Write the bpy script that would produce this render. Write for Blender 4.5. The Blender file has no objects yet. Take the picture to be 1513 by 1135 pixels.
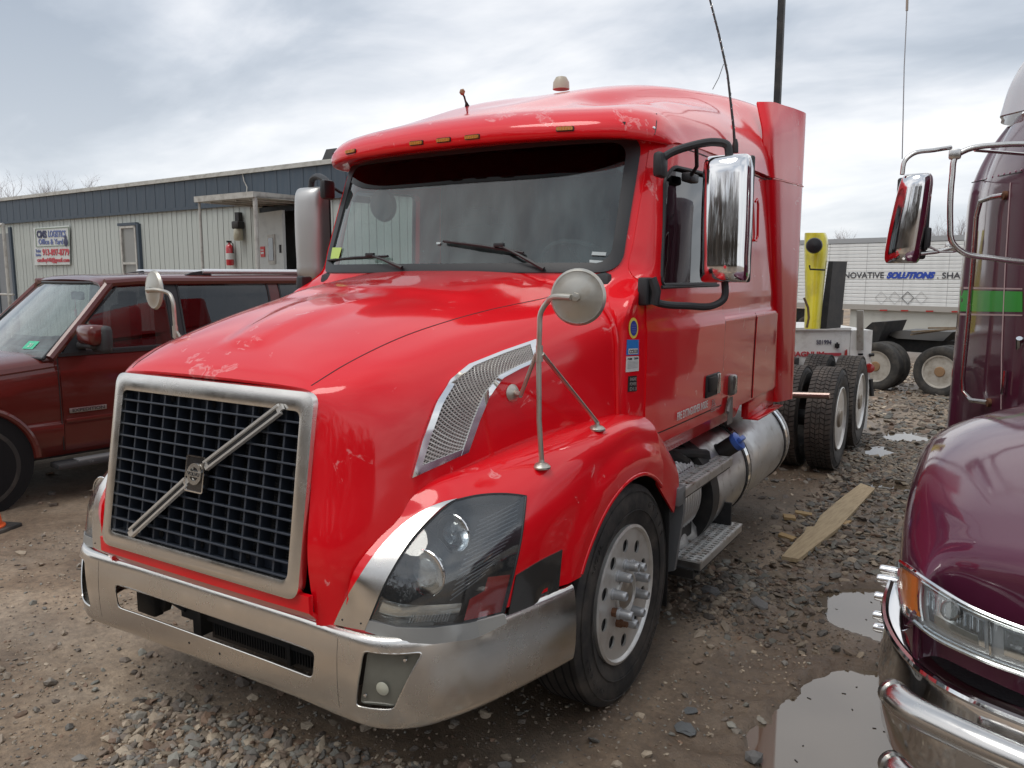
import bpy, bmesh, math, random
import numpy as np
from mathutils import Vector, Matrix
from mathutils.bvhtree import BVHTree
random.seed(7); rng=np.random.default_rng(7)
S=bpy.context.scene; COL=S.collection
# ---------------------------------------------------------------- camera
CP=(2.563,-1.942,1.952); YAW=.5524; PIT=.13706; FPX=1182.09; PW,PH=1513.,1135.
fw=np.array([-math.sin(YAW)*math.cos(PIT),math.cos(YAW)*math.cos(PIT),-math.sin(PIT)])
rt=np.array([math.cos(YAW),math.sin(YAW),0.]); up=np.cross(rt,fw); CC=np.array(CP)
cam=bpy.data.objects.new('camera',bpy.data.cameras.new('camera')); COL.objects.link(cam)
M=Matrix.Identity(4)
for i in range(3):
    M[i][0]=rt[i]; M[i][1]=up[i]; M[i][2]=-fw[i]; M[i][3]=CP[i]
cam.matrix_world=M
cam.data.sensor_width=36; cam.data.lens=36*FPX/PW; cam.data.clip_end=2000; cam.data.clip_start=.05
S.camera=cam
S.view_settings.view_transform='Standard'; S.view_settings.look='None'; S.view_settings.exposure=0.58; S.view_settings.gamma=1
# ---------------------------------------------------------------- world: overcast clouds in front of a physical sky
W=bpy.data.worlds.new("World"); S.world=W; W.use_nodes=True
nt=W.node_tree; nt.nodes.clear(); N=nt.nodes.new; Lk=nt.links.new
out=N('ShaderNodeOutputWorld'); 
sky=N('ShaderNodeTexSky'); sky.sky_type='NISHITA'; sky.sun_disc=False; sky.sun_elevation=math.radians(66); sky.sun_rotation=math.radians(200)
bg1=N('ShaderNodeBackground'); bg1.inputs[1].default_value=.09; Lk(sky.outputs[0],bg1.inputs[0])
tc=N('ShaderNodeTexCoord'); sep=N('ShaderNodeSeparateXYZ'); Lk(tc.outputs['Generated'],sep.inputs[0])
mx=N('ShaderNodeMath'); mx.operation='MAXIMUM'; mx.inputs[1].default_value=0.0; Lk(sep.outputs[2],mx.inputs[0])
ad=N('ShaderNodeMath'); ad.operation='ADD'; ad.inputs[1].default_value=.22; Lk(mx.outputs[0],ad.inputs[0])
dx=N('ShaderNodeMath'); dx.operation='DIVIDE'; Lk(sep.outputs[0],dx.inputs[0]); Lk(ad.outputs[0],dx.inputs[1])
dy=N('ShaderNodeMath'); dy.operation='DIVIDE'; Lk(sep.outputs[1],dy.inputs[0]); Lk(ad.outputs[0],dy.inputs[1])
cb=N('ShaderNodeCombineXYZ'); Lk(dx.outputs[0],cb.inputs[0]); Lk(dy.outputs[0],cb.inputs[1])
def wnoise(scale,det,rough,off):
    mp=N('ShaderNodeMapping'); mp.inputs['Location'].default_value=off; mp.inputs['Scale'].default_value=(.8,1.25,1); Lk(cb.outputs[0],mp.inputs[0])
    n=N('ShaderNodeTexNoise'); n.inputs['Scale'].default_value=scale; n.inputs['Detail'].default_value=det; n.inputs['Roughness'].default_value=rough; n.inputs['Distortion'].default_value=.35
    Lk(mp.outputs[0],n.inputs['Vector']); return n
n1=wnoise(.62,7,.50,(3.4,1.1,0)); n2=wnoise(1.9,6,.55,(7.3,2.2,0))
mm=N('ShaderNodeMath'); mm.operation='MULTIPLY_ADD'; Lk(n2.outputs[0],mm.inputs[0]); mm.inputs[1].default_value=.42; Lk(n1.outputs[0],mm.inputs[2])
cr=N('ShaderNodeValToRGB'); e=cr.color_ramp.elements
e[0].position=.54; e[0].color=(.37,.42,.49,1); e[1].position=.82; e[1].color=(.93,.93,.94,1)
k=e.new(.63); k.color=(.50,.545,.61,1); k=e.new(.70); k.color=(.66,.69,.74,1)
Lk(mm.outputs[0],cr.inputs[0])
# the cloud base brightens a little toward the horizon
hz=N('ShaderNodeMapRange'); hz.inputs[1].default_value=0; hz.inputs[2].default_value=.28; hz.inputs[3].default_value=.55; hz.inputs[4].default_value=0; Lk(mx.outputs[0],hz.inputs[0])
mc=N('ShaderNodeMixRGB'); mc.inputs[2].default_value=(.80,.82,.84,1); Lk(hz.outputs[0],mc.inputs[0]); Lk(cr.outputs[0],mc.inputs[1])
bg2=N('ShaderNodeBackground'); bg2.inputs[1].default_value=.82; Lk(mc.outputs[0],bg2.inputs[0])
ms=N('ShaderNodeMixShader'); ms.inputs[0].default_value=.92; Lk(bg1.outputs[0],ms.inputs[1]); Lk(bg2.outputs[0],ms.inputs[2]); Lk(ms.outputs[0],out.inputs[0])
sun=bpy.data.objects.new('sun',bpy.data.lights.new('sun','SUN')); COL.objects.link(sun)
sun.data.energy=1.05; sun.data.angle=math.radians(32); sun.data.color=(1,.96,.9)
sun.rotation_euler=(math.radians(24),0,math.radians(-20))
# ---------------------------------------------------------------- materials
MATS={}
def mat(name,col,rough=.5,metal=0.,coat=0.,bump=None,var=None,spec=.5,rvar=None,emit=None,coatr=.05,vc=False,stretch=None,dirt=None):
    """bump=(scale,strength,detail) var=(scale,color2,lo,hi) rvar=(scale,lo,hi)"""
    if name in MATS: return MATS[name]
    m=bpy.data.materials.new(name); m.use_nodes=True; t=m.node_tree; b=t.nodes['Principled BSDF']
    b.inputs['Base Color'].default_value=(*col,1); b.inputs['Roughness'].default_value=rough; b.inputs['Metallic'].default_value=metal
    b.inputs['Coat Weight'].default_value=coat; b.inputs['Coat Roughness'].default_value=coatr; b.inputs['Specular IOR Level'].default_value=spec
    c=t.nodes.new('ShaderNodeTexCoord'); vec=c.outputs['Object']
    if stretch:
        mp=t.nodes.new('ShaderNodeMapping'); mp.inputs['Scale'].default_value=stretch; t.links.new(vec,mp.inputs[0]); vec=mp.outputs[0]
    def noise(s,d=6,r=.6):
        n=t.nodes.new('ShaderNodeTexNoise'); n.inputs['Scale'].default_value=s; n.inputs['Detail'].default_value=d; n.inputs['Roughness'].default_value=r; t.links.new(vec,n.inputs['Vector']); return n
    colsock=None
    if vc:
        a=t.nodes.new('ShaderNodeAttribute'); a.attribute_name='tint'; colsock=a.outputs['Color']; t.links.new(colsock,b.inputs['Base Color'])
    for vv in ([var] if var else [])+([dirt] if dirt else []):
        s,c2,lo,hi=vv; n=noise(s); r=t.nodes.new('ShaderNodeMapRange'); r.inputs[1].default_value=lo; r.inputs[2].default_value=hi; t.links.new(n.outputs[0],r.inputs[0])
        x=t.nodes.new('ShaderNodeMixRGB'); x.inputs[1].default_value=(*col,1); x.inputs[2].default_value=(*c2,1); t.links.new(r.outputs[0],x.inputs[0])
        if colsock: t.links.new(colsock,x.inputs[1])
        colsock=x.outputs[0]; t.links.new(colsock,b.inputs['Base Color'])
    if rvar:
        s,lo,hi=rvar; n=noise(s); r=t.nodes.new('ShaderNodeMapRange'); r.inputs[1].default_value=.35; r.inputs[2].default_value=.65; r.inputs[3].default_value=lo; r.inputs[4].default_value=hi
        t.links.new(n.outputs[0],r.inputs[0]); t.links.new(r.outputs[0],b.inputs['Roughness'])
    if bump:
        s,st,*d=bump; n=noise(s,d[0] if d else 5); bn=t.nodes.new('ShaderNodeBump'); bn.inputs['Strength'].default_value=st; bn.inputs['Distance'].default_value=.01
        t.links.new(n.outputs[0],bn.inputs['Height']); t.links.new(bn.outputs[0],b.inputs['Normal'])
    if emit: b.inputs['Emission Color'].default_value=(*emit[:3],1); b.inputs['Emission Strength'].default_value=emit[3]
    MATS[name]=m; return m
def glass(name,tint,refl=1.0,rough=.0,haze=0.,hazecol=(.3,.33,.33),f0=.07):
    if name in MATS: return MATS[name]
    m=bpy.data.materials.new(name); m.use_nodes=True; t=m.node_tree; t.nodes.clear()
    o=t.nodes.new('ShaderNodeOutputMaterial'); tr=t.nodes.new('ShaderNodeBsdfTransparent'); tr.inputs[0].default_value=(*tint,1)
    gl=t.nodes.new('ShaderNodeBsdfGlossy'); gl.inputs['Roughness'].default_value=rough; gl.inputs[0].default_value=(refl,refl,refl,1)
    lw=t.nodes.new('ShaderNodeLayerWeight'); lw.inputs[0].default_value=.5; pw=t.nodes.new('ShaderNodeMath'); pw.operation='POWER'; pw.inputs[1].default_value=4.2; t.links.new(lw.outputs['Facing'],pw.inputs[0])
    f=t.nodes.new('ShaderNodeMapRange'); f.inputs[3].default_value=f0; f.inputs[4].default_value=1.0; t.links.new(pw.outputs[0],f.inputs[0])
    x=t.nodes.new('ShaderNodeMixShader'); last=tr.outputs[0]
    if haze:
        df=t.nodes.new('ShaderNodeBsdfDiffuse'); df.inputs[0].default_value=(*hazecol,1); y=t.nodes.new('ShaderNodeMixShader'); y.inputs[0].default_value=haze
        if haze>=.08:
            c=t.nodes.new('ShaderNodeTexCoord'); mp=t.nodes.new('ShaderNodeMapping'); mp.inputs['Scale'].default_value=(5,5,.8); n=t.nodes.new('ShaderNodeTexNoise'); n.inputs['Scale'].default_value=1.6; n.inputs['Detail'].default_value=6
            q=t.nodes.new('ShaderNodeMapRange'); q.inputs[1].default_value=.35; q.inputs[2].default_value=.72; q.inputs[3].default_value=haze*.45; q.inputs[4].default_value=haze*2.3
            t.links.new(c.outputs['Object'],mp.inputs[0]); t.links.new(mp.outputs[0],n.inputs['Vector']); t.links.new(n.outputs[0],q.inputs[0]); t.links.new(q.outputs[0],y.inputs[0])
        t.links.new(last,y.inputs[1]); t.links.new(df.outputs[0],y.inputs[2]); last=y.outputs[0]
    t.links.new(f.outputs[0],x.inputs[0]); t.links.new(last,x.inputs[1]); t.links.new(gl.outputs[0],x.inputs[2]); t.links.new(x.outputs[0],o.inputs[0])
    MATS[name]=m; return m
def paint(name,col,faded,spots,coatr=.03,fade=.0):
    """car paint with clear coat; spots = peeled clear-coat places (x,y,z,radius) in object space"""
    m=mat(name,col,rough=.42,coat=1.0,coatr=coatr,spec=.15); t=m.node_tree; b=t.nodes['Principled BSDF']
    c=t.nodes.new('ShaderNodeTexCoord'); mask=None
    for (x,y,z,r) in spots:
        d=t.nodes.new('ShaderNodeVectorMath'); d.operation='DISTANCE'; d.inputs[1].default_value=(x,y,z); t.links.new(c.outputs['Object'],d.inputs[0])
        q=t.nodes.new('ShaderNodeMapRange'); q.inputs[1].default_value=r; q.inputs[2].default_value=r*.25; t.links.new(d.outputs['Value'],q.inputs[0])
        if mask is None: mask=q.outputs[0]
        else:
            a=t.nodes.new('ShaderNodeMath'); a.operation='MAXIMUM'; t.links.new(mask,a.inputs[0]); t.links.new(q.outputs[0],a.inputs[1]); mask=a.outputs[0]
    n=t.nodes.new('ShaderNodeTexNoise'); n.inputs['Scale'].default_value=9; n.inputs['Detail'].default_value=7; n.inputs['Roughness'].default_value=.62; n.inputs['Distortion'].default_value=.7; t.links.new(c.outputs['Object'],n.inputs['Vector'])
    if mask is not None:
        a=t.nodes.new('ShaderNodeMath'); a.operation='MULTIPLY_ADD'; a.inputs[1].default_value=.165; t.links.new(mask,a.inputs[0]); t.links.new(n.outputs[0],a.inputs[2])
        # only the rim of a peeled patch shows pale
        q=t.nodes.new('ShaderNodeValToRGB'); el=q.color_ramp.elements; el[0].position=.655; el[0].color=(0,0,0,1); el[1].position=.70; el[1].color=(.9,.9,.9,1); k=el.new(.73); k.color=(.18,.18,.18,1)
        t.links.new(a.outputs[0],q.inputs[0])
        x=t.nodes.new('ShaderNodeMixRGB'); x.inputs[1].default_value=(*col,1); x.inputs[2].default_value=(*faded,1); t.links.new(q.outputs[0],x.inputs[0]); t.links.new(x.outputs[0],b.inputs['Base Color'])
    n2=t.nodes.new('ShaderNodeTexNoise'); n2.inputs['Scale'].default_value=2.2; n2.inputs['Detail'].default_value=8; t.links.new(c.outputs['Object'],n2.inputs['Vector'])
    r=t.nodes.new('ShaderNodeMapRange'); r.inputs[1].default_value=.3; r.inputs[2].default_value=.75; r.inputs[3].default_value=coatr; r.inputs[4].default_value=coatr+.1; t.links.new(n2.outputs[0],r.inputs[0]); t.links.new(r.outputs[0],b.inputs['Coat Roughness'])
    bn=t.nodes.new('ShaderNodeBump'); bn.inputs['Strength'].default_value=.035; bn.inputs['Distance'].default_value=.02
    n3=t.nodes.new('ShaderNodeTexNoise'); n3.inputs['Scale'].default_value=5; n3.inputs['Detail'].default_value=2; t.links.new(c.outputs['Object'],n3.inputs['Vector']); t.links.new(n3.outputs[0],bn.inputs['Height']); t.links.new(bn.outputs[0],b.inputs['Coat Normal'])
    return m
RED=paint('red paint',(.72,.0022,.009),(.78,.24,.24),[(-.05,.05,1.6,.22),(-.1,.8,1.82,.28),(-.25,1.1,1.88,.2),(.3,1.7,2.8,.2),(.95,1.8,2.7,.2),(.6,1.62,2.72,.14),(-.6,1.8,2.78,.25),(1.0,2.0,2.78,.12)])
MAROON=paint('maroon paint',(.105,.014,.010),(.3,.2,.2),[],coatr=.05)
PURPLE=paint('purple paint',(.085,.013,.036),(.3,.2,.25),[],coatr=.03)
GREEN=mat('green stripe paint',(.02,.36,.03),.4,coat=.4)
CHROME=mat('chrome',(.80,.80,.80),.07,1,rvar=(6,.04,.14))
STEEL=mat('stainless steel',(.78,.76,.72),.22,1,rvar=(5,.16,.30),dirt=(2.5,(.60,.57,.53),.40,.95))
ALU=mat('dull aluminium',(.62,.62,.62),.38,1,rvar=(7,.3,.48),dirt=(12,(.30,.27,.24),.55,.8))
TREAD=mat('tread plate',(.72,.72,.70),.5,.6,dirt=(14,(.30,.2,.14),.5,.72))
PEWTER=mat('weathered metal',(.50,.48,.43),.50,.9,dirt=(16,(.42,.35,.27),.55,.8),rvar=(10,.28,.5))
RUST=mat('rusty iron',(.16,.075,.04),.8,.3,bump=(40,.3))
BLACKP=mat('black plastic',(.018,.019,.021),.5,bump=(120,.08))
BLACKM=mat('black metal',(.012,.012,.013),.55,.0,var=(6,(.05,.042,.035),.45,.8))
GRILLE=mat('grille plastic',(.018,.024,.036),.5,var=(5,(.04,.044,.05),.5,.9))
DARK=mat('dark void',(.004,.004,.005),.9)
RUBBER=mat('rubber',(.022,.021,.021),.72,var=(7,(.11,.093,.078),.42,.85),bump=(60,.15))
TREADR=mat('tread rubber',(.040,.036,.034),.85,var=(5,(.12,.10,.085),.35,.75),bump=(50,.25))
RIM=mat('rim aluminium',(.72,.71,.68),.42,.7,dirt=(6,(.48,.43,.38),.5,.8),rvar=(8,.3,.5))
NUT=mat('nut cover',(.42,.43,.44),.42,.6,dirt=(20,(.3,.28,.26),.5,.8))
AMBER=mat('amber plastic',(.75,.20,.01),.25,coat=1)
AMBERD=mat('dull amber marker',(.45,.22,.03),.4,coat=.5)
REDL=mat('red reflector',(.35,.012,.012),.2,coat=1)
WHITE=mat('white paint',(.80,.80,.78),.4,coat=.3,dirt=(5,(.45,.42,.38),.5,.8))
BLUEC=mat('blue plastic',(.06,.14,.50),.4)
YELLOW=mat('yellow paint',(.75,.66,.03),.4,coat=.5,dirt=(6,(.45,.38,.05),.5,.8))
LENS=glass('clear lens',(.93,.95,.95),1.0,.01,haze=.02,hazecol=(.5,.5,.5),f0=.06)
WINDG=glass('windscreen glass',(.60,.74,.72),1.0,.0,haze=.08,hazecol=(.30,.40,.40),f0=.075)
WINDT=glass('windscreen shade band',(.05,.045,.045),.6,.0,f0=.02)
SIDEG=glass('side window glass',(.62,.66,.64),1.0,.0)
TINTG=glass('tinted window glass',(.12,.12,.13),1.0,.0)
REFL=mat('lamp reflector',(.86,.88,.9),.12,1)
# ---------------------------------------------------------------- object helpers
def tag(o,label=None,cat=None,group=None,kind=None):
    if label: o['label']=label
    if cat: o['category']=cat
    if group: o['group']=group
    if kind: o['kind']=kind
    return o
def empty(name,loc=(0,0,0),rz=0,**k):
    o=bpy.data.objects.new(name,None); COL.objects.link(o); o.location=loc; o.rotation_euler=(0,0,rz); o.empty_display_size=.2
    return tag(o,**k)
def fin(me,angle=35):
    if angle is None: return
    me.polygons.foreach_set('use_smooth',[True]*len(me.polygons)); me.set_sharp_from_angle(angle=math.radians(angle))
def mkobj(name,V,F,m,parent=None,angle=35):
    me=bpy.data.meshes.new(name); me.from_pydata([tuple(map(float,v)) for v in V],[],F)
    for x in (m if isinstance(m,(list,tuple)) else [m]): me.materials.append(x)
    me.update(); fin(me,angle)
    o=bpy.data.objects.new(name,me); COL.objects.link(o); o.parent=parent; return o
def clone(o,parent=None,loc=None,rot=None):
    c=o.copy(); COL.objects.link(c); c.parent=parent
    if loc is not None: c.location=loc
    if rot is not None: c.rotation_euler=rot
    return c
def ctree(o,parent=None,loc=None,rot=None,scale=None):
    c=clone(o,parent,loc,rot)
    if scale is not None: c.scale=scale
    for ch in KIDS(o): ctree(ch,c)
    return c
def KIDS(o): return [x for x in COL.objects if x.parent==o]
class MB:
    def __init__(s): s.V=[]; s.F=[]
    def add(s,V,F):
        b=len(s.V); s.V+= [tuple(v) for v in V]; s.F+=[tuple(b+i for i in f) for f in F]; return s
    def box(s,c,d,R=None,bev=0):
        hx,hy,hz=d[0]/2,d[1]/2,d[2]/2
        if bev:
            bm=bmesh.new(); bmesh.ops.create_cube(bm,size=1); bmesh.ops.scale(bm,vec=d,verts=bm.verts); bmesh.ops.bevel(bm,geom=bm.edges[:],offset=bev,segments=2,affect='EDGES',profile=.5)
            V=[v.co.copy() for v in bm.verts]; bm.verts.index_update(); F=[[v.index for v in f.verts] for f in bm.faces]; bm.free()
        else:
            V=[Vector((x,y,z)) for x in(-hx,hx) for y in(-hy,hy) for z in(-hz,hz)]; F=[(0,1,3,2),(4,6,7,5),(0,4,5,1),(2,3,7,6),(0,2,6,4),(1,5,7,3)]
        if R is not None: V=[R@v for v in V]
        return s.add([Vector(c)+v for v in V],F)
    def tube(s,pts,r,n=8,cap=True,r2=None):
        P=[Vector(p) for p in pts]; rs=r if isinstance(r,(list,tuple)) else [r]*len(P)
        V=[];prev=None
        for i,p in enumerate(P):
            d=(P[min(i+1,len(P)-1)]-P[max(i-1,0)]).normalized()
            if prev is None: a=d.orthogonal().normalized()
            else: a=(prev-d*prev.dot(d)).normalized()
            prev=a; b=d.cross(a)
            for k in range(n):
                t=2*math.pi*k/n; V.append(p+a*math.cos(t)*rs[i]+b*math.sin(t)*rs[i])
        F=[]
        for i in range(len(P)-1):
            for k in range(n): F.append((i*n+k,i*n+(k+1)%n,(i+1)*n+(k+1)%n,(i+1)*n+k))
        if cap: F.append(tuple(range(n-1,-1,-1))); F.append(tuple((len(P)-1)*n+k for k in range(n)))
        return s.add(V,F)
    def lathe(s,prof,axis,origin,n=48,close=False):
        """prof [(r,h)] around axis (unit vector) from origin"""
        ax=Vector(axis).normalized(); a=ax.orthogonal().normalized(); b=ax.cross(a); O=Vector(origin); V=[]
        for (r,h) in prof:
            for k in range(n):
                t=2*math.pi*k/n; V.append(O+ax*h+(a*math.cos(t)+b*math.sin(t))*r)
        F=[];m=len(prof)
        for i in range(m-1 if not close else m):
            j=(i+1)%m
            for k in range(n): F.append((i*n+k,i*n+(k+1)%n,j*n+(k+1)%n,j*n+k))
        if not close:
            if prof[0][0]>1e-4: F.append(tuple(range(n-1,-1,-1)))
            if prof[-1][0]>1e-4: F.append(tuple((m-1)*n+k for k in range(n)))
        return s.add(V,F)
    def prism(s,poly,d):
        P=[Vector(p) for p in poly]; d=Vector(d); n=len(P)
        F=[tuple(range(n-1,-1,-1)),tuple(range(n,2*n))]+[(i,(i+1)%n,n+(i+1)%n,n+i) for i in range(n)]
        return s.add(P+[p+d for p in P],F)
    def grid(s,G):
        G=np.asarray(G); R,Cc=G.shape[:2]; V=G.reshape(-1,3)
        return s.add(V,[(i*Cc+j,i*Cc+j+1,(i+1)*Cc+j+1,(i+1)*Cc+j) for i in range(R-1) for j in range(Cc-1)])
    def build(s,name,m,parent=None,angle=35,recalc=True):
        o=mkobj(name,s.V,s.F,m,parent,None)
        if recalc:
            bm=bmesh.new(); bm.from_mesh(o.data); bmesh.ops.recalc_face_normals(bm,faces=bm.faces[:]); bm.to_mesh(o.data); bm.free()
        fin(o.data,angle); return o
def roundrect(w,h,r,n=5,c=(0,0)):
    P=[]
    for (sx,sy,a0) in ((1,1,0),(-1,1,90),(-1,-1,180),(1,-1,270)):
        for k in range(n+1):
            t=math.radians(a0+90*k/n); P.append((c[0]+sx*(w/2-r)+r*math.cos(t),c[1]+sy*(h/2-r)+r*math.sin(t)))
    return P
def smoothpoly(P,r,n=4):
    """round the corners of a closed polygon"""
    P=[np.array(p,float) for p in P]; O=[]
    for i in range(len(P)):
        a,b,c=P[i-1],P[i],P[(i+1)%len(P)]
        u=(a-b); v=(c-b); lu,lv=np.linalg.norm(u),np.linalg.norm(v); q=min(r,lu*.45,lv*.45); p0=b+u/lu*q; p2=b+v/lv*q
        for k in range(n+1):
            t=k/n; O.append((1-t)**2*p0+2*t*(1-t)*b+t*t*p2)
    return O
# spline surface
def _herm(P,per):
    P=np.asarray(P,float); n=len(P); d=np.linalg.norm((P[1:]-P[:-1]).reshape(n-1,-1,3),axis=2).mean(1)**.75+1e-5
    t=np.concatenate([[0],np.cumsum(d)]); T=np.zeros_like(P)
    s=(P[1:]-P[:-1])/d.reshape(-1,*([1]*(P.ndim-1)))
    T[0]=s[0];T[-1]=s[-1]
    for i in range(1,n-1): T[i]=(s[i-1]*d[i]+s[i]*d[i-1])/(d[i-1]+d[i])
    O=[]
    for i in range(n-1):
        for k in range(per):
            u=k/per; h=d[i]; O.append((2*u**3-3*u*u+1)*P[i]+(u**3-2*u*u+u)*h*T[i]+(-2*u**3+3*u*u)*P[i+1]+(u**3-u*u)*h*T[i+1])
    O.append(P[-1]); return np.array(O)
def surf(ctrl,mu=6,mv=6):
    A=_herm(np.array(ctrl,float),mu); return np.transpose(_herm(np.transpose(A,(1,0,2)),mv),(1,0,2))
def curve(P,per=8): return _herm(np.array(P,float),per)
def mirrorcols(ctrl):
    return [[(-x,y,z) for (x,y,z) in row[:0:-1]]+list(row) for row in ctrl]
def normals(G):
    du=np.gradient(G,axis=0); dv=np.gradient(G,axis=1); n=np.cross(du,dv); return n/(np.linalg.norm(n,axis=2,keepdims=True)+1e-9)
def outward(G,ctr):
    n=normals(G)
    if ((G-np.array(ctr))*n).sum(2).mean()<0: n=-n
    return n
def shellmesh(G,n,t):
    R,Cc=G.shape[:2]; V=np.concatenate([G.reshape(-1,3),(G-n*t).reshape(-1,3)]); o=R*Cc; F=[]
    for i in range(R-1):
        for j in range(Cc-1):
            a,b,c,d=i*Cc+j,i*Cc+j+1,(i+1)*Cc+j+1,(i+1)*Cc+j; F+= [(a,b,c,d),(o+d,o+c,o+b,o+a)]
    for i in range(R-1):
        for j in (0,Cc-1): a,b=i*Cc+j,(i+1)*Cc+j; F.append((a,b,o+b,o+a) if j==0 else (b,a,o+a,o+b))
    for j in range(Cc-1):
        for i in (0,R-1): a,b=i*Cc+j,i*Cc+j+1; F.append((b,a,o+a,o+b) if i==0 else (a,b,o+b,o+a))
    return V,F
def shell(name,G,t,m,parent=None,ctr=(0,2,0),angle=35,n=None):
    if n is None: n=outward(G,ctr)
    V,F=shellmesh(G,n,t); mb=MB(); mb.add(V,F); return mb.build(name,m,parent,angle)
def bvh(G):
    R,Cc=G.shape[:2]; return BVHTree.FromPolygons([tuple(v) for v in G.reshape(-1,3)],[(i*Cc+j,i*Cc+j+1,(i+1)*Cc+j+1,(i+1)*Cc+j) for i in range(R-1) for j in range(Cc-1)])
def ray(px,py): return fw+rt*(px-PW/2)/FPX-up*(py-PH/2)/FPX
def onplane(px,py,ax,val):
    d=ray(px,py); return CC+d*((val-CC[ax])/d[ax])
def hit(B,px,py):
    d=Vector(ray(px,py)).normalized(); r=B.ray_cast(Vector(CP),d)
    if r[0] is None:
        return None,None
    n=r[1]; 
    if n.dot(d)>0: n=-n
    return np.array(r[0]),np.array(n)
def hitgrid(B,PX):
    """grid of photo positions -> grid of points on a surface (misses filled from neighbours)"""
    R,Cc=PX.shape[:2]; G=np.full((R,Cc,3),np.nan); Nn=np.zeros((R,Cc,3))
    for i in range(R):
        for j in range(Cc):
            p,n=hit(B,*PX[i,j])
            if p is not None: G[i,j]=p; Nn[i,j]=n
    bad=np.isnan(G[...,0])
    if bad.any():
        good=np.argwhere(~bad)
        for i,j in np.argwhere(bad):
            k=good[((good-[i,j])**2).sum(1).argmin()]; q=G[tuple(k)]; d=ray(*PX[i,j]); t=((q-CC)@fw); G[i,j]=CC+d*t; Nn[i,j]=Nn[tuple(k)]
    return G,Nn
def ruled(A,B,n,m):
    """two polylines -> grid n (along) x m (across)"""
    def rs(P,n):
        P=np.array(P,float); d=np.concatenate([[0],np.cumsum(np.linalg.norm(P[1:]-P[:-1],axis=1))]); s=np.linspace(0,d[-1],n)
        return np.stack([np.interp(s,d,P[:,k]) for k in range(P.shape[1])],1)
    a=rs(A,n);b=rs(B,n); t=np.linspace(0,1,m)[None,:,None]; return a[:,None,:]*(1-t)+b[:,None,:]*t
def coons(L,R,Bt,Tp,n,m):
    """left,right bottom->top; bottom, top left->right; result rows bottom->top"""
    def rs(P,n):
        P=curve([(*p,0) for p in P],6)[:,:2]; d=np.concatenate([[0],np.cumsum(np.linalg.norm(P[1:]-P[:-1],axis=1))]); s=np.linspace(0,d[-1],n)
        return np.stack([np.interp(s,d,P[:,k]) for k in range(2)],1)
    l,r=rs(L,n),rs(R,n); b,t=rs(Bt,m),rs(Tp,m); u=np.linspace(0,1,n)[:,None,None]; v=np.linspace(0,1,m)[None,:,None]
    return (1-v)*l[:,None]+v*r[:,None]+(1-u)*b[None]+u*t[None]-((1-u)*(1-v)*b[0]+(1-u)*v*b[-1]+u*(1-v)*t[0]+u*v*t[-1])
def mir(G,s): 
    G=np.array(G,float)
    if s<0: G=G*np.array([-1,1,1.])
    return G
def cut(o,cutters,angle=35):
    for c in cutters:
        md=o.modifiers.new('b','BOOLEAN'); md.operation='DIFFERENCE'; md.object=c; md.solver='EXACT'
    bpy.context.view_layer.update(); dg=bpy.context.evaluated_depsgraph_get()
    me=bpy.data.meshes.new_from_object(o.evaluated_get(dg)); o.modifiers.clear(); old=o.data; o.data=me; me.name=o.name
    fin(me,angle); return o
def kill(*os):
    for o in os: bpy.data.objects.remove(o,do_unlink=True)
def text(name,body,size,M4,m,parent=None,ext=.001,font_shear=0,bold=0,width=None,align='LEFT'):
    cu=bpy.data.curves.new(name,'FONT'); cu.body=body; cu.size=size; cu.extrude=ext; cu.shear=font_shear; cu.offset=bold; cu.resolution_u=3; cu.align_x=align
    o=bpy.data.objects.new(name,cu); COL.objects.link(o); bpy.context.view_layer.update()
    me=bpy.data.meshes.new_from_object(o.evaluated_get(bpy.context.evaluated_depsgraph_get())); kill(o)
    if width:
        w=max(v.co.x for v in me.vertices)-min(v.co.x for v in me.vertices)
        for v in me.vertices: v.co.x*=width/w
    me.materials.clear(); me.materials.append(m); me.transform(M4)
    o=bpy.data.objects.new(name,me); COL.objects.link(o); o.parent=parent; return o
def frame(origin,xdir,ydir):
    x=Vector(xdir).normalized(); y=Vector(ydir); z=x.cross(y).normalized(); y=z.cross(x); M4=Matrix.Identity(4)
    for i in range(3): M4[i][0]=x[i];M4[i][1]=y[i];M4[i][2]=z[i];M4[i][3]=origin[i]
    return M4
# ---------------------------------------------------------------- ground
def vnoise(x,y,seed):
    r=np.random.default_rng(seed); T=r.random((256,256)); xi=np.floor(x).astype(int); yi=np.floor(y).astype(int); fx=x-xi; fy=y-yi; fx=fx*fx*(3-2*fx); fy=fy*fy*(3-2*fy)
    g=lambda a,b:T[a&255,b&255]
    return (g(xi,yi)*(1-fx)+g(xi+1,yi)*fx)*(1-fy)+(g(xi,yi+1)*(1-fx)+g(xi+1,yi+1)*fx)*fy
def fbm(x,y,f,o,seed,gain=.5):
    s=0;a=1;t=0
    for i in range(o): s=s+a*vnoise(x*f+i*17.3,y*f+i*9.1,seed+i); t+=a; a*=gain; f*=2.03
    return s/t
PUD=[(2.46,2.25,.26,.6),(2.42,1.35,.66,.95),(2.5,.4,.7,.8),(2.16,3.02,.42,.52),(2.6,3.1,.6,.5)]
FARP=[(1.45,7.72,.17,.30),(1.78,6.0,.26,.16),(1.6,9.1,.35,.4),(2.6,9.0,.4,.3)]
def pmask(x,y,L):
    p=np.full(np.shape(x),-9.)
    n=(fbm(x,y,3.2,4,50)-.5)*.9
    for (cx,cy,rx,ry) in L: p=np.maximum(p,1-np.sqrt(((x-cx)/rx)**2+((y-cy)/ry)**2)+n*.55)
    return p
def sst(x,a,b):
    t=np.clip((x-a)/(b-a),0,1); return t*t*(3-2*t)
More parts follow.
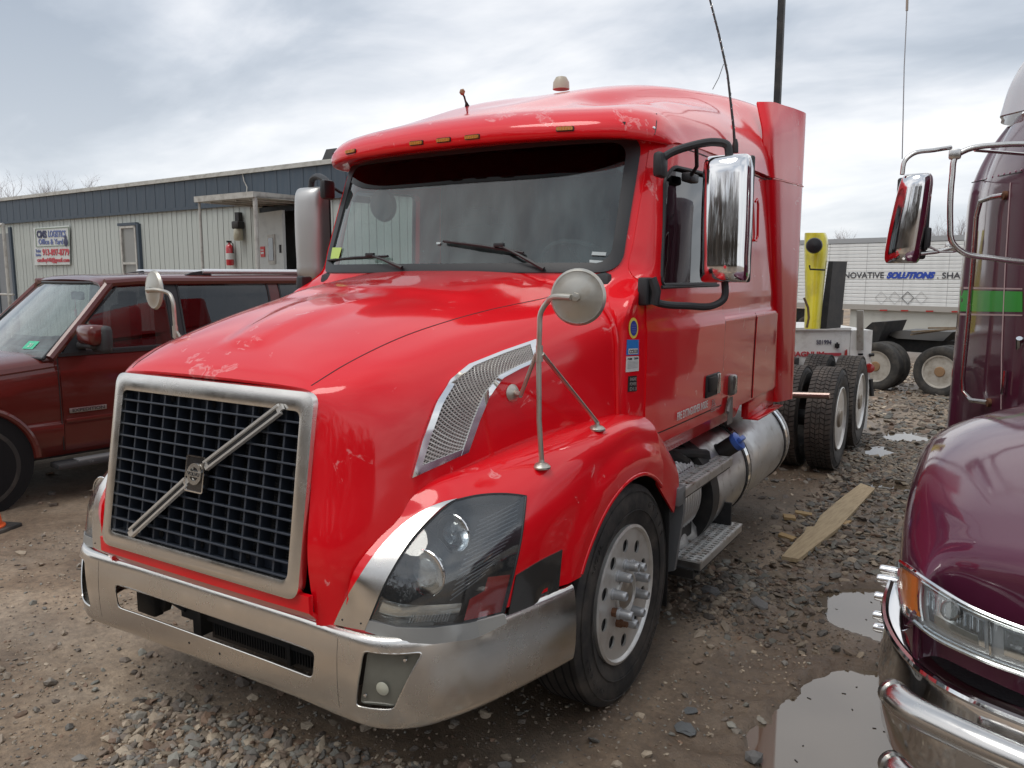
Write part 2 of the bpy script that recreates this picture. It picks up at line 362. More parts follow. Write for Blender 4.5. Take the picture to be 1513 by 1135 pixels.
def trend(x,y): return -.045*np.clip(y-6.5,0,22)*sst(y,6.0,8.5)-.05*np.clip(y-6.5,0,.001)
def gz(x,y):
    x=np.asarray(x,float); y=np.asarray(y,float)
    h=trend(x,y)+.045*(fbm(x,y,.55,3,1)-.45)+.022*(fbm(x,y,3.,4,9)-.4)+.010*(fbm(x,y,14.,3,20)-.4)+.006*(fbm(x,y,45.,2,31)-.5)
    # tyre ruts beside the red truck
    for cx,w in ((1.55,.22),(-3.1,.25)):
        h=h-.022*np.exp(-((x-cx-.12*np.sin(y*.6))/w)**2)*(1+.5*np.sin(y*38+3*np.sin(x*9)))*np.exp(-np.clip(y-9,0,9))
    near=sst(y,12,9)
    p=pmask(x,y,PUD); h=h-.075*sst(p,-.06,.12)
    p=pmask(x,y,FARP); h=h-.03*sst(p,-.05,.2)
    h=h+np.where((np.abs(x)<1.5)&(y<3)&(y>0),0,0)
    return h+.012
def grow(a,b,step,lo,hi,g=1.12):
    c=list(np.arange(a,b,step)); s=step
    while c[-1]<hi: s*=g; c.append(c[-1]+s)
    s=step
    while c[0]>lo: s*=g; c.insert(0,c[0]-s)
    return np.array(c)
gx=grow(-4.2,3.1,.024,-320,320); gy=grow(-.6,6.2,.024,-300,420,1.07)
GX,GY=np.meshgrid(gx,gy); GZ=gz(GX,GY)
def fastmesh(name,V,F,nper,m,parent=None,smooth=True):
    me=bpy.data.meshes.new(name); V=np.asarray(V,np.float32); F=np.asarray(F,np.int32); nf=len(F)//nper
    me.vertices.add(len(V)); me.vertices.foreach_set('co',V.ravel()); me.loops.add(len(F)); me.loops.foreach_set('vertex_index',F)
    me.polygons.add(nf); me.polygons.foreach_set('loop_start',np.arange(nf)*nper); me.polygons.foreach_set('use_smooth',np.full(nf,smooth)); me.materials.append(m); me.update(calc_edges=True); me.validate()
    o=bpy.data.objects.new(name,me); COL.objects.link(o); o.parent=parent; return o
def groundmat():
    m=mat('muddy ground',(.17,.125,.09),.85); t=m.node_tree; b=t.nodes['Principled BSDF']; c=t.nodes.new('ShaderNodeTexCoord'); N=t.nodes.new; L=t.links.new
    def noise(s,d,r=.6,dist=0):
        n=N('ShaderNodeTexNoise'); n.inputs['Scale'].default_value=s; n.inputs['Detail'].default_value=d; n.inputs['Roughness'].default_value=r; n.inputs['Distortion'].default_value=dist; L(c.outputs['Object'],n.inputs['Vector']); return n.outputs[0]
    def ramp(f,els):
        r=N('ShaderNodeValToRGB'); e=r.color_ramp.elements; e[0].position,e[0].color=els[0][0],(*els[0][1],1); e[1].position,e[1].color=els[-1][0],(*els[-1][1],1)
        for p,cc in els[1:-1]: k=e.new(p); k.color=(*cc,1)
        L(f,r.inputs[0]); return r.outputs[0]
    def mix(f,a,bb,mode='MIX'):
        x=N('ShaderNodeMixRGB'); x.blend_type=mode
        if isinstance(f,float): x.inputs[0].default_value=f
        else: L(f,x.inputs[0])
        L(a,x.inputs[1]); L(bb,x.inputs[2]); return x.outputs[0]
    base=ramp(noise(1.1,9,.65,.4),[(.30,(.165,.110,.070)),(.48,(.32,.238,.165)),(.66,(.50,.40,.30))])
    fine=ramp(noise(28,8,.7),[(.3,(.55,.55,.55)),(.7,(1.25,1.22,1.18))])
    col=mix(1.0,base,fine,'MULTIPLY')
    v=N('ShaderNodeTexVoronoi'); v.inputs['Scale'].default_value=55; L(c.outputs['Object'],v.inputs['Vector'])
    peb=ramp(v.outputs['Distance'],[(.12,(1,1,1)),(.2,(0,0,0))]); pm=ramp(noise(5,4),[(.5,(0,0,0)),(.62,(1,1,1))])
    x=N('ShaderNodeMixRGB'); x.blend_type='MULTIPLY'; x.inputs[0].default_value=1; L(peb,x.inputs[1]); L(pm,x.inputs[2])
    pc=mix(.35,ramp(noise(60,2),[(.3,(.16,.14,.12)),(.7,(.42,.38,.33))]),col); col=mix(x.outputs[0],col,pc)
    a=N('ShaderNodeAttribute'); a.attribute_name='wet'; wet=a.outputs['Fac']
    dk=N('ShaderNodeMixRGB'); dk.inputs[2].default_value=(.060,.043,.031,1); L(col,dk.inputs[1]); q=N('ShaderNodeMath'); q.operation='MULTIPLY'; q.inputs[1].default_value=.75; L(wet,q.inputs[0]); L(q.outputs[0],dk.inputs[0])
    L(dk.outputs[0],b.inputs['Base Color'])
    r=N('ShaderNodeMapRange'); r.inputs[3].default_value=.88; r.inputs[4].default_value=.34; L(wet,r.inputs[0]); L(r.outputs[0],b.inputs['Roughness'])
    bn=N('ShaderNodeBump'); bn.inputs['Strength'].default_value=.75; bn.inputs['Distance'].default_value=.012; L(noise(70,9,.7),bn.inputs['Height']); L(bn.outputs[0],b.inputs['Normal'])
    return m
R_,C_=GX.shape; idx=np.arange(R_*C_).reshape(R_,C_)
ground=fastmesh('ground',np.stack([GX,GY,GZ],2).reshape(-1,3),np.stack([idx[:-1,:-1],idx[:-1,1:],idx[1:,1:],idx[1:,:-1]],2).ravel(),4,groundmat())
tag(ground,kind='structure')
wet=np.maximum(sst(pmask(GX,GY,PUD),-.45,-.02),sst(pmask(GX,GY,FARP),-.5,.05))
wet=np.maximum(wet,.95*sst(GX,1.15,1.5)*sst(fbm(GX,GY,.9,4,77),.28,.5)*sst(GY,14,9))
wet=np.maximum(wet,.6*sst(fbm(GX,GY,.6,4,78),.5,.66))
wet=np.maximum(wet,.8*np.exp(-((GX-.3)/1.1)**8)*sst(GY,.1,.5))  # ground darker and smoother in a truck-wide strip from the bumper back
at=ground.data.attributes.new('wet','FLOAT','POINT'); at.data.foreach_set('value',wet.ravel().astype(np.float32))
WATER=mat('muddy water',(.105,.082,.058),.03,spec=.5,bump=(2.2,.012,2)); WATER.node_tree.nodes['Principled BSDF'].inputs['IOR'].default_value=2.0
mb=MB(); mb.add([(1.3,-1.5,-.030),(3.2,-1.5,-.030),(3.2,3.9,-.030),(1.3,3.9,-.030)],[(0,1,2,3)]); o=mb.build('puddle_water',WATER,recalc=False); tag(o,kind='structure')
for (cx,cy,rx,ry) in FARP:
    z=float(trend(cx,cy))-.004
    mb=MB(); q=[(cx+rx*1.3*math.cos(t),cy+ry*1.3*math.sin(t)) for t in np.linspace(0,2*math.pi,25)[:-1]]
    mb.add([(a,b_,z-.0) for a,b_ in q],[tuple(range(24))]); o=mb.build('puddle_water',WATER,recalc=False); tag(o,kind='structure')
# stones
ICO=bmesh.new(); bmesh.ops.create_icosphere(ICO,subdivisions=1,radius=1); IV=np.array([v.co[:] for v in ICO.verts]); IF=np.array([[v.index for v in f.verts] for f in ICO.faces]); ICO.free()
if len(IF)>20: pass
def density(x,y):
    d=.10+.0*x-.05*sst(x,1.2,.0)
    d=np.maximum(d,1.0*sst(fbm(x,y,1.8,3,90)*.55+.62*sst(y-.22*x,.62,.05)*sst(x+.5*y,-1.0,-.25)*sst(x,1.55,1.0),.62,.80))    # gravel bed in front of the bumper
    band=sst(x,1.12,1.4)*sst(y,2.9,3.8); d=np.maximum(d,band*(.45+.55*sst(fbm(x,y,1.1,3,91),.32,.5)))
    d=np.maximum(d,.75*sst(y,6.5,8)); d=np.maximum(d,.14*sst(fbm(x,y,1.3,3,93),.5,.68)*sst(x,1.3,.9)); d=np.maximum(d,.30*sst(fbm(x,y,.9,3,95),.5,.7)*sst(x,-2.2,-2.8))
    d=np.maximum(d,.8*np.exp(-((x-1.25)**2+(y-2.8)**2)/.35)); d=np.maximum(d,.8*np.exp(-((x-1.25)**2+(y+.0)**2)/.10)); d=np.maximum(d,.9*np.exp(-((x-1.75)**2+(y-3.9)**2)/.2))
    p=np.maximum(pmask(x,y,PUD),pmask(x,y,FARP)); return d*(p<.0)
def scatter(n,x0,x1,y0,y1,smin,smax,power,ex=1.5,fl=0):
    out=[]; tot=0
    while tot<n:
        x=rng.uniform(x0,x1,n); y=rng.uniform(y0,y1,n); k=rng.random(n)<(density(x,y)+fl*(density(x,y)>0)*sst(fbm(x,y,2.2,3,97),.3,.65))**ex
        # visible wedge only
        v=np.stack([x-CP[0],y-CP[1]],1); dep=v@fw[:2]/math.cos(PIT); lat=v@rt[:2]; k&=(np.abs(lat)<dep*.66+.4)&(dep>1)
        out.append(np.stack([x[k],y[k]],1)); tot+=k.sum()
    P=np.concatenate(out)[:n]; s=smin+(smax-smin)*rng.random(n)**power; return P,s
P1,s1=scatter(10500,-3,2.6,-.9,3.2,.006,.032,3.2); P2,s2=scatter(17000,.6,3.,2.8,9,.010,.046,2.2); P3,s3=scatter(6000,-9,3,0,14,.010,.04,2.5); P4,s4=scatter(4000,-.5,4,8,26,.03,.07,1.5)
P5,s5=scatter(26000,-3.5,2.6,-.9,6,.003,.0105,2.,1.0,.6); P=np.concatenate([P1,P2,P3,P4,P5]); s=np.concatenate([s1,s2,s3,s4,s5]); n=len(P)
flat=np.where(P[:,1]>2.6,.42,.62)*rng.uniform(.6,1.2,n)
dep=np.hypot(P[:,0]-CP[0],P[:,1]-CP[1]); big=np.argsort(-s/dep)[:290]; keep=np.ones(n,bool); keep[big]=False
PAL=np.array([(.23,.215,.195),(.30,.26,.215),(.36,.31,.25),(.19,.19,.185),(.27,.22,.18),(.42,.37,.30),(.22,.155,.115),(.25,.26,.245),(.16,.14,.125)])
def stones(P,s,fl):
    n=len(P); J=rng.normal(1,.20,(n,12,1)); V=IV[None]*J; sc=np.stack([rng.uniform(.75,1.4,n),rng.uniform(.6,1.0,n),fl],1)*s[:,None]; V=V*sc[:,None,:]
    a=rng.uniform(0,6.28,n); tl=rng.normal(0,.25,(n,2)); c,sn=np.cos(a),np.sin(a)
    X=V[...,0]*c[:,None]-V[...,1]*sn[:,None]; Y=V[...,0]*sn[:,None]+V[...,1]*c[:,None]; Z=V[...,2]+X*tl[:,:1]+Y*tl[:,1:]
    z=gz(P[:,0],P[:,1])+s*fl*.35
    return np.stack([X+P[:,:1],Y+P[:,1:2],Z+z[:,None]],2)
V=stones(P[keep],s[keep],flat[keep]); nk=len(V); F=(IF[None]+12*np.arange(nk)[:,None,None]).ravel()
STONE=mat('crushed stone',(.3,.28,.25),.75,vc=True,bump=(60,.5)); 
gravel=fastmesh('gravel',V.reshape(-1,3),F,3,STONE,smooth=False); tag(gravel,'loose crushed gravel and small flat stones scattered over the muddy yard','gravel',kind='stuff')
pal=PAL[rng.integers(0,len(PAL),nk)]*rng.uniform(.65,1.15,(nk,1)); damp=np.where((P[keep][:,0]>1.1)&(P[keep][:,1]>2.2),.55,.95)[:,None]; pal=pal*damp*np.array([1.05,.98,.90])
ca=gravel.data.attributes.new('tint','FLOAT_COLOR','POINT'); ca.data.foreach_set('color',np.concatenate([np.repeat(pal,12,0),np.ones((nk*12,1))],1).ravel().astype(np.float32))
SM=[mat('stone %s'%nm,c,.75,bump=(50,.5),var=(30,tuple(np.array(c)*.55),.35,.7)) for nm,c in (('grey',(.19,.185,.18)),('tan',(.30,.26,.21)),('blue grey',(.15,.16,.165)),('brown',(.17,.13,.10)),('pale',(.36,.33,.28)))]
SME=[]
for k in range(15):
    r=np.random.default_rng(300+k); bm=bmesh.new(); bmesh.ops.create_icosphere(bm,subdivisions=2 if k%2 else 1,radius=1)
    for v in bm.verts: v.co*=r.normal(1,.13)
    bmesh.ops.scale(bm,vec=(r.uniform(.9,1.35),r.uniform(.65,.95),1),verts=bm.verts); me=bpy.data.meshes.new('stone'); bm.to_mesh(me); bm.free(); me.materials.append(SM[k%5]); SME.append(me)
def stone(x,y,s_,fl,me=None):
    o=bpy.data.objects.new('stone',me or SME[rng.integers(15)]); COL.objects.link(o); o.parent=ground
    o.location=(x,y,float(gz(x,y))+s_*fl*.35); o.scale=(s_,s_,s_*fl); o.rotation_euler=(rng.normal(0,.15),rng.normal(0,.15),rng.uniform(0,6.28)); return o
for i in big: stone(P[i,0],P[i,1],float(s[i]),float(flat[i]))
for (px,py,s_,fl,k) in ((1237,893,.065,.75,0),(1195,905,.035,.6,3),(1262,872,.075,.35,3),(1113,1118,.045,.7,0),(1050,880,.06,.5,0),(1122,895,.06,.45,0),(1110,870,.05,.4,4),(206,1069,.035,.8,4),(232,1065,.025,.7,1),(1013,1078,.04,.3,7),(1020,1050,.035,.25,2),(1125,1058,.02,.5,9)):
    p=onplane(px,py,2,0); stone(p[0],p[1],s_,fl,SME[k])
# ================================================================ RED SEMI TRUCK
truck=empty('semi_truck',(0,0,0),label='large red semi truck with black grid grille and steel bumper in the middle',cat='truck')
T=truck
# ---- hood
def hs(y,c,fr=1):
    return [(x,y+((-.090+(min(z,1.56)-.846)*.165)*fr)+(.055 if z<.80 else 0),z) for x,z in c]
hoodc=[hs(.0,[(0,1.565),(.2,1.564),(.40,1.560),(.515,1.552),(.553,1.525),(.566,1.46),(.572,1.2),(.585,.98),(.60,.742)]),
 hs(.035,[(0,1.600),(.2,1.598),(.41,1.590),(.535,1.572),(.60,1.535),(.630,1.46),(.64,1.2),(.66,.98),(.68,.742)]),
 hs(.10,[(0,1.640),(.21,1.637),(.42,1.624),(.54,1.602),(.65,1.560),(.700,1.46),(.72,1.22),(.735,.98),(.75,.742)],.9),
 hs(.22,[(0,1.695),(.22,1.690),(.43,1.672),(.565,1.645),(.69,1.600),(.765,1.50),(.80,1.28),(.815,1.0),(.82,.742)],.6),
 hs(.50,[(0,1.780),(.25,1.774),(.47,1.752),(.615,1.717),(.755,1.665),(.845,1.560),(.885,1.35),(.90,1.1),(.905,.80)],.2),
 hs(.93,[(0,1.868),(.28,1.862),(.54,1.838),(.695,1.802),(.845,1.755),(.935,1.655),(.975,1.42),(.985,1.15),(.99,.9)],0),
 hs(1.25,[(0,1.922),(.31,1.916),(.60,1.892),(.755,1.855),(.91,1.812),(1.00,1.715),(1.035,1.48),(1.045,1.2),(1.05,.95)],0),
 hs(1.50,[(0,1.958),(.33,1.952),(.63,1.928),(.80,1.892),(.955,1.850),(1.045,1.755),(1.072,1.50),(1.08,1.25),(1.08,1.0)],0)]
HG=surf(mirrorcols(hoodc),8,5)
# raised centre bulge that starts with a scoop-like nose
x,y,z=HG[...,0],HG[...,1],HG[...,2]
wdt=.07+.16*np.clip((y-.17)/.75,0,1)
k=sst(np.abs(x-.0),wdt+.05,wdt-.02)*sst(y,.15,.20)*sst(y,1.15,.45)*(z>1.5); HG[...,2]=z+.020*k
# broad low step where the raised panel under the windscreen begins
k2=sst(np.abs(x),.62,.50)*sst(y,.86,.98)*(z>1.6); HG[...,2]+=.014*k2
HB=bvh(HG)
hood=shell('hood',HG,.02,RED,T,(0,1.0,1.0),angle=30)
# thin shut lines between the top panel and the sides
SC=[(460,570),(510,539),(592,499),(658,476),(724,458),(790,444),(850,431)]
def sideline(name,px,r,m,off=.0,parent=None,per=6,fullmirror=True,B=None):
    for s in (1,-1):
        P=[]
        for q in curve([(*p,0) for p in px],per):
            h,n=hit(B or HB,q[0],q[1])
            if h is not None: P.append(mir(h+n*off,s))
        if len(P)>2: mb=MB(); mb.tube([tuple(p) for p in P],r,6); mb.build(name,m,parent or T)
sideline('shut_line',SC,.0022,BLACKM,parent=hood)
# bead at the rear edge of the hood
for s in (1,-1):
    R=HG[-4]; P=[R[i] for i in range(len(R)) if s*R[i][0]>.75 and R[i][2]>1.26]; 
    if s<0: P=P[::-1]
    mb=MB(); mb.tube([tuple(p+np.array([s*.003,0,.002])) for p in P],.012,8); mb.build('hood_bead',RED,hood)
# ---- fenders
fc=[[(.70,-.025,.742),(.735,.0,.95),(.79,.16,1.10),(.81,.21,1.165),(.78,.25,1.20),(.62,.30,1.2)],
 [(.81,-.010,.742),(.850,.045,.95),(.905,.20,1.10),(.915,.275,1.170),(.87,.32,1.215),(.72,.38,1.225)],
 [(.93,.022,.742),(.965,.095,.95),(.985,.275,1.10),(.965,.365,1.178),(.91,.41,1.225),(.78,.46,1.235)],
 [(1.03,.13,.742),(1.055,.215,.95),(1.055,.39,1.095),(1.03,.475,1.175),(.965,.51,1.235),(.83,.55,1.25)],
 [(1.10,.32,.765),(1.115,.40,.95),(1.110,.53,1.10),(1.08,.60,1.185),(1.01,.63,1.25),(.87,.66,1.265)],
 [(1.15,.60,.755),(1.160,.64,.95),(1.150,.72,1.11),(1.115,.78,1.215),(1.045,.80,1.27),(.90,.82,1.285)],
 [(1.18,1.0,.75),(1.185,1.02,.95),(1.178,1.05,1.15),(1.15,1.08,1.255),(1.08,1.09,1.297),(.95,1.09,1.305)],
 [(1.18,1.4,.75),(1.19,1.4,.95),(1.183,1.4,1.16),(1.158,1.4,1.265),(1.10,1.4,1.303),(.98,1.4,1.312)],
 [(1.175,1.66,.75),(1.183,1.66,.95),(1.18,1.66,1.13),(1.158,1.64,1.225),(1.11,1.61,1.275),(1.0,1.59,1.30)]]
FG=surf(fc,7,6)
# lip flaring out around the wheel opening
d=np.hypot(FG[...,1]-1.3,FG[...,2]-.51); FG[...,0]+=.020*sst(d,.70,.63)*sst(FG[...,0],.9,1.05)
FB=bvh(FG)
rearc=[[(1.174,1.668,.93),(1.178,1.668,1.05),(1.172,1.668,1.15),(1.152,1.655,1.222),(1.108,1.63,1.268),(1.0,1.61,1.29)],
 [(1.172,1.80,.82),(1.178,1.83,.93),(1.172,1.82,1.04),(1.15,1.79,1.12),(1.108,1.76,1.17),(1.0,1.73,1.2)],
 [(1.165,1.93,.72),(1.172,1.97,.83),(1.168,1.97,.92),(1.148,1.94,1.0),(1.105,1.90,1.05),(1.0,1.87,1.08)]]
RG=surf(rearc,6,6)
# headlight outline in the photograph, turned into places on the fender surface
HLL=[(546,916),(571,860),(607,802),(644,762),(671,740)]; HLR=[(744,907),(758,850),(770,794),(777,733)]
HLB=[(546,916),(590,927),(640,927),(692,920),(744,907)]; HLT=[(671,740),(708,732),(745,730),(777,733)]
hlp=coons(HLL,HLR,HLB,HLT,16,16); HL,HN=hitgrid(FB,hlp)
for s in (1,-1):
    side='driver' if s>0 else 'far'
    G=mir(FG,s); f=shell('fender',G,.012,RED,T,(0,1.0,.6),angle=30)
    lp=mir(HL,s); ln=mir(HN,s); nrm=ln.reshape(-1,3).mean(0); nrm/=np.linalg.norm(nrm)
    loop=np.concatenate([lp[0,:-1],lp[:-1,-1],lp[-1,:0:-1],lp[:0:-1,0]])
    c1=MB(); c1.prism([tuple(p-nrm*.16) for p in loop],tuple(nrm*.28)); c1=c1.build('cutter',RED)
    c2=MB(); c2.lathe([(.545,0),(.545,1.0)],(s,0,0),(s*.62,1.3,.51),72); c2=c2.build('cutter',RED)
    cut(f,[c1,c2],30); kill(c1,c2)
    # rounded edge of the wheel opening
    P=[]
    for a in np.linspace(math.radians(24),math.radians(157),40):
        yy,zz=1.3-.547*math.cos(a),.51+.547*math.sin(a)
        r=bvh(G).ray_cast(Vector((s*2,yy,zz)),Vector((-s,0,0))) if a==math.radians(24) else None
        P.append((yy,zz))
    B2=bvh(G); Q=[]
    for yy,zz in P:
        r=B2.ray_cast(Vector((s*2,yy,zz)),Vector((-s,0,0)))
        if r[0]: Q.append((r[0][0]-s*.004,yy,zz))
    mb=MB(); mb.tube(Q,.010,8); mb.build('arch_lip',RED,f)
    q=MB(); q.tube([tuple(p) for p in mir(FG[0:20:3,1],s)+np.array([-s*.012,.02,-.012])],.022,8); q.build('gap_shade',BLACKP,T)  # black tube stands in for the shade of the gap above the bumper
    r=shell('fender_tail',mir(RG,s),.012,RED,T,(0,1.0,.6),angle=30)
    # headlight
    hl=MB(); base=lp-nrm*.10; cen=base.reshape(-1,3).mean(0); base=cen+(base-cen)*.90; 
    hl.grid(base); lb=np.concatenate([base[0,:-1],base[:-1,-1],base[-1,:0:-1],base[:0:-1,0]]); m=len(loop)
    V=list(loop-nrm*.002)+list(lb); hl.add(V,[(i,(i+1)%m,m+(i+1)%m,m+i) for i in range(m)])
    HLM=mat('headlamp housing',(.022,.023,.027),.30,.2)
    hl=hl.build('headlight',HLM,T,recalc=False)
    def P3(u,v,dd=0): # u across, v up
        i=v*15; j=u*15; i0=min(int(i),14); j0=min(int(j),14); a,b_=i-i0,j-j0
        q=(lp[i0,j0]*(1-a)+lp[i0+1,j0]*a)*(1-b_)+(lp[i0,j0+1]*(1-a)+lp[i0+1,j0+1]*a)*b_; return q-nrm*dd
    # ribbed bezel: thin fins sloping across the outer half
    mb=MB()
    for k in range(17):
        v0=.22+k*.044; pts=[P3(.56+.40*t*min(1,.35+v0),min(.98,max(.16,v0*.85+.18*t)),.030) for t in np.linspace(0,1,7)]
        mb.tube([tuple(p) for p in pts],.0022,4)
    mb.build('bezel_rib',mat('bezel grey',(.20,.21,.23),.3,.5),hl)
    fwd=Vector((0.05*s,-1,.02)).normalized()
    for nm,u,v,rad in (('main_lamp',.34,.42,.078),('high_lamp',.42,.72,.066)):
        o=Vector(P3(u,v,.070)); q=MB(); pr=[(rad*1.0,.035),(rad*.94,.030),(rad*.86,.008),(rad*.6,-.025),(.012,-.045)]
        q.lathe(pr,fwd,o,28); lam=q.build(nm,REFL,hl)
        q=MB(); q.lathe([(rad*.80,.018),(rad*.74,.030),(rad*.5,.045),(.001,.052)],fwd,o,28); q.build('projector_lens',glass('bulb glass',(.9,.92,.94),1,.0,haze=.05,hazecol=(.6,.62,.65),f0=.12),lam)
        q=MB(); q.tube([tuple(o+fwd*(.034)+(Vector((1,0,0))*math.cos(a)+Vector((0,0,1))*math.sin(a))*rad*1.02) for a in np.linspace(0,6.283,29)],.004,6,cap=False); q.build('lamp_ring',CHROME,lam)
    # turn signal chamber low down
    g=np.array([[P3(u,v,.045-.02*math.sin(v*12)) for u in np.linspace(.03,.66,20)] for v in np.linspace(.02,.16,6)]); q=MB(); q.grid(g)
    for k in range(14): 
        u=.30+.022*k; q.tube([tuple(P3(u,.03,.03)),tuple(P3(u+.01,.15,.03))],.004,4)
    q.build('turn_signal',REFL,hl)
    g=np.array([[P3(u,v,.010) for u in np.linspace(.70+.10*(v>.2),.985,8)] for v in np.linspace(.02,.34,7)]); q=MB(); q.grid(g); q.build('side_reflector',REDL,hl)
    V,F=shellmesh(lp+ln*.003,ln,.004); q=MB(); q.add(V,F); q.build('headlight_lens',LENS,hl)
    q=MB(); q.tube([tuple(p+nrm*.001) for p in np.concatenate([loop,loop[:1]])],.0045,6,cap=False); q.build('headlight_seal',BLACKP,hl)
    # grey trim under the lamp
    tp,tn=hitgrid(FB,ruled([(541,932),(590,948),(640,951),(700,943),(747,920)],[(546,916),(590,927),(640,927),(692,920),(744,907)],20,3)); tp=mir(tp,s);tn=mir(tn,s)
    shell('headlight_trim',tp+tn*.008,.012,mat('grey trim',(.27,.27,.26),.4,.2),T,n=tn)
    # polished metal strip beside the lamp: lies over both hood nose and fender
    sp=ruled([(495,922),(517,874),(553,820),(589,780),(625,754),(655,740)],[(541,931),(569,860),(604,802),(640,762),(662,742),(675,737)],26,6)
    sg=np.zeros((26,6,3)); sn=np.zeros((26,6,3))
    for i in range(26):
        for j in range(6):
            a,an=hit(FB,*sp[i,j]); b_,bn=hit(HB,*sp[i,j])
            c=[(np.linalg.norm(q-CC),q,qn) for q,qn in ((a,an),(b_,bn)) if q is not None]; c=min(c,key=lambda t:t[0]); sg[i,j]=c[1]; sn[i,j]=c[2]
    # smooth the strip so it bridges the seam
    for _ in range(6): sg[1:-1]=(sg[:-2]+sg[1:-1]*2+sg[2:])/4; sg[:,1:-1]=(sg[:,:-2]+sg[:,1:-1]*2+sg[:,2:])/4
    sg=mir(sg,s); n_=outward(sg,(0,1,.9)); shell('headlight_strip',sg+n_*.009,.008,STEEL,T,n=n_)
    rv=MB()
    for (pi,pj) in ((1,1),(1,4)): rv.lathe([(.004,0),(.003,.002),(.0001,.003)],tuple(n_[pi,pj]),tuple(sg[pi,pj]+n_[pi,pj]*.009),8)
    rv.build('rivet',BLACKM,T)
    # dark mirror-finish panel behind the lamp
    pp,pn=hitgrid(FB,coons([(750,909),(762,850)],[(825,871),(830,812)],[(750,909),(789,893),(825,871)],[(762,850),(798,828),(830,812)],8,10)); pp=mir(pp,s);pn=mir(pn,s)
    shell('fender_corner_plate',pp+pn*.004,.006,mat('smoked trim',(.035,.033,.031),.22,coat=.7,coatr=.08),T,n=pn)
    # hood side vent
    VL=[(607,706),(622,651),(642,597),(664,562),(691,540),(741,520),(790,503)]; VR=[(690,668),(706,622),(721,586),(741,559),(767,545),(794,533)]
    vp=ruled(VL,VR,60,16); vg,vn=hitgrid(HB,vp); vg=mir(vg,s);vn=mir(vn,s)
    def band(g,n,i0,i1,j0,j1,off,t,nm,m,par): return shell(nm,(g+n*off)[i0:i1,j0:j1],t,m,par,n=n[i0:i1,j0:j1])
    vent=shell('side_vent',vg+vn*.0015,.003,DARK,T,n=vn)
    for a in ((0,60,0,3),(0,60,13,16)): band(vg,vn,*a,.012,.012,'vent_frame',CHROME,vent)
    for a in ((0,4,2,14),(57,60,2,14)): band(vg,vn,*a,.011,.011,'vent_frame',CHROME,vent)
    fg,fn=hitgrid(HB,ruled(VL,VR,171,37)); fg=mir(fg,s)+mir(fn,s)*.006
    q=MB(); 
    for st in (0,1):
        for k0 in range(-36,171,4):
            P=[]
            for j in range(0,37):
                i=k0+j*(1 if st else 1) if st else k0+36-j
                if 3<=i<=167 and 3<=j<=33: P.append(tuple(fg[i,j]))
            if len(P)>3: q.tube(P[::2],.0036,4,cap=False)
    q.build('vent_mesh',mat('satin silver',(.66,.64,.60),.30,.65),vent,angle=None)
    # wheel house liner and mud flap
    q=MB(); A=[(s*xx,1.3-.60*math.cos(a),.51+.60*math.sin(a)) for a in np.linspace(math.radians(18),math.radians(175),20) for xx in (.55,1.14)]
    q.add(A,[(2*i,2*i+1,2*i+3,2*i+2) for i in range(19)]); q.add([(s*.55,.7,.5),(s*.55,1.9,.5),(s*.55,1.9,1.2),(s*.55,.7,1.2)],[(0,1,2,3)]); q.build('wheel_house',BLACKM,T,recalc=False)
    q=MB(); q.box((s*.93,1.935,.60),(.42,.012,.80),bev=.004); q.build('mud_flap',mat('black flap',(.012,.012,.012),.65),T)
# ---- bumper
pc=[(0,-.035),(.25,-.035),(.5,-.037),(.70,-.045),(.82,-.040),(.90,-.010),(.975,.055),(1.03,.15),(1.08,.28),(1.125,.45),(1.165,.62),(1.19,.745)]
pc=curve([(*p,0) for p in pc],4)[:,:2]
tt=np.gradient(pc,axis=0); nn=np.stack([tt[:,1],-tt[:,0]],1); nn/=np.linalg.norm(nn,axis=1,keepdims=True)
prof=[(-.055,.735),(-.030,.747),(-.012,.748),(.0,.740),(.010,.70),(.016,.62),(.016,.54),(.010,.47),(.002,.435),(-.012,.420),(-.04,.415)]
prof=[(a[0],a[1]) for a in curve([(p[0],p[1],0) for p in prof],3)]
BG=np.array([[(p[0]+n[0]*o,p[1]+n[1]*o,z-.02*max(0,(p[0]-.95))*4*(z>.6)*.35) for p,n in zip(pc,nn)] for o,z in prof])
BG=np.concatenate([BG[:,:0:-1]*np.array([-1,1,1]),BG],1)
n_=normals(BG); 
if n_[len(prof)//2,BG.shape[1]//2][1]>0: n_=-n_
bumper=shell('bumper',BG,.006,STEEL,T,n=n_,angle=35)
slot=MB(); slot.prism([(a,-.4,b) for a,b in smoothpoly([(-.594,.643),(.594,.643),(.578,.538),(-.578,.538)],.028,4)],(0,.9,0)); slot=slot.build('cutter',STEEL)
cs=[slot]
fogp=smoothpoly([(.811,.703),(.985,.700),(.912,.503),(.775,.496)],.018,3)
for s in (1,-1):
    c=MB(); c.prism([(s*a,-.3,b) for a,b in fogp],(0,.7,0)); cs.append(c.build('cutter',STEEL))
cut(bumper,cs,35); kill(*cs)
for P,cl in ((smoothpoly([(-.594,.643),(.594,.643),(.578,.538),(-.578,.538)],.028,4),0),(fogp,1),([(-a,b) for a,b in fogp],1)):
    B3=bvh(BG); Q=[]
    for i in range(len(P)):
        a=np.array(P[i]);b_=np.array(P[(i+1)%len(P)]); 
        for t in np.linspace(0,1,6)[:-1]:
            c=a+(b_-a)*t; r=B3.ray_cast(Vector((c[0],-1,c[1])),Vector((0,1,0)))
            if r[0]: Q.append((c[0],r[0][1]+.004,c[1]))
    Q.append(Q[0]); q=MB(); q.tube(Q,.0042,8,cap=False); q.build('opening_rim',STEEL,bumper)
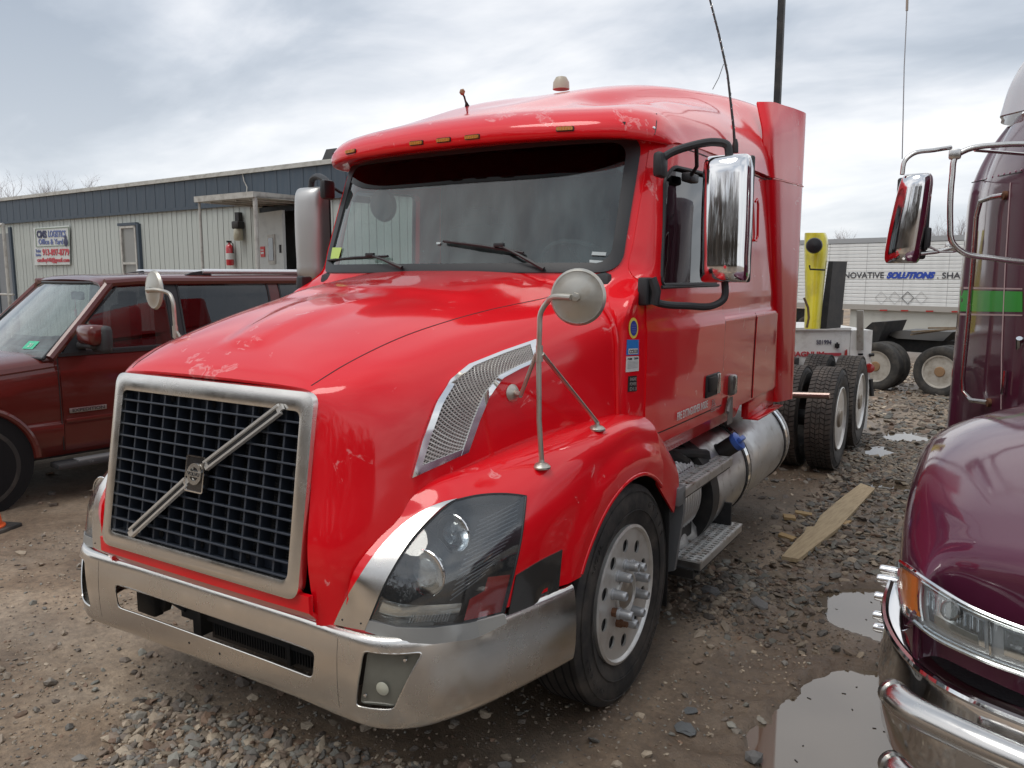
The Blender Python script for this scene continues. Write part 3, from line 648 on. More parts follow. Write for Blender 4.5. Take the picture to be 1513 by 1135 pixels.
for s in (1,-1): # faint vertical seam lines
    q=MB(); r=BVHTree; B3=bvh(BG); q.tube([tuple(B3.ray_cast(Vector((s*.70,-1,z)),Vector((0,1,0)))[0]) for z in np.linspace(.44,.72,8)],.0009,4); q.build('bumper_seam',BLACKM,bumper)
q=MB()
for (px,py) in ((279.5,950),(324.5,966)):
    h,n=hit(bvh(BG),px,py); q.lathe([(.005,-.001),(.005,.001),(.0001,.0012)],tuple(n),tuple(h),10)
q.build('bolt_hole',DARK,bumper)
q=MB(); q.box((0,.10,.745),(1.6,.16,.02)); q.build('bumper_step_pad',BLACKP,bumper)
# fog lamp (driver side only, the other one is missing)
B3=bvh(BG)
def bump_pt(a,b,off): r=B3.ray_cast(Vector((a,-1,b)),Vector((0,1,0))); return np.array(r[0])+np.array([0,off,0])
fc0=np.array([.865,.60]); fo=dens2([(.816,.700),(.978,.697),(.908,.506),(.780,.500)],8) if False else smoothpoly([(.813,.702),(.983,.699),(.911,.504),(.777,.497)],.016,3)
V=[tuple(bump_pt(a,b,.030)) for a,b in fo]+[tuple(bump_pt(a,b,.11)) for a,b in fo]; n=len(fo)
q=MB(); q.add(V,[tuple(range(n))]+[(i,(i+1)%n,n+(i+1)%n,n+i) for i in range(n)]+[tuple(range(n,2*n))[::-1]]); fog=q.build('fog_lamp',BLACKP,T)
V=[tuple(bump_pt(fc0[0]+(a-fc0[0])*.93,fc0[1]+(b-fc0[1])*.95,.020)) for a,b in fo]; q=MB(); q.add(V+[tuple(np.array(v)+[0,.012,0]) for v in V],[tuple(range(n)),tuple(range(n,2*n))[::-1]]+[(i,(i+1)%n,n+(i+1)%n,n+i) for i in range(n)]); q.build('fog_lens',mat('milky lamp glass',(.115,.115,.095),.16,coat=1,var=(3,(.19,.19,.16),.4,.7)),fog,angle=20)
q=MB(); q.lathe([(.024,0),(.018,.003),(.001,.005)],(0.2,-1,0),tuple(bump_pt(.868,.57,.021)),16); q.build('bulb',mat('lamp bulb glass',(.42,.42,.34),.3,coat=1),fog)
for a,b in ((.935,.672),(.805,.535)): q=MB(); q.lathe([(.007,0),(.006,.003),(.001,.004)],(.2,-1,0),tuple(bump_pt(a,b,.020)),10); q.build('lamp_screw',CHROME,fog)
# things seen through the bumper slot
q=MB(); q.box((.22,.14,.57),(.80,.06,.26)); cool=q.build('air_cooler',BLACKM,T)
for i in range(46):
    pass
q=MB()
for i in range(52): q.box((-.15+i*.0150,.105,.57),(.004,.012,.22))
q.build('cooler_fin',BLACKP,cool)
q=MB(); 
for xx in (.60,.30): q.box((xx,.10,.57),(.02,.03,.24))
q.box((.22,.098,.535),(.84,.02,.03)); q.box((-.21,.11,.58),(.05,.10,.24)); q.build('cooler_bracket',BLACKM,cool)
q=MB(); q.box((-.40,.12,.63),(.10,.10,.10),bev=.01); q.tube([(-.45,.1,.60),(-.38,.08,.56),(-.33,.1,.53)],.015); q.tube([(-.50,.15,.67),(-.46,.12,.60),(-.5,.1,.56)],.02); q.box((-.30,.11,.52),(.12,.03,.05)); q.box((-.30,.12,.63),(.05,.03,.22)); q.build('tow_bracket',BLACKM,T); q=MB(); q.box((-.585,.10,.59),(.13,.05,.27),bev=.01); q.box((-.50,.13,.66),(.08,.06,.10),bev=.008); q.box((-.49,.12,.55),(.05,.04,.14),R=Matrix.Rotation(.4,3,'Y'),bev=.006); q.build('bumper_mount',BLACKM,T)
# ---- lower red valance between grille and bumper
q=MB(); G=np.array([[(xx,-.098+.0*abs(xx)+(.006*(abs(xx)/.6)**2),z) for xx in np.linspace(-.608,.608,13)] for z in (.75,.80,.86)]); G[0,:,1]+=.05
o=shell('valance',G,.02,RED,T,n=np.tile([0,-1.,0],(3,13,1)))
# ---- grille: plane leaning back
def gpt(u,z,d=0): # u lateral, z height, d depth behind face
    return (u,-.105+(z-.846)*.165+d,z)
grille=MB()
def ring(out,inn,d0,d1):
    n=len(out); V=[gpt(*p,d0) for p in out]+[gpt(*p,d0) for p in inn]+[gpt(*p,d1) for p in out]+[gpt(*p,d1) for p in inn]; F=[]
    for i in range(n):
        j=(i+1)%n; F+= [(i,j,n+j,n+i),(2*n+j,2*n+i,3*n+i,3*n+j),(i,2*n+i,2*n+j,j),(n+j,3*n+j,3*n+i,n+i)]
    return V,F
OUT=smoothpoly([(-.572,.842),(.572,.842),(.568,1.548),(-.568,1.548)],.055,6)
MID=smoothpoly([(-.545,.868),(.545,.868),(.54,1.522),(-.54,1.522)],.045,6)
INN=smoothpoly([(-.517,.900),(.517,.900),(.510,1.480),(-.510,1.480)],.030,6)
n=len(OUT); V=[gpt(*p,.03) for p in OUT]+[gpt(*p,-.004) for p in OUT]+[gpt(*p,-.012) for p in MID]+[gpt(*p,-.006) for p in INN]+[gpt(*p,.05) for p in INN]
F=[(k*n+i,k*n+(i+1)%n,(k+1)*n+(i+1)%n,(k+1)*n+i) for k in range(4) for i in range(n)]
grille.add(V,F); grille=grille.build('grille',STEEL,T,angle=45)
q=MB(); q.add([gpt(-.53,.88,.085),gpt(.53,.88,.085),gpt(.53,1.50,.085),gpt(-.53,1.50,.085)],[(0,1,2,3)]); q.build('radiator_core',mat('radiator',(.006,.006,.007),.7),grille,recalc=False)
q=MB()
for i in range(60): z=.89+i*.0101; q.box(gpt(0,z,.080),(1.03,.004,.003))
q.build('radiator_fin',mat('radiator fin',(.02,.02,.021),.6),grille)
NR,NC=12,12; hme=None
Rt=Matrix.Rotation(math.radians(-18),3,'X')
for i in range(NR+1):
    z=.902+i*(.578/NR)
    if hme is None:
        q=MB(); q.box((0,.026,0),(1.034,.052,.008),R=Rt,bev=.002); o=q.build('grille_slat',GRILLE,grille); hme=o
    else: o=clone(hme,grille)
    o.location=gpt(0,z,.0)
vme=None
for j in range(NC+1):
    xx=-.512+j*(1.024/NC)
    if vme is None:
        q=MB(); q.prism([gpt(0,.9,.010),gpt(0,.9,.062),gpt(0,1.482,.062),gpt(0,1.482,.010)],(.009,0,0)); o=q.build('grille_bar',GRILLE,grille); vme=o
    else: o=clone(vme,grille)
    o.location=(xx-.0045,0,0)
# blanked cells along the top and bottom rows, with round holes
for xx,z in ((-.245,1.456),(.0,1.456),(.26,1.456),(.47,1.25),(-.245,.925),(.0,.925),(.26,.925),(.49,1.03)):
    q=MB(); q.lathe([(.014,.0),(.014,-.004),(.009,-.004),(.009,.004)],(0,-1,0),gpt(xx,z,.036),16); q.build('grille_plug',BLACKM,grille)
for zz in (1.456,.924): q=MB(); q.box(gpt(0,zz,.045),(1.02,.004,.045)); q.build('blank_panel',GRILLE,grille)
# diagonal bar
A=np.array(onplane(193,789,1,-.10)); Bp=np.array(onplane(417,602,1,.0))
def gproj(px,py):
    d=ray(px,py); nrm=np.array([0,-1,.165]); p0=np.array(gpt(0,.846,-.012)); t=((p0-CC)@nrm)/(d@nrm); return CC+t*d
a0=gproj(195,787); a1=gproj(415,604); e0=gproj(291,700)
dr=(a1-a0); dr/=np.linalg.norm(dr); sd=np.cross(dr,[0,-1,.165]); sd/=np.linalg.norm(sd); fn_=np.cross(sd,dr); 
if fn_[1]>0: fn_=-fn_
bars=((a0,e0-dr*.062),(e0+dr*.062,a1))
for p,q_ in bars:
    q=MB(); 
    for o_ in (-.014,.014): q.prism([tuple(p+sd*(o_-.008)),tuple(p+sd*(o_+.008)),tuple(p+sd*(o_+.004)+fn_*.012),tuple(p+sd*(o_-.004)+fn_*.012)],tuple(q_-p))
    for e_ in (p,q_): q.box(tuple(e_+fn_*.003),(.02,.01,.03),R=Matrix([sd,fn_,dr]).transposed())
    b=q.build('diagonal_bar',mat('satin silver',(.66,.64,.60),.30,.65),grille,angle=20)
    q=MB(); q.prism([tuple(p+sd*-.008),tuple(p+sd*.008),tuple(p+sd*.008+fn_*.004),tuple(p+sd*-.008+fn_*.004)],tuple(q_-p)); q.build('bar_inlay',BLACKP,b)
EM=frame(tuple(e0+np.array([0,-.006,0])),(1,0,0),(0,.165,1))
def loc(MM,pts): return [MM@Vector(p) for p in pts]
q=MB(); q.prism(loc(EM,[(a,b,-.02) for a,b in roundrect(.105,.135,.010)]),EM.to_3x3()@Vector((0,0,.022))); em=q.build('emblem',mat('emblem black',(.008,.008,.009),.25,coat=1),grille)
q=MB(); o1=roundrect(.108,.138,.010);i1=roundrect(.098,.128,.006); n=len(o1); V=loc(EM,[(*p,.001) for p in o1]+[(*p,.006) for p in o1]+[(*p,.006) for p in i1]+[(*p,.0) for p in i1]); q.add(V,[(k*n+i,k*n+(i+1)%n,(k+1)*n+(i+1)%n,(k+1)*n+i) for k in range(3) for i in range(n)]); q.build('emblem_rim',CHROME,em)
q=MB(); th=np.linspace(0,2*math.pi,33)[:-1]; RI=[(.041*math.cos(t),.041*math.sin(t)) for t in th]; RO=[(.026*math.cos(t),.026*math.sin(t)) for t in th]; n=32
V=loc(EM,[(*p,.002) for p in RI]+[(*p,.008) for p in RI]+[(*p,.008) for p in RO]+[(*p,.002) for p in RO]); q.add(V,[(k*n+i,k*n+(i+1)%n,(k+1)*n+(i+1)%n,(k+1)*n+i) for k in range(3) for i in range(n)])
q.prism(loc(EM,[(-.042,-.011,.002),(.042,-.011,.002),(.042,.011,.002),(-.042,.011,.002)]),EM.to_3x3()@Vector((0,0,.008)))
q.prism(loc(EM,[(.024,.042,.002),(.046,.046,.002),(.044,.022,.002)]),EM.to_3x3()@Vector((0,0,.006))); q.prism(loc(EM,[(.022,.032,.002),(.030,.040,.002),(.038,.034,.002),(.030,.024,.002)]),EM.to_3x3()@Vector((0,0,.0065)))
q.build('iron_mark',mat('emblem silver',(.62,.61,.58),.25,1),em)
text('emblem_lettering','VOLVO',.0185,EM@Matrix.Translation((0,-.0062,.0105)),BLACKP,em,.0004,bold=.0004,align='CENTER',width=.070)
# ---- cab shell
def cab_row(z,yc,ym,ye,pl,xs,low=0):
    # yc centre, ym at x=.55, ye at glass edge, pl=(x,y) pillar, xs side half width
    if low: return [(0,yc,z),(.30,yc,z),(.60,ym,z),(.84,ym-.02,z),(1.0,1.42,z),(1.072,1.435,z),(1.098,1.53,z),(1.108 if xs<1.12 else 1.112,1.62,z),(xs+.004,2.75,z),(xs+.004,3.3,z),(xs,3.62,z),(xs-.02,4.35,z),(xs-.06,4.50,z),(xs-.2,4.56,z),(.4,4.57,z),(0,4.57,z)]
    return [(0,yc,z),(.30,yc*.72+ym*.28,z),(.60,ym,z),(.84,(ym+ye)/2+.0,z),(.955,ye,z),(pl[0],pl[1],z),(xs-.012,pl[1]+.10,z),(xs,pl[1]+.26,z),(xs+.004,2.75,z),(xs+.004,3.3,z),(xs,3.62,z),(xs-.02,4.35,z),(xs-.06,4.50,z),(xs-.2,4.56,z),(.4,4.57,z),(0,4.57,z)]
cabc=[cab_row(1.10,1.50,1.47,1.41,(1.107,1.415),1.118,1),cab_row(1.40,1.50,1.47,1.41,(1.111,1.415),1.122,1),cab_row(1.64,1.50,1.47,1.41,(1.114,1.415),1.127,1),
 cab_row(1.680,1.50,1.47,1.41,(1.114,1.415),1.127,1),cab_row(1.697,1.50,1.47,1.41,(1.106,1.415),1.114,1),cab_row(1.82,1.50,1.49,1.48,(1.095,1.46),1.110),cab_row(1.95,1.465,1.50,1.61,(1.045,1.67),1.104),
 cab_row(2.10,1.53,1.565,1.67,(1.035,1.735),1.098),cab_row(2.30,1.61,1.645,1.75,(1.03,1.815),1.092),cab_row(2.50,1.69,1.725,1.83,(1.025,1.895),1.083),cab_row(2.64,1.75,1.785,1.885,(1.02,1.95),1.076)]
CGr=surf(mirrorcols(cabc),4,5)
CB=bvh(CGr)
cab=shell('cab',CGr,.05,RED,T,(0,3,1.9),angle=30)
WOUT=smoothpoly([(-.985,1.965),(.985,1.965),(.985,2.61),(-.985,2.61)],.07,5)
WIN=smoothpoly([(-.945,2.0),(.945,2.0),(.925,2.605),(-.925,2.605)],.085,6)
wc=MB(); wc.prism([(a,.9,b) for a,b in smoothpoly([(-.955,1.985),(.955,1.985),(.94,2.61),(-.94,2.61)],.08,6)],(0,1.25,0)); wc=wc.build('cutter',RED)
DW=[(1.81,1.895),(2.66,1.895),(2.66,2.50),(2.01,2.485),(1.925,2.42)]
DWs=smoothpoly(DW,.04,4); cs=[wc]
for s in (1,-1):
    c=MB(); c.prism([(s*.9,a,b) for a,b in DWs],(s*.4,0,0)); cs.append(c.build('cutter',RED))
cut(cab,cs,30); kill(*cs)
# floor + rear wall inside
def front(x,z,off=0):
    r=CB.ray_cast(Vector((x,0,z)),Vector((0,1,0))); n=r[1]; n=-n if n.y>0 else n; return np.array(r[0])+np.array(n)*off,np.array(n)
def sidept(y,z,s,off=0):
    z=min(2.63,max(1.11,z)); r=CB.ray_cast(Vector((s*3,y+1e-4,z+1e-4)),Vector((-s,0,0))); n=r[1]; n=-n if n.x*s<0 else n; return np.array(r[0])+np.array(n)*off,np.array(n)
def frontring(A,Bq,off0,off1,t,name,m,par):
    """ring between two outlines draped on the screen surface"""
    n=len(A); rows=[]
    for k,(f,of) in enumerate(((0,off0-t),(0,off0),(.35,max(off0,off1)),(1,off1),(1,off1-t))):
        rows.append([front(a[0]*(1-f)+b[0]*f,a[1]*(1-f)+b[1]*f,of)[0] for a,b in zip(A,Bq)])
    V=[tuple(p) for r in rows for p in r]; F=[(k*n+i,k*n+(i+1)%n,(k+1)*n+(i+1)%n,(k+1)*n+i) for k in range(4) for i in range(n)]
    q=MB(); q.add(V,F); return q.build(name,m,par,angle=60)
FO=smoothpoly([(-.975,1.955),(.975,1.955),(.965,2.63),(-.965,2.63)],.10,8); FI=smoothpoly([(-.925,2.005),(.925,2.005),(.905,2.60),(-.905,2.60)],.085,8)
# densify outlines equally
def dens(P,k): 
    O=[]
    for i in range(len(P)):
        a,b=np.array(P[i]),np.array(P[(i+1)%len(P)]); L=np.linalg.norm(b-a); m=k if L>.2 else 1
        for t in range(m): O.append(a+(b-a)*t/m)
    return O
ws=MB()
xs=np.linspace(-.955,.955,41)
def glassgrid(z0,z1,nz,off): return np.array([[front(x*(1-.015*(z-1.98)/.6),z,off)[0] for x in xs] for z in np.linspace(z0,z1,nz)])
g=glassgrid(1.975,2.62,22,-.008)
wsh=ws.grid(g).build('windshield',WINDG,T,angle=180,recalc=False)
# tinted shade strip along the top of the glass
zt=lambda x:2.455+.0*x-.13*sst(abs(x),.0,1.0)*0
g=np.array([[front(x*(.99),2.60-(2.60-(2.435+.075*(abs(x)/.92)**6))*t,-.003)[0] for x in np.linspace(-.92,.92,41)] for t in np.linspace(0,1,10)])
q=MB(); q.grid(g); q.build('shade_band',WINDT,wsh,angle=180,recalc=False)
frontring(dens(FO,24),dens(FI,24),.008,.0,.03,'windshield_seal',BLACKP,T)
# stickers low on the glass
def plate(name,B,px,m,off=.002,t=.0015,par=None):
    """flat sticker whose corners (bl,br,tr,tl in the photo) lie on a surface"""
    g,n=hitgrid(B,ruled([px[0],px[3]],[px[1],px[2]],6,6)); return shell(name,g+n*off,t,m,par or T,n=n),g,n
PAPER=mat('white sticker',(.62,.62,.60),.5)
def sticker_lines(g,n,m,rows,par,off=.004,lo=.1,hi=.9):
    q=MB(); R=g.shape[0]
    for v in rows:
        i=v*(R-1); i0=min(int(i),R-2); a=i-i0; P=g[i0]*(1-a)+g[i0+1]*a; p0=P[0]*(1-lo)+P[-1]*lo; p1=P[0]*(1-hi)+P[-1]*hi; q.tube([tuple(p0+n[0,0]*off),tuple(p1+n[0,0]*off)],.0011,4)
    return q.build('sticker_print',m,par)
o,g,n=plate('inspection_sticker',CB,[(486,383),(500,383),(505,366),(491,366)],mat('lime sticker',(.45,.62,.12),.5),.001); 
for px in ([(874,377),(895,378),(896,373),(875,372)],[(871,388),(895,390),(895,386),(871,384)],[(645,361),(650,361),(651,358),(645,358)]): plate('glass_label',CB,px,mat('pale label',(.42,.48,.48),.5),.001)
# wipers
for (p0,p1,b0,b1) in (((806,400),(742,366),(657,358),(775,375)),((597,398),(552,380),(487,386),(575,380))):
    A,_=hit(CB,*p0); Bq,_=hit(CB,*p1); n=np.array([0,-.92,.38])
    wp=MB(); wp.tube([tuple(A+n*.02),tuple(A+(Bq-A)*.5+n*.045),tuple(Bq+n*.03)],[.012,.008,.006],6); wp=wp.build('wiper_arm',BLACKP,T)
    c0,_=hit(CB,*b0); c1,_=hit(CB,*b1); q=MB(); q.tube([tuple(c0+n*.012),tuple((c0+c1)/2+n*.026),tuple(c1+n*.012)],.007,6); q.tube([tuple(c0+n*.006),tuple(c1+n*.006)],.005,4); q.box(tuple(Bq+n*.032),(.06,.02,.02),bev=.004); q.build('wiper_blade',BLACKP,wp)
# ---- interior
INT=mat('cab trim grey',(.16,.17,.165),.8,bump=(40,.2)); INTD=mat('dash dark',(.035,.04,.042),.7); CURT=mat('sleeper curtain',(.20,.225,.225),.9,stretch=(8,8,.4),bump=(3,.6))
q=MB(); q.box((0,1.80,1.88),(1.9,.50,.16),bev=.04); q.box((0,1.96,1.74),(1.9,.22,.3),bev=.04); q.build('dashboard',INTD,T)
q=MB(); q.box((0,2.9,1.17),(2.1,2.6,.04)); q.build('cab_floor',INTD,T)
q=MB(); G=np.array([[(x,2.93+.03*math.sin(x*38),z) for x in np.linspace(-1.04,1.04,80)] for z in (1.2,2.0,2.66)]); q.grid(G); q.build('sleeper_curtain',CURT,T,angle=180,recalc=False)
q=MB(); q.box((0,2.3,2.655),(1.9,1.2,.03)); q.box((0,2.02,2.55),(1.5,.14,.16),bev=.03); q.build('overhead_console',mat('headliner',(.05,.045,.045),.8),T)
for s in (1,-1):
    q=MB(); q.box((s*.55,2.45,1.55),(.5,.5,.16),bev=.05); q.box((s*.55,2.70,1.93),(.48,.14,.72),bev=.06); q.box((s*.55,2.70,2.32),(.26,.10,.16),bev=.04); q.build('seat',mat('seat cloth',(.11,.12,.12),.9),T)
q=MB(); Rw=Matrix.Rotation(math.radians(-40),3,'X'); q.tube([tuple(Vector((.55,2.05,1.98))+Rw@Vector((.22*math.cos(t),.22*math.sin(t),0))) for t in np.linspace(0,2*math.pi,33)],.014,8,cap=False)
for t in (.5,2.6,4.7): q.tube([(.55,2.05,1.98),tuple(Vector((.55,2.05,1.98))+Rw@Vector((.21*math.cos(t),.21*math.sin(t),0)))],.014,6)
q.tube([(.55,2.05,1.98),(.55,1.85,1.75)],.03,8); q.build('steering_wheel',mat('wheel grey',(.09,.09,.09),.5),T)
q=MB(); q.box((0,1.95,2.44),(.24,.03,.09),bev=.015) if False else q.lathe([(.001,0),(.09,.008),(.10,.03),(.001,.035)],(0,1,.1),(-.70,1.84,2.36),24); q.build('visor_mirror',mat('mirror back grey',(.10,.11,.12),.4),T)
# ---- doors, side windows and side fairings
def sidegrid(y0,y1,z0,z1,s,off,ny=16,nz=16,f=None):
    G=np.zeros((nz,ny,3)); Nn=np.zeros((nz,ny,3))
    for i,z in enumerate(np.linspace(z0,z1,nz)):
        a,b=(y0,y1) if f is None else f(z)
        for j,y in enumerate(np.linspace(a,b,ny)):
            G[i,j],Nn[i,j]=sidept(y,z,s,off)
    return G,Nn
DB={}
for s in (1,-1):
    def df(z): return (1.625+.0*z if z<1.9 else 1.625+(z-1.9)*.40, 2.80)
    G,Nn=sidegrid(0,0,1.165,2.555,s,.007,26,44,df); 
    door=shell('door',G,.02,RED,T,n=Nn,angle=30); DB[s]=bvh(G)
    c=MB(); c.prism([(s*.9,a,b) for a,b in DWs],(s*.4,0,0)); c=c.build('cutter',RED); cut(door,[c],30); kill(c)
    # window seal and glass
    q=MB(); Q=[tuple(sidept(a,b,s,.008)[0]) for a,b in dens(DWs,12)]; q.tube(Q+[Q[0]],.010,6,cap=False); q.build('window_seal',BLACKP,door)
    g,n_=sidegrid(1.78,2.68,1.88,2.52,s,-.012,10,10); 
    q=MB(); q.grid(g); q.build('side_window',TINTG if s>0 else SIDEG,door,angle=180,recalc=False)
    q=MB(); q.tube([tuple(sidept(1.80,1.885,s,.012)[0]),tuple(sidept(2.68,1.885,s,.012)[0])],.009,6); q.build('sill_strip',BLACKP,door)
    # handle, lock pocket
    h,_=sidept(2.60,1.31,s,.010)
    q=MB(); q.box(tuple(h),(.016,.24,.13),bev=.006); hb=q.build('handle_bezel',BLACKP,door)
    q=MB(); q.box((h[0]+s*.012,h[1]-.03,h[2]+.01),(.012,.13,.085),bev=.004); q.build('door_handle',BLACKM,hb)
    q=MB(); q.box((h[0]+s*.012,h[1]+.085,h[2]),(.012,.05,.12),bev=.005); q.build('lock_plate',STEEL,hb)
    h,_=sidept(2.99,1.265,s,.012); q=MB(); q.box(tuple(h),(.05,.10,.13),bev=.02); q.build('side_lamp',mat('smoky lens',(.10,.10,.09),.2,coat=1),T)
    # sleeper luggage door
    G,Nn=sidegrid(3.53,4.20,1.10,1.665,s,.006,10,10); sd_=shell('luggage_door',G,.015,RED,T,n=Nn,angle=30)
    G,Nn=sidegrid(2.83,3.10,1.165,2.56,s,.0035,8,30); 
    for yy,za,zb2 in ((2.812,1.16,2.56),(3.515,1.10,1.69)):
        q=MB(); q.tube([tuple(sidept(yy,z,s,.0015)[0]) for z in np.linspace(za,zb2,26)],.0028,5); q.build('shut_line',BLACKM,T)
    q=MB(); q.tube([tuple(sidept(y,1.158,s,.0015)[0]) for y in np.linspace(1.63,2.81,14)],.0028,5); q.build('shut_line',BLACKM,T)
    q=MB(); q.tube([tuple(sidept(y,2.595,s,.001)[0]) for y in np.linspace(2.1,3.85,16)],.004,5); q.build('shut_line',BLACKM,T)
    # sill skirts
    q=MB(); q.add([(s*1.118,1.63,1.10),(s*1.118,3.25,1.10),(s*1.09,3.25,1.02),(s*1.06,1.95,1.0),(s*.90,1.63,1.05),(s*.90,3.25,1.0)],[(0,1,2,3),(3,2,5,4),(0,3,4)]); q.build('sill',RED,T)
    q=MB(); G=np.array([[(s*(1.122-.0*k),y,1.12-.0*k) for y in (3.27,3.62)],[(s*1.12,3.27,1.0),(s*1.12,3.62,1.0)],[(s*1.17,3.27,.955),(s*1.17,3.62,.955)]]) if False else None
    q.box((s*1.08,3.86,1.04),(.05,.70,.14),bev=.006); q.box((s*1.12,3.86,.965),(.11,.70,.012),bev=.003); q.build('luggage_sill',RED,T)
    # side extender fairing
    fz=[(.985,),(1.4,),(1.95,),(2.585,)]
    def frow(f,zs,xo=0,dz=(0,0,0,0,0,0,0)):
        xx=(1.080,1.120,1.140,1.160,1.178,1.186); uu=(0,.045,.18,.45,.75,1.0); yy=[f+(4.47-f)*u for u in uu]
        return [(s*(x-xo*(1-u)),y,zs+d) for x,y,u,d in zip(xx,yy,uu,dz)]+[(s*1.15,4.52,zs+dz[5])]
    def fair(zs): return [frow(3.80+(2.6-z)*.26,z) for z in zs]
    G=surf(fair([.985,1.2,1.6,2.1,2.595]),4,4); shell('side_fairing',G,.02,RED,T,(0,4,1.9),angle=30)
    Fup=[frow(3.80,2.61),frow(3.77,2.78,.012),frow(3.77,2.93,.025,(0,0,.01,.02,.02,.01,0)),frow(3.80,3.03,.055,(0,0,.01,.02,.02,.01,0)),frow(3.84,3.11,.09,(.02,.02,.03,.03,.03,.02,0))]
    shell('upper_fairing',surf(Fup,5,4),.02,RED,T,(0,4,2.6),angle=30)
    q=MB(); q.tube([(s*1.122,3.83,2.602),(s*1.162,4.1,2.602),(s*1.189,4.47,2.602)],.006,6); q.build('fairing_joint',RED,T)
    q=MB(); q.tube([(s*1.108,3.46,2.42),(s*1.106,3.51,2.44),(s*1.106,3.54,2.41),(s*1.108,3.55,2.20),(s*1.109,3.52,2.17),(s*1.108,3.48,2.17)],.008,6); q.build('sleeper_vent_trim',RED,T)
# writing and stickers on the driver's side
def sideframe(y,z,off=.004,s=1):
    p,n=sidept(y,z,s,off); return frame(tuple(p),(0,1,0),(0,0,1))
text('door_lettering','FIRE EXTINGUISHER INSIDE',.060,sideframe(2.02,1.190,.0155),mat('white lettering',(.72,.70,.68),.5),T,.0006,bold=.0006,width=.50)
text('door_stencil','35L',.05,sideframe(2.60,1.185,.012),mat('grey stencil',(.40,.30,.30),.5),T,.0005)
q=MB(); 
for k in range(3): q.box(tuple(sidept(2.645,1.175-.012*k,1,.0105)[0]),(.002,.10,.003))
q.build('stencil_print',mat('grey stencil',(.4,.3,.3),.5),T)
o=MB(); c,n=sidept(1.625,1.285,1); 
def disc(y,z,ry,rz,off,t,name,m,par,s=1,B=None):
    p,n=sidept(y,z,s,off); q=MB(); q.prism([tuple(p+np.array([0,ry*math.cos(a),rz*math.sin(a)])) for a in np.linspace(0,2*math.pi,29)[:-1]],(s*t,0,0)); return q.build(name,m,par)
YS=1.575
def spanel(y,z,w,h,m,name,par=T,off=.002,x0=None):
    q=MB(); P=[onpil(y+dy,z+dz,off) for dy,dz in ((-w/2,-h/2),(w/2,-h/2),(w/2,h/2),(-w/2,h/2))]; q.add([tuple(p) for p in P],[(0,1,2,3)]); return q.build(name,m,par,recalc=False)
def onpil(y,z,off=0):
    r=CB.ray_cast(Vector((3,y-.0,z)),Vector((-1,0,0))); n=np.array(r[1]); n=-n if n[0]<0 else n; return np.array(r[0])+n*off
def photoplate(px,name,m,off=.003):
    P=[]; 
    for q_ in px:
        h,n=hit(CB,*q_); P.append((h,n))
    n=P[0][1]+P[1][1]; n=n/np.linalg.norm(n); off=.0035; g=np.array([[P[0][0],P[1][0]],[P[3][0],P[2][0]]])+n*off; return shell(name,g,.0025,m,T,n=np.tile(n,(2,2,1))),[p[0]+n*(off+.0008) for p in P],n
def onplate(C4,u,v): return C4[0]*(1-u)*(1-v)+C4[1]*u*(1-v)+C4[2]*u*v+C4[3]*(1-u)*v
# oval seal
h0,n0=hit(CB,935,485); ex=np.array(hit(CB,941,485)[0])-h0; ey=np.array(hit(CB,935,471)[0])-h0
for r_,m,nm,of in ((1.12,mat('yellow sticker',(.75,.60,.10),.5),'oval_sticker',.003),(.80,mat('navy sticker',(.03,.05,.30),.5),'oval_seal',.0045)):
    q=MB(); q.prism([tuple(h0+n0*of+ex*r_*math.cos(a)+ey*r_*1.0*math.sin(a)) for a in np.linspace(0,2*math.pi,29)[:-1]],tuple(n0*.0015)); q.build(nm,m,T)
q=MB()
for k in (-.4,-.15,.1,.35): q.tube([tuple(h0+n0*.0065-ex*.5+ey*k),tuple(h0+n0*.0065+ex*.5+ey*k)],.0008,4)
q.build('sticker_print',mat('pale blue print',(.3,.35,.65),.5),T)
o,C4,n=photoplate([(925,525),(943,524),(943,502),(926,502)],'permit_sticker',mat('blue sticker',(.02,.18,.52),.4))
q=MB(); q.add([tuple(onplate(C4,u,v)+n*.0006) for u,v in ((.12,.06),(.9,.06),(.9,.42),(.12,.42))],[(0,1,2,3)]); q.build('permit_field',PAPER,o,recalc=False)
def plateText(body,C4,n,u0,v0,u1,v1,m,par,off=.0015,bold=.0006):
    p=onplate(C4,u0,v0)+n*off; X=onplate(C4,u1,v0)-onplate(C4,u0,v0); Yv=onplate(C4,u0,v1)-onplate(C4,u0,v0); w=np.linalg.norm(X); hgt=np.linalg.norm(Yv)
    return text('sticker_lettering',body,hgt*1.35,frame(tuple(p),tuple(X),tuple(Yv)),m,par,.0003,bold=bold,width=w)
INK=mat('black ink',(.02,.02,.03),.5)
plateText('CC5133',C4,n,.17,.12,.86,.36,INK,o)
o,C4,n=photoplate([(924,550),(943,548),(943,526),(925,527)],'registration_sticker',PAPER)
plateText('P1080',C4,n,.08,.78,.42,.92,INK,o,bold=.0003); plateText('2020',C4,n,.58,.80,.92,.92,INK,o,bold=.0003)
q=MB()
for v in np.linspace(.25,.68,6): q.tube([tuple(onplate(C4,.1,v)+n*.001),tuple(onplate(C4,.9,v)+n*.001)],.0007,4)
q.build('sticker_print',mat('grey ink',(.3,.3,.3),.6),o)
o,C4,n=photoplate([(927,579),(940,578),(940,555),(928,556)],'metal_badge',BLACKM)
for i,w in enumerate(('ENGINE','POWER','D13')): plateText(w,C4,n,.12,.08+.31*(2-i),.88,.30+.31*(2-i),mat('badge print',(.5,.48,.45),.4,.6),o,bold=.0003)
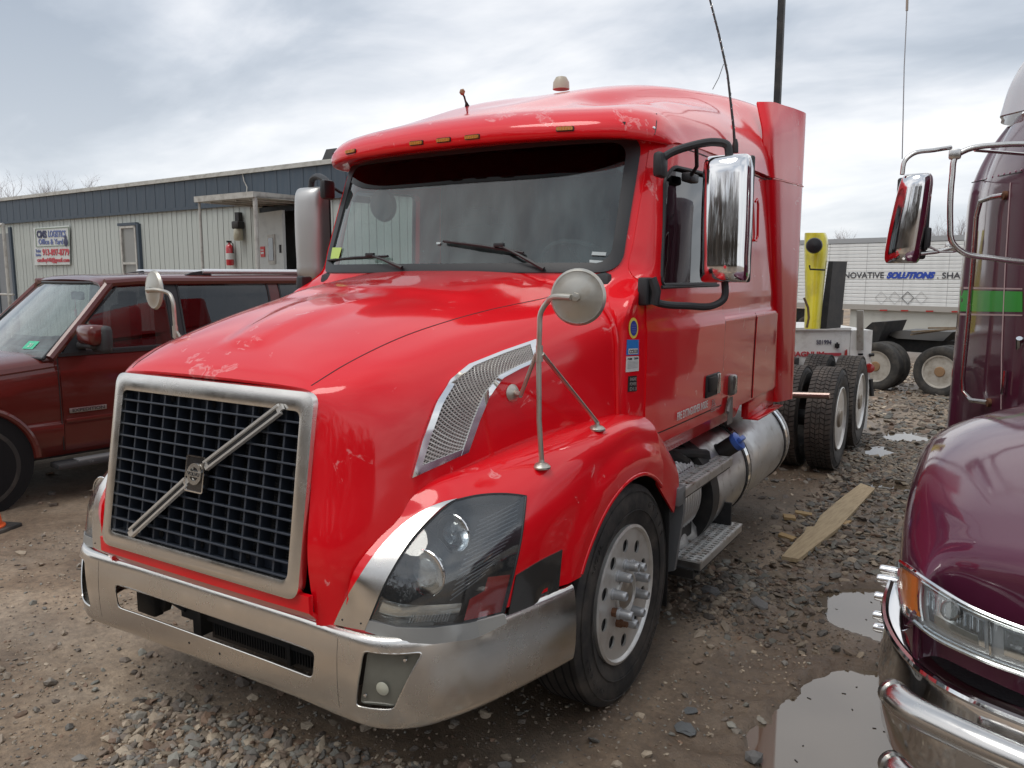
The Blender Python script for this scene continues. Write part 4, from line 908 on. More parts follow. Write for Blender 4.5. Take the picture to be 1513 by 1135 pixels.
# ---- roof cap with sun visor
roofc=[[(0,1.75,2.625),(.45,1.76,2.622),(.72,1.79,2.618),(.90,1.86,2.61),(1.0,1.94,2.605),(1.03,2.02,2.60)],
 [(0,1.60,2.612),(.45,1.615,2.608),(.75,1.66,2.602),(.93,1.735,2.597),(1.01,1.84,2.592),(1.045,1.98,2.592)],
 [(0,1.548,2.618),(.45,1.563,2.614),(.75,1.605,2.608),(.95,1.705,2.600),(1.04,1.83,2.594),(1.078,1.985,2.592)],
 [(0,1.540,2.66),(.45,1.556,2.655),(.75,1.60,2.648),(.955,1.70,2.640),(1.05,1.835,2.625),(1.085,2.02,2.605)],
 [(0,1.60,2.735),(.45,1.62,2.73),(.74,1.665,2.722),(.94,1.76,2.715),(1.045,1.90,2.69),(1.088,2.12,2.612)],
 [(0,1.85,2.84),(.45,1.86,2.825),(.70,1.90,2.805),(.90,1.98,2.795),(1.03,2.08,2.745),(1.090,2.26,2.618)],
 [(0,2.15,2.93),(.44,2.15,2.925),(.62,2.17,2.85),(.88,2.22,2.845),(1.03,2.29,2.775),(1.092,2.42,2.622)],
 [(0,2.5,3.035),(.50,2.5,3.02),(.66,2.5,2.93),(.89,2.5,2.90),(1.035,2.54,2.79),(1.096,2.62,2.622)],
 [(0,3.0,3.145),(.56,3.0,3.125),(.70,3.0,3.03),(.92,3.0,2.945),(1.045,3.0,2.81),(1.10,3.0,2.620)],
 [(0,3.5,3.215),(.62,3.5,3.19),(.78,3.5,3.12),(.95,3.5,2.97),(1.055,3.5,2.82),(1.105,3.45,2.618)],
 [(0,4.0,3.245),(.68,4.0,3.22),(.88,4.0,3.16),(1.0,4.0,3.02),(1.08,4.0,2.82),(1.11,4.0,2.615)],
 [(0,4.50,3.28),(.72,4.50,3.24),(.95,4.50,3.16),(1.04,4.50,3.04),(1.09,4.50,2.82),(1.11,4.50,2.615)]]
RFG=surf(mirrorcols(roofc),6,6); RB=bvh(RFG); shell('roof_cap',RFG,.02,RED,T,(0,3,2.4),angle=30)
q=MB(); q.tube([tuple(hit(RB,*p)[0]) for p in ((970,168),(970,180),(969,190),(967,199)) if hit(RB,*p)[0] is not None],.003,6); q.build('shut_line',BLACKM,T)
q=MB(); h,n=hit(RB,966,189); q.lathe([(.008,0),(.007,.004),(.001,.006)],tuple(n),tuple(h),12); q.build('roof_bolt',CHROME,T)
for i,x in enumerate((-.69,-.18,0,.18,.69)):
    r=RB.ray_cast(Vector((x,0,2.642)),Vector((0,1,0))); n=np.array(r[1]); n=-n if n[1]>0 else n
    xt=np.array([1,0,0])-n*n[0]; Fm=frame(r[0],tuple(xt),tuple(np.cross(n,xt))); q=MB(); q.prism(loc(Fm,[(a,b,-.005) for a,b in roundrect(.090,.024,.006)]),Fm.to_3x3()@Vector((0,0,.010))); b=q.build('marker_lamp_base',BLACKP,T)
    q=MB(); q.prism(loc(Fm,[(a,b_,.004) for a,b_ in roundrect(.082,.017,.006)]),Fm.to_3x3()@Vector((0,0,.010))); q.build('marker_lamp',AMBERD,b)
    q=MB(); [q.box(tuple(Fm@Vector((k*.014,0,.0148))),(.0022,.003,.014)) for k in range(-2,3)]; q.build('marker_rib',AMBER,b)
# antennas and roof clutter
q=MB(); h,n=hit(RB,832,136); h=(h if h is not None else np.array([0,2.9,3.1])); q.lathe([(.001,.085),(.035,.075),(.052,.045),(.055,0)],(0,0,1),(-.02,2.86,3.145),20); q.build('roof_beacon',mat('beacon beige',(.45,.42,.33),.4),T)
q=MB(); q.tube([tuple(onplane(1086,222,0,1.10)),tuple(onplane(1084,190,0,1.09)),tuple(onplane(1075,110,0,1.02)),tuple(onplane(1062,50,0,.95)),tuple(onplane(1049,0,0,.88)),tuple(onplane(1046,-30,0,.86))],[.010,.008,.007,.007,.006,.006],8); q.build('whip_antenna',BLACKM,T)
q=MB(); P=curve([onplane(1084,190,0,1.09),onplane(1075,110,0,1.02),onplane(1062,50,0,.95),onplane(1049,0,0,.88)],14); 
q.tube([tuple(p+np.array([.009*math.cos(i*2.2),.009*math.sin(i*2.2),0])) for i,p in enumerate(P)],.0022,5); q.build('antenna_coil',ALU,T)
q=MB(); q.lathe([(.02,0),(.018,.05),(.01,.08)],(0,0,1),tuple(onplane(1086,226,0,1.10)),12); q.build('antenna_base',BLACKM,T)
q=MB(); q.tube([tuple(onplane(1053,132,0,.55)),tuple(onplane(1062,115,0,.52)),tuple(onplane(1069,95,0,.5))],.003,5); q.build('thin_aerial',BLACKM,T)
b=onplane(692,160,0,-.35); q=MB(); q.tube([tuple(onplane(691,162,0,-.35)),tuple(onplane(686,143,0,-.35)),tuple(onplane(681,135,0,-.35))],.006,6); fl_=q.build('flag_stick',BLACKM,T)
q=MB(); q.lathe([(.001,-.02),(.016,-.01),(.016,.01),(.001,.02)],(.3,.2,1),tuple(onplane(683,136,0,-.35)),10); q.build('stick_knob',mat('brown knob',(.30,.17,.09),.6),fl_)
a_=onplane(688,148,0,-.35);c_=onplane(697,162,0,-.35);d_=onplane(686,163,0,-.35); q=MB(); q.prism([tuple(a_),tuple(c_),tuple(d_)],(0,.004,0)); q.build('small_flag',mat('navy cloth',(.02,.03,.10),.8),fl_)
# ---- mirrors
def cabmirror(s):
    bx=mir(np.array([1.38,1.935,2.21]),s)
    prof=[(-.112,.05),(-.112,-.02),(-.085,-.060),(.0,-.082),(.075,-.070),(.108,-.03),(.112,.05)]
    rows=[]
    for z,k,f in ((-.30,.80,.25),(-.295,.93,.65),(-.27,1,.92),(-.18,1,1),(0,1.02,1.04),(.18,1,1),(.26,.98,.85),(.29,.92,.55),(.30,.82,.25)):
        rows.append([(s*(x*k)+bx[0],bx[1]+(y if y>0 else y*f),bx[2]+z) for x,y in prof])
    g=surf(rows,3,4); m=MB(); m.grid(g); 
    n0=len(m.V); R,Cc=g.shape[:2]
    m.F.append(tuple(i*Cc for i in range(R))[::-1]); m.F.append(tuple(i*Cc+Cc-1 for i in range(R))); m.F.append(tuple(range(Cc))); m.F.append(tuple((R-1)*Cc+j for j in range(Cc))[::-1])
    o=m.build('cab_mirror',CHROME if s>0 else mat('dull mirror shell',(.50,.50,.49),.42,.8),T,angle=32)
    q=MB(); q.box((bx[0],bx[1]+.058,bx[2]),(.228,.03,.60),bev=.012); q.build('mirror_rear_shell',BLACKP,o)
    q=MB(); q.box((bx[0],bx[1]+.0745,bx[2]),(.19,.004,.54)); q.build('mirror_glass',REFL,o)
    t1=[(1.09,1.80,2.49),(1.13,1.83,2.525),(1.22,1.88,2.56),(1.32,1.93,2.575),(1.37,1.945,2.56),(1.385,1.945,2.50)]
    t2=[(1.12,1.60,1.84),(1.17,1.63,1.815),(1.26,1.76,1.80),(1.35,1.90,1.80),(1.385,1.935,1.83),(1.385,1.94,1.93)]
    for tt_ in (t1,t2):
        m=MB(); m.tube([tuple(mir(p,s)) for p in curve(tt_,5)],.0175 if tt_ is t2 else .020,10); m.build('mirror_arm',BLACKP,o)
    m=MB(); m.box(tuple(mir((1.115,1.60,1.87),s)),(.05,.09,.13),bev=.012); m.tube([tuple(mir(p,s)) for p in ((1.14,1.60,1.93),(1.16,1.61,1.87),(1.15,1.61,1.81))],.028,10); m.build('mirror_bracket',BLACKP,o)
    m=MB(); m.box(tuple(mir((1.095,1.80,2.47),s)),(.05,.10,.12),bev=.02); m.tube([tuple(mir(p,s)) for p in ((1.24,1.89,2.55),(1.20,2.02,2.48),(1.13,2.12,2.44))],.010,8); m.box(tuple(mir((1.125,2.14,2.44),s)),(.05,.14,.045),bev=.01); m.build('mirror_mount',BLACKP,o)
for s in (1,-1): cabmirror(s)
def hoodmirror(s):
    b0,n0=hit(FB,800,690); b1,n1=hit(FB,882,634); b2,n2=hit(HB,757,581)
    b0=mir(b0,s);b1=mir(b1,s);b2=mir(b2,s); n2=mir(n2,s)
    top=b0+np.array([s*.0,-.03,.0]); X0=b0[0]; Y0=b0[1]-.02; c=mir(np.array([1.239,.66,1.868]),s)
    P=[(b0[0],b0[1],b0[2]+.03),(X0,Y0,1.40),(X0,Y0,1.74),(X0+s*.006,Y0,1.81),(X0+s*.035,Y0,1.85),(X0+s*.075,Y0-.03,1.868),(c[0]-s*.005,c[1]-.045,c[2])]
    P=[P[0]]+[tuple(p) for p in curve(P[1:],5)]
    m=MB(); m.tube(P,.0105,10); o=m.build('hood_mirror',PEWTER,T)
    nrm=Vector((s*.22,-.97,.02)).normalized()
    m=MB(); m.lathe([(.001,.026),(.03,.0225),(.065,.0145),(.090,.008),(.095,.0085),(.1005,.003),(.104,-.004),(.100,-.008),(.001,-.009)],nrm,tuple(c),40); dd=m.build('mirror_disc',PEWTER,o,angle=50)
    m=MB(); m.lathe([(.018,.030),(.016,.040),(.001,.042)],nrm,tuple(c),6); m.box(tuple(c+np.array(nrm)*.03+np.array([-s*.02,0,0])),(.06,.014,.016),bev=.003); m.build('mirror_pivot',PEWTER,o)
    m=MB(); m.lathe([(.001,-.011),(.096,-.0105),(.096,-.009)],nrm,tuple(c),40); m.build('mirror_glass',REFL,o)
    for nm,bb,nn_ in (('mirror_foot',b0,(0,0,1)),('mirror_foot',b1,(0,0,1)),('mirror_foot',b2,tuple(n2))):
        m=MB(); m.lathe([(.036,-.004),(.036,.003),(.026,.013),(.012,.018),(.010,.032),(.001,.034)],nn_,tuple(bb),24); m.build(nm,PEWTER,o,angle=40)
    cl=np.array([X0,Y0,1.655]); cl2=np.array([X0,Y0,1.60])
    m=MB(); m.tube([tuple(cl+[s*.012,0,0]),tuple(b1+[0,0,.03])],.0085,8); m.lathe([(.014,-.03),(.014,.03)],(0,0,1),tuple(cl),10); m.build('mirror_stay',PEWTER,o)
    k=b2+np.array(n2)*.03+np.array([s*.02,-.01,-.005])
    m=MB(); m.tube([tuple(cl-[s*.012,0,0]),tuple(k)],.0085,8); m.tube([tuple(b2+np.array(n2)*.02),tuple(k)],.012,8); m.build('mirror_stay',RUST if False else PEWTER,o)
for s in (1,-1): hoodmirror(s)
# ---- wheels
def tyre_prof(R,w,Rr):
    h=w/2; return [(Rr,-h*.78),(Rr+.02,-h*.86),(Rr+.07,-h*.985),(Rr+(R-Rr)*.55,-h*1.0),(R-.05,-h*.97),(R-.018,-h*.90),(R-.004,-h*.80),(R,-h*.5),(R,0),(R,h*.5),(R-.004,h*.80),(R-.018,h*.90),(R-.05,h*.97),(Rr+(R-Rr)*.55,h*1.0),(Rr+.07,h*.985),(Rr+.02,h*.86),(Rr,h*.78),(Rr-.02,0)]
def steer_wheel(c,s,R=.505):
    """outer face towards s*x"""
    c=Vector(c); ax=Vector((s,0,0)); w=.27
    pr=[(.315,.105),(.318,.125),(.305,.130),(.298,.122),(.292,.095),(.285,.080),(.255,.072),(.20,.070),(.165,.075),(.145,.10),(.135,.112),(.12,.116)]
    m=MB(); m.lathe(pr+[(.10,.118),(.001,.118)],ax,c,72); rim=m.build('wheel',RIM,T,angle=32)
    cs=[]
    for k in range(10):
        a=2*math.pi*(k+.5)/10; q=MB(); q.lathe([(.030,-.1),(.030,.3)],ax,c+Vector((0,math.cos(a)*.225,math.sin(a)*.225)),20); cs.append(q.build('cutter',RIM))
    md=rim.modifiers.new('s','SOLIDIFY'); md.thickness=.012; md.offset=-1; bpy.context.view_layer.update(); me=bpy.data.meshes.new_from_object(rim.evaluated_get(bpy.context.evaluated_depsgraph_get())); rim.modifiers.clear(); rim.data=me
    cut(rim,cs,32); kill(*cs)
    m=MB(); m.lathe([(.31,.10),(.30,-.12),(.001,-.12)],ax,c,48); m.build('rim_barrel',BLACKM,rim)
    m=MB(); m.lathe(tyre_prof(R,w,.312),ax,c,96,close=True); ty=m.build('tyre',RUBBER,rim,angle=28)
    # circumferential grooves and shoulder sipes
    m=MB()
    for h in (-.085,-.045,0,.045,.085): m.lathe([(R+.0006,h-.004),(R+.0016,h-.004),(R+.0016,h+.004),(R+.0006,h+.004)],ax,c,96,close=True)
    m.build('tread_groove',DARK,rim,angle=None)
    m=MB()
    for rr,hh in ((.385,.1362),(.470,.131)): m.tube([tuple(c+ax*hh+Vector((0,math.cos(t)*rr,math.sin(t)*rr))) for t in np.linspace(0,6.2832,73)],.0025,5,cap=False)
    m.build('sidewall_rib',RUBBER,rim)
    for body,a0,rr,sz in (('G T 3 0 5',60,.415,.036),('RADIAL',150,.425,.026),('295 / 75 R 22.5',235,.43,.022),('TUBELESS',320,.425,.022)):
        for i,ch in enumerate(body):
            if ch==' ': continue
            a=math.radians(a0-i*sz*.85/rr*57.3*s); p=c+ax*.1355+Vector((0,math.cos(a)*rr*s,math.sin(a)*rr))
            up_=Vector((0,math.cos(a)*s,math.sin(a))); xd=up_.cross(ax); text('tyre_lettering',ch,sz*1.3,frame(tuple(p),tuple(xd),tuple(up_)),RUBBER,rim,.0015)
    m=MB(); m.lathe([(.105,.10),(.105,.125),(.095,.130),(.092,.128),(.085,.10),(.001,.095)],ax,c,36); m.build('hub',RIM,rim,angle=35)
    m=MB(); m.lathe([(.070,.09),(.070,.120),(.055,.132),(.03,.136),(.001,.136)],ax,c,28); m.build('hub_cap',mat('oily hub',(.30,.26,.21),.35,.5),rim,angle=35)
    me=None
    for k in range(10):
        a=2*math.pi*k/10+.31; p=c+Vector((0,math.cos(a)*.135,math.sin(a)*.135)); bare=(s>0 and k in (5,6))
        if bare:
            m=MB(); m.lathe([(.021,.11),(.021,.138),(.014,.140),(.014,.165),(.001,.168)],ax,p,6); m.build('rusty_nut',RUST,rim); 
        if bare and k==6: continue
        q0=.165 if bare else .11
        m=MB(); m.lathe([(.027,.112),(.027,.120),(.0225,.124),(.0215,.165),(.0205,.176),(.0160,.181),(.0160,.177),(.001,.177)],ax,p if not bare else p+ax*.03,20); m.build('nut_cover',NUT,rim,angle=40)
    return rim
steer_wheel((1.055,1.3,.505),1); steer_wheel((-1.055,1.3,.505),-1)
tread_me=None
def drive_wheel(y,s):
    c=Vector((s*1.105,y,.52)); ax=Vector((s,0,0)); R=.512
    m=MB(); m.lathe([(.315,.108),(.318,.125),(.306,.130),(.298,.120),(.292,.07),(.285,-.02),(.262,-.035),(.20,-.04),(.150,-.035),(.14,-.01),(.001,-.01)],ax,c,56); rim=m.build('wheel',RIM,T,angle=32)
    for k in range(10):
        a=2*math.pi*(k+.5)/10; m=MB(); m.lathe([(.024,-.030),(.024,-.026),(.001,-.026)],ax,c+Vector((0,math.cos(a)*.235,math.sin(a)*.235)),14); m.build('hand_hole',DARK,rim)
        a=2*math.pi*k/10; m=MB(); m.lathe([(.019,-.02),(.019,.02),(.001,.025)],ax,c+Vector((0,math.cos(a)*.165,math.sin(a)*.165)),6); m.build('lug_nut',RUST,rim)
    m=MB(); m.lathe([(.10,-.02),(.10,.10),(.08,.13),(.001,.135)],ax,c,24); m.build('hub',mat('oily hub',(.30,.26,.21),.35,.5),rim,angle=35)
    for dx in (0,-.335):
        cc=c+ax*dx; m=MB(); m.lathe(tyre_prof(R-.012,.262,.312),ax,cc,80,close=True); ty=m.build('tyre',RUBBER,rim,angle=28)
        # lugged tread: staggered blocks with zigzag gaps
        m=MB(); NB=64
        for row,(h0,h1,ph) in enumerate(((-.118,-.068,0),(-.060,-.022,.5),(-.016,.016,0),(.022,.060,.5),(.068,.118,0))):
            for k in range(NB):
                a0=2*math.pi*(k+ph)/NB; a1=a0+2*math.pi/NB*.80; sk=.35*2*math.pi/NB*(1 if row%2 else -1); V=[]
                for r_ in (R-.016,R):
                    for (h,a) in ((h0,a0),(h1,a0+sk),(h1,a1+sk),(h0,a1)): V.append(cc+ax*h+Vector((0,math.cos(a)*r_,math.sin(a)*r_)))
                m.add(V,[(4,5,6,7),(0,1,5,4),(1,2,6,5),(2,3,7,6),(3,0,4,7)])
        o=m.build('tread_block',TREADR,rim,angle=None); tag(o,kind='stuff')
        m=MB(); m.tube([tuple(cc+ax*.1325+Vector((0,math.cos(t)*.44,math.sin(t)*.44))) for t in np.linspace(0,6.2832,65)],.003,5,cap=False); m.build('sidewall_rib',RUBBER,rim)
    return rim
for y in (6.47,7.74):
    for s in (1,-1): drive_wheel(y,s)
for y in (6.47,7.74,1.3):
    m=MB(); m.tube([(-.9,y,.5),(.9,y,.5)],.08,12); 
    if y>2: m.lathe([(.20,-.15),(.24,0),(.20,.15)],(0,1,0),(0,y,.5),20)
    m.build('axle',BLACKM,T)
for s in (1,-1):
    m=MB(); m.box((s*.43,4.2,.82),(.09,9.0-.8,.26)); m.build('frame_rail',BLACKM,T)
m=MB(); 
for y in (2.5,3.6,5,6.5,7.7): m.box((0,y,.8),(.8,.12,.2))
m.build('crossmember',BLACKM,T)
m=MB(); m.prism([(-.45,6.3,1.0),(.45,6.3,1.0),(.48,6.9,1.02),(.3,7.5,.98),(.08,7.55,.98),(.06,7.15,1.0),(-.06,7.15,1.0),(-.08,7.55,.98),(-.3,7.5,.98),(-.48,6.9,1.02)],(0,0,.06)); m.build('fifth_wheel',mat('greasy steel',(.05,.045,.04),.4,.6),T)
m=MB(); m.tube([tuple(onplane(1148,583,1,5.6)),tuple(onplane(1226,585,1,5.6))],.028,10); m.build('mudguard_bar',mat('rusty chrome bar',(.40,.30,.27),.3,.9),T)
m=MB(); m.tube([(.4,5.75,1.0),(.9,5.75,1.0)],.03,8);  m.build('rear_flap',BLACKM,T)
# transmission / underbody so the floor line is not empty
m=MB(); m.box((0,2.6,.75),(.7,2.6,.5),bev=.08); m.lathe([(.25,0),(.33,.2),(.33,.7),(.2,1.2)],(0,1,0),(0,.5,.85),20); m.box((0,1.1,1.15),(.9,1.3,.7),bev=.1); m.build('engine',BLACKM,T)
# ---- fuel tank, air tanks, steps on both sides
for s in (1,-1):
    R_t=.345; c=np.array([s*.80,0,.61])
    m=MB(); m.lathe([(.001,0),(R_t-.05,0.0),(R_t-.015,.008),(R_t,.03),(R_t,1.99),(R_t-.015,2.015),(R_t-.05,2.022),(.001,2.024)],(0,1,0),(c[0],2.64,c[2]),56); tank=m.build('fuel_tank',ALU,T,angle=35)
    for y in (3.40,4.48): m=MB(); m.lathe([(R_t+.001,0),(R_t+.009,0),(R_t+.009,.055),(R_t+.001,.055)],(0,1,0),(c[0],y,c[2]),56,close=True); m.build('tank_strap',CHROME,tank,angle=35)
    for y in (3.37,3.475,4.45,4.55): m=MB(); m.lathe([(R_t+.0005,0),(R_t+.006,0),(R_t+.006,.012),(R_t+.0005,.012)],(0,1,0),(c[0],y,c[2]),56,close=True); m.build('strap_liner',RUBBER,tank)
    m=MB(); m.lathe([(R_t+.012,0),(R_t+.014,.12)],(0,1,0),(c[0],2.62,c[2]),56); m.build('tank_shield',BLACKM,tank)
    a=math.radians(38); d_=Vector((s*math.cos(a),0,math.sin(a))); p=Vector((c[0],3.02,c[2]))+d_*(R_t-.03)
    m=MB(); m.lathe([(.055,0),(.055,.14),(.05,.145)],d_,p,20); m.lathe([(.062,.02),(.062,.03)],d_,p,20); fn=m.build('filler_neck',BLACKM,tank)
    m=MB(); m.lathe([(.056,.14),(.06,.15),(.06,.175),(.03,.185),(.001,.186)],d_,p,16); m.box(tuple(p+d_*.19),(.03,.10,.03),R=Matrix.Rotation(-s*math.radians(52),3,'Y'),bev=.006); m.build('filler_cap',BLUEC,fn)
    # front cover in ribbed silver behind the upper step
    m=MB(); m.lathe([(.30,0),(.30,.5)],(0,1,0),(s*.80,2.08,.66),40)
    for k in range(12): m.lathe([(.302,.02+k*.04),(.306,.028+k*.04),(.302,.036+k*.04)],(0,1,0),(s*.80,2.08,.66),40)
    m.build('battery_cover',ALU,T,angle=40)
    m=MB(); m.box((s*.80,2.35,.62),(.50,.42,.42)); m.build('battery_box',BLACKM,T)
    for y,zz in ((2.42,.365),(2.62,.365)):
        m=MB(); m.lathe([(.001,0),(.07,.012),(.105,.04),(.112,.08),(.112,.30),(.105,.34),(.06,.37),(.001,.375)],(-s,0,0),(s*(1.07),y,zz),32); m.build('air_tank',mat('silver painted tank',(.42,.42,.41),.4,.4,var=(8,(.3,.29,.27),.5,.8)),T)
    for (y0,y1,x0,x1,z) in ((2.02,2.93,1.00,1.17,.815),(2.22,3.02,1.03,1.22,.37)):
        nx=4; ny=20; dxx=(x1-x0)/nx; dyy=(y1-y0)/ny; m=MB()
        for i in range(nx+1): m.box((s*(x0+i*dxx),(y0+y1)/2,z),(.018 if 0<i<nx else .014,y1-y0,.010))
        for j in range(ny+1): m.box((s*(x0+x1)/2,y0+j*dyy,z-.001),(x1-x0,.017,.008))
        st=m.build('step',TREAD,T)
        m=MB(); m.box((s*x1,(y0+y1)/2,z-.022),(.006,y1-y0+.01,.05)); m.box((s*(x0+x1)/2,y0-.004,z-.022),(x1-x0,.006,.05)); m.box((s*(x0+x1)/2,y1+.004,z-.022),(x1-x0,.006,.05)); m.build('step_edge',ALU,st)
        m=MB(); m.box((s*(x0+x1)/2,(y0+y1)/2,z-.055),(x1-x0-.02,y1-y0,.02)); m.build('step_tray',BLACKM,st)
    m=MB(); m.prism([(s*.75,2.0,.86),(s*1.19,2.0,.82),(s*1.19,2.0,.70),(s*1.15,2.0,.38),(s*.95,2.0,.30),(s*.95,2.0,.7)],(0,.03,0)); m.box((s*1.16,1.99,.80),(.06,.10,.10),bev=.01); m.build('step_bracket',mat('grey casting',(.20,.205,.21),.45,.3),T)
    m=MB(); m.box((s*1.1,2.62,.30),(.18,.85,.05)); m.box((s*1.0,2.95,.42),(.35,.02,.2)); m.build('step_hanger',BLACKM,T)
    m=MB(); P=curve([(s*.75,2.15,1.0),(s*.95,2.3,.95),(s*1.0,2.6,.80),(s*.9,2.75,.60),(s*.8,2.7,.45)],5); m.tube([tuple(p) for p in P],.035,8); m.tube([(s*.95,2.3,.95),(s*1.06,2.75,.86),(s*1.0,3.0,.7)],.03,8); m.build('hose',BLACKM,T)
    m=MB(); m.tube([tuple(sidept(2.95,1.17,s,.01)[0]),tuple(sidept(2.86,1.04,s,.03)[0])],.012,6); m.prism([tuple(sidept(2.90,1.19,s,.014)[0]),tuple(sidept(3.0,1.19,s,.014)[0]),(s*1.15,2.97,1.03),(s*1.15,2.87,1.03)],(s*.004,0,0)); m.build('mounting_bracket',mat('grey bracket',(.22,.20,.19),.5,.4),T)
# ================================================================ SUV
SA=math.radians(8.4); suv=empty('parked_suv',(-4.35,1.1,0),label='dark red sport utility vehicle with tinted windows parked beyond the red truck',cat='car'); suv.rotation_euler=(0,0,-SA)
SV=suv
CLAD=mat('worn black cladding',(.035,.035,.037),.6,var=(25,(.2,.2,.2),.62,.8))
# local frame: x=0 is the driver's side, body spans to x=-2.0, +y runs to the rear, front axle at y=0
def srow(y,zb,zh,zbelt,zr,inset,hood=False):
    # half section from centre line out: roof/hood top ... side ... sill ; X measured from centre line
    w=1.0
    return [(0,y,zr+.035),(.35,y,zr+.03),(w-inset-.16,y,zr+.005),(w-inset-.04,y,zr-.035),(w-inset*.85,y,zr-.10),(w-.065,y,zbelt+.03),(w-.03,y,zbelt-.02),(w-.004,y,zbelt-.14),(w,y,.95),(w-.006,y,.75),(w-.01,y,.70),(w+.004,y,.68),(w-.02,y,.47),(w-.06,y,zb)]
st=[(-.98,.42,1.02,1.00,1.04,.10),(-.90,.40,1.08,1.04,1.10,.07),(-.5,.40,1.15,1.10,1.17,.05),(0.2,.40,1.2,1.14,1.22,.05),(.69,.40,1.24,1.18,1.26,.05)]
ctrl=[[(x if k else 0,yy,zz) for k,(x,yy,zz) in enumerate(srow(*a))] for a in st]
HGs=surf(mirrorcols(ctrl),5,4); HGs[...,0]-=1.0
lower=shell('front_body',HGs,.02,MAROON,None,(-1,0,.7),angle=32)
cc_=MB(); cc_.lathe([(.445,0),(.445,3)],(1,0,0),(-2.5,0,.42),48); cc_=cc_.build('cutter',MAROON); cut(lower,[cc_],32); kill(cc_); lower.parent=SV
zr=lambda y:1.915
ctrl=[srow(y,.40,0,1.24+.004*(y),z,.20) for y,z in ((1.10,1.885),(1.35,1.905),(2.0,1.915),(3.0,1.912),(3.9,1.89),(4.15,1.84))]
# cabin: belt-down body sides
def side_local(y,z):
    """driver's side outer skin x (0 = widest) at height z"""
    zz=[.40,.47,.66,.68,.71,.75,.95,1.12,1.24,1.29,1.84,1.90,1.93,1.945]; xx=[-.06,-.02,0,.006,-.008,-.006,0,-.006,-.035,-.055,-.185,-.25,-.36,-.6]
    return float(np.interp(z,zz,xx))
def sgrid(y0f,y1f,z0,z1,off,ny=8,nz=12):
    G=np.zeros((nz,ny,3))
    for i,z in enumerate(np.linspace(z0,z1,nz)):
        for j in range(ny):
            y=y0f(z)+(y1f(z)-y0f(z))*j/(ny-1); G[i,j]=(side_local(y,z)+off,y,z)
    return G
nx_=lambda G:np.tile([1.,0,0],(*G.shape[:2],1))
apil=lambda z:.66 if z<1.27 else .66+(z-1.27)*1.02
G=sgrid(lambda z:.665,lambda z:4.1,.40,1.27,-.010,14,16); shell('body_side',G,.03,MAROON,SV,n=nx_(G))
G2=G.copy(); G2[...,0]=-2.0-G2[...,0]; shell('body_side',G2,.03,MAROON,SV,n=-nx_(G))
for y0,y1 in ((.70,1.80),(1.815,2.85)):
    G=sgrid(lambda z:y0,lambda z:y1,.44,1.255,.0,12,26); d_=shell('door',G,.02,MAROON,SV,n=nx_(G))
    h=MB(); h.box((.02,y1-.22,1.09),(.05,.20,.035),bev=.012); h.build('door_handle',MAROON,d_)
    q=MB(); q.box((.012,(y0+y1)/2,.70),(.02,y1-y0-.02,.035),bev=.006); q.build('door_moulding',MAROON,d_)
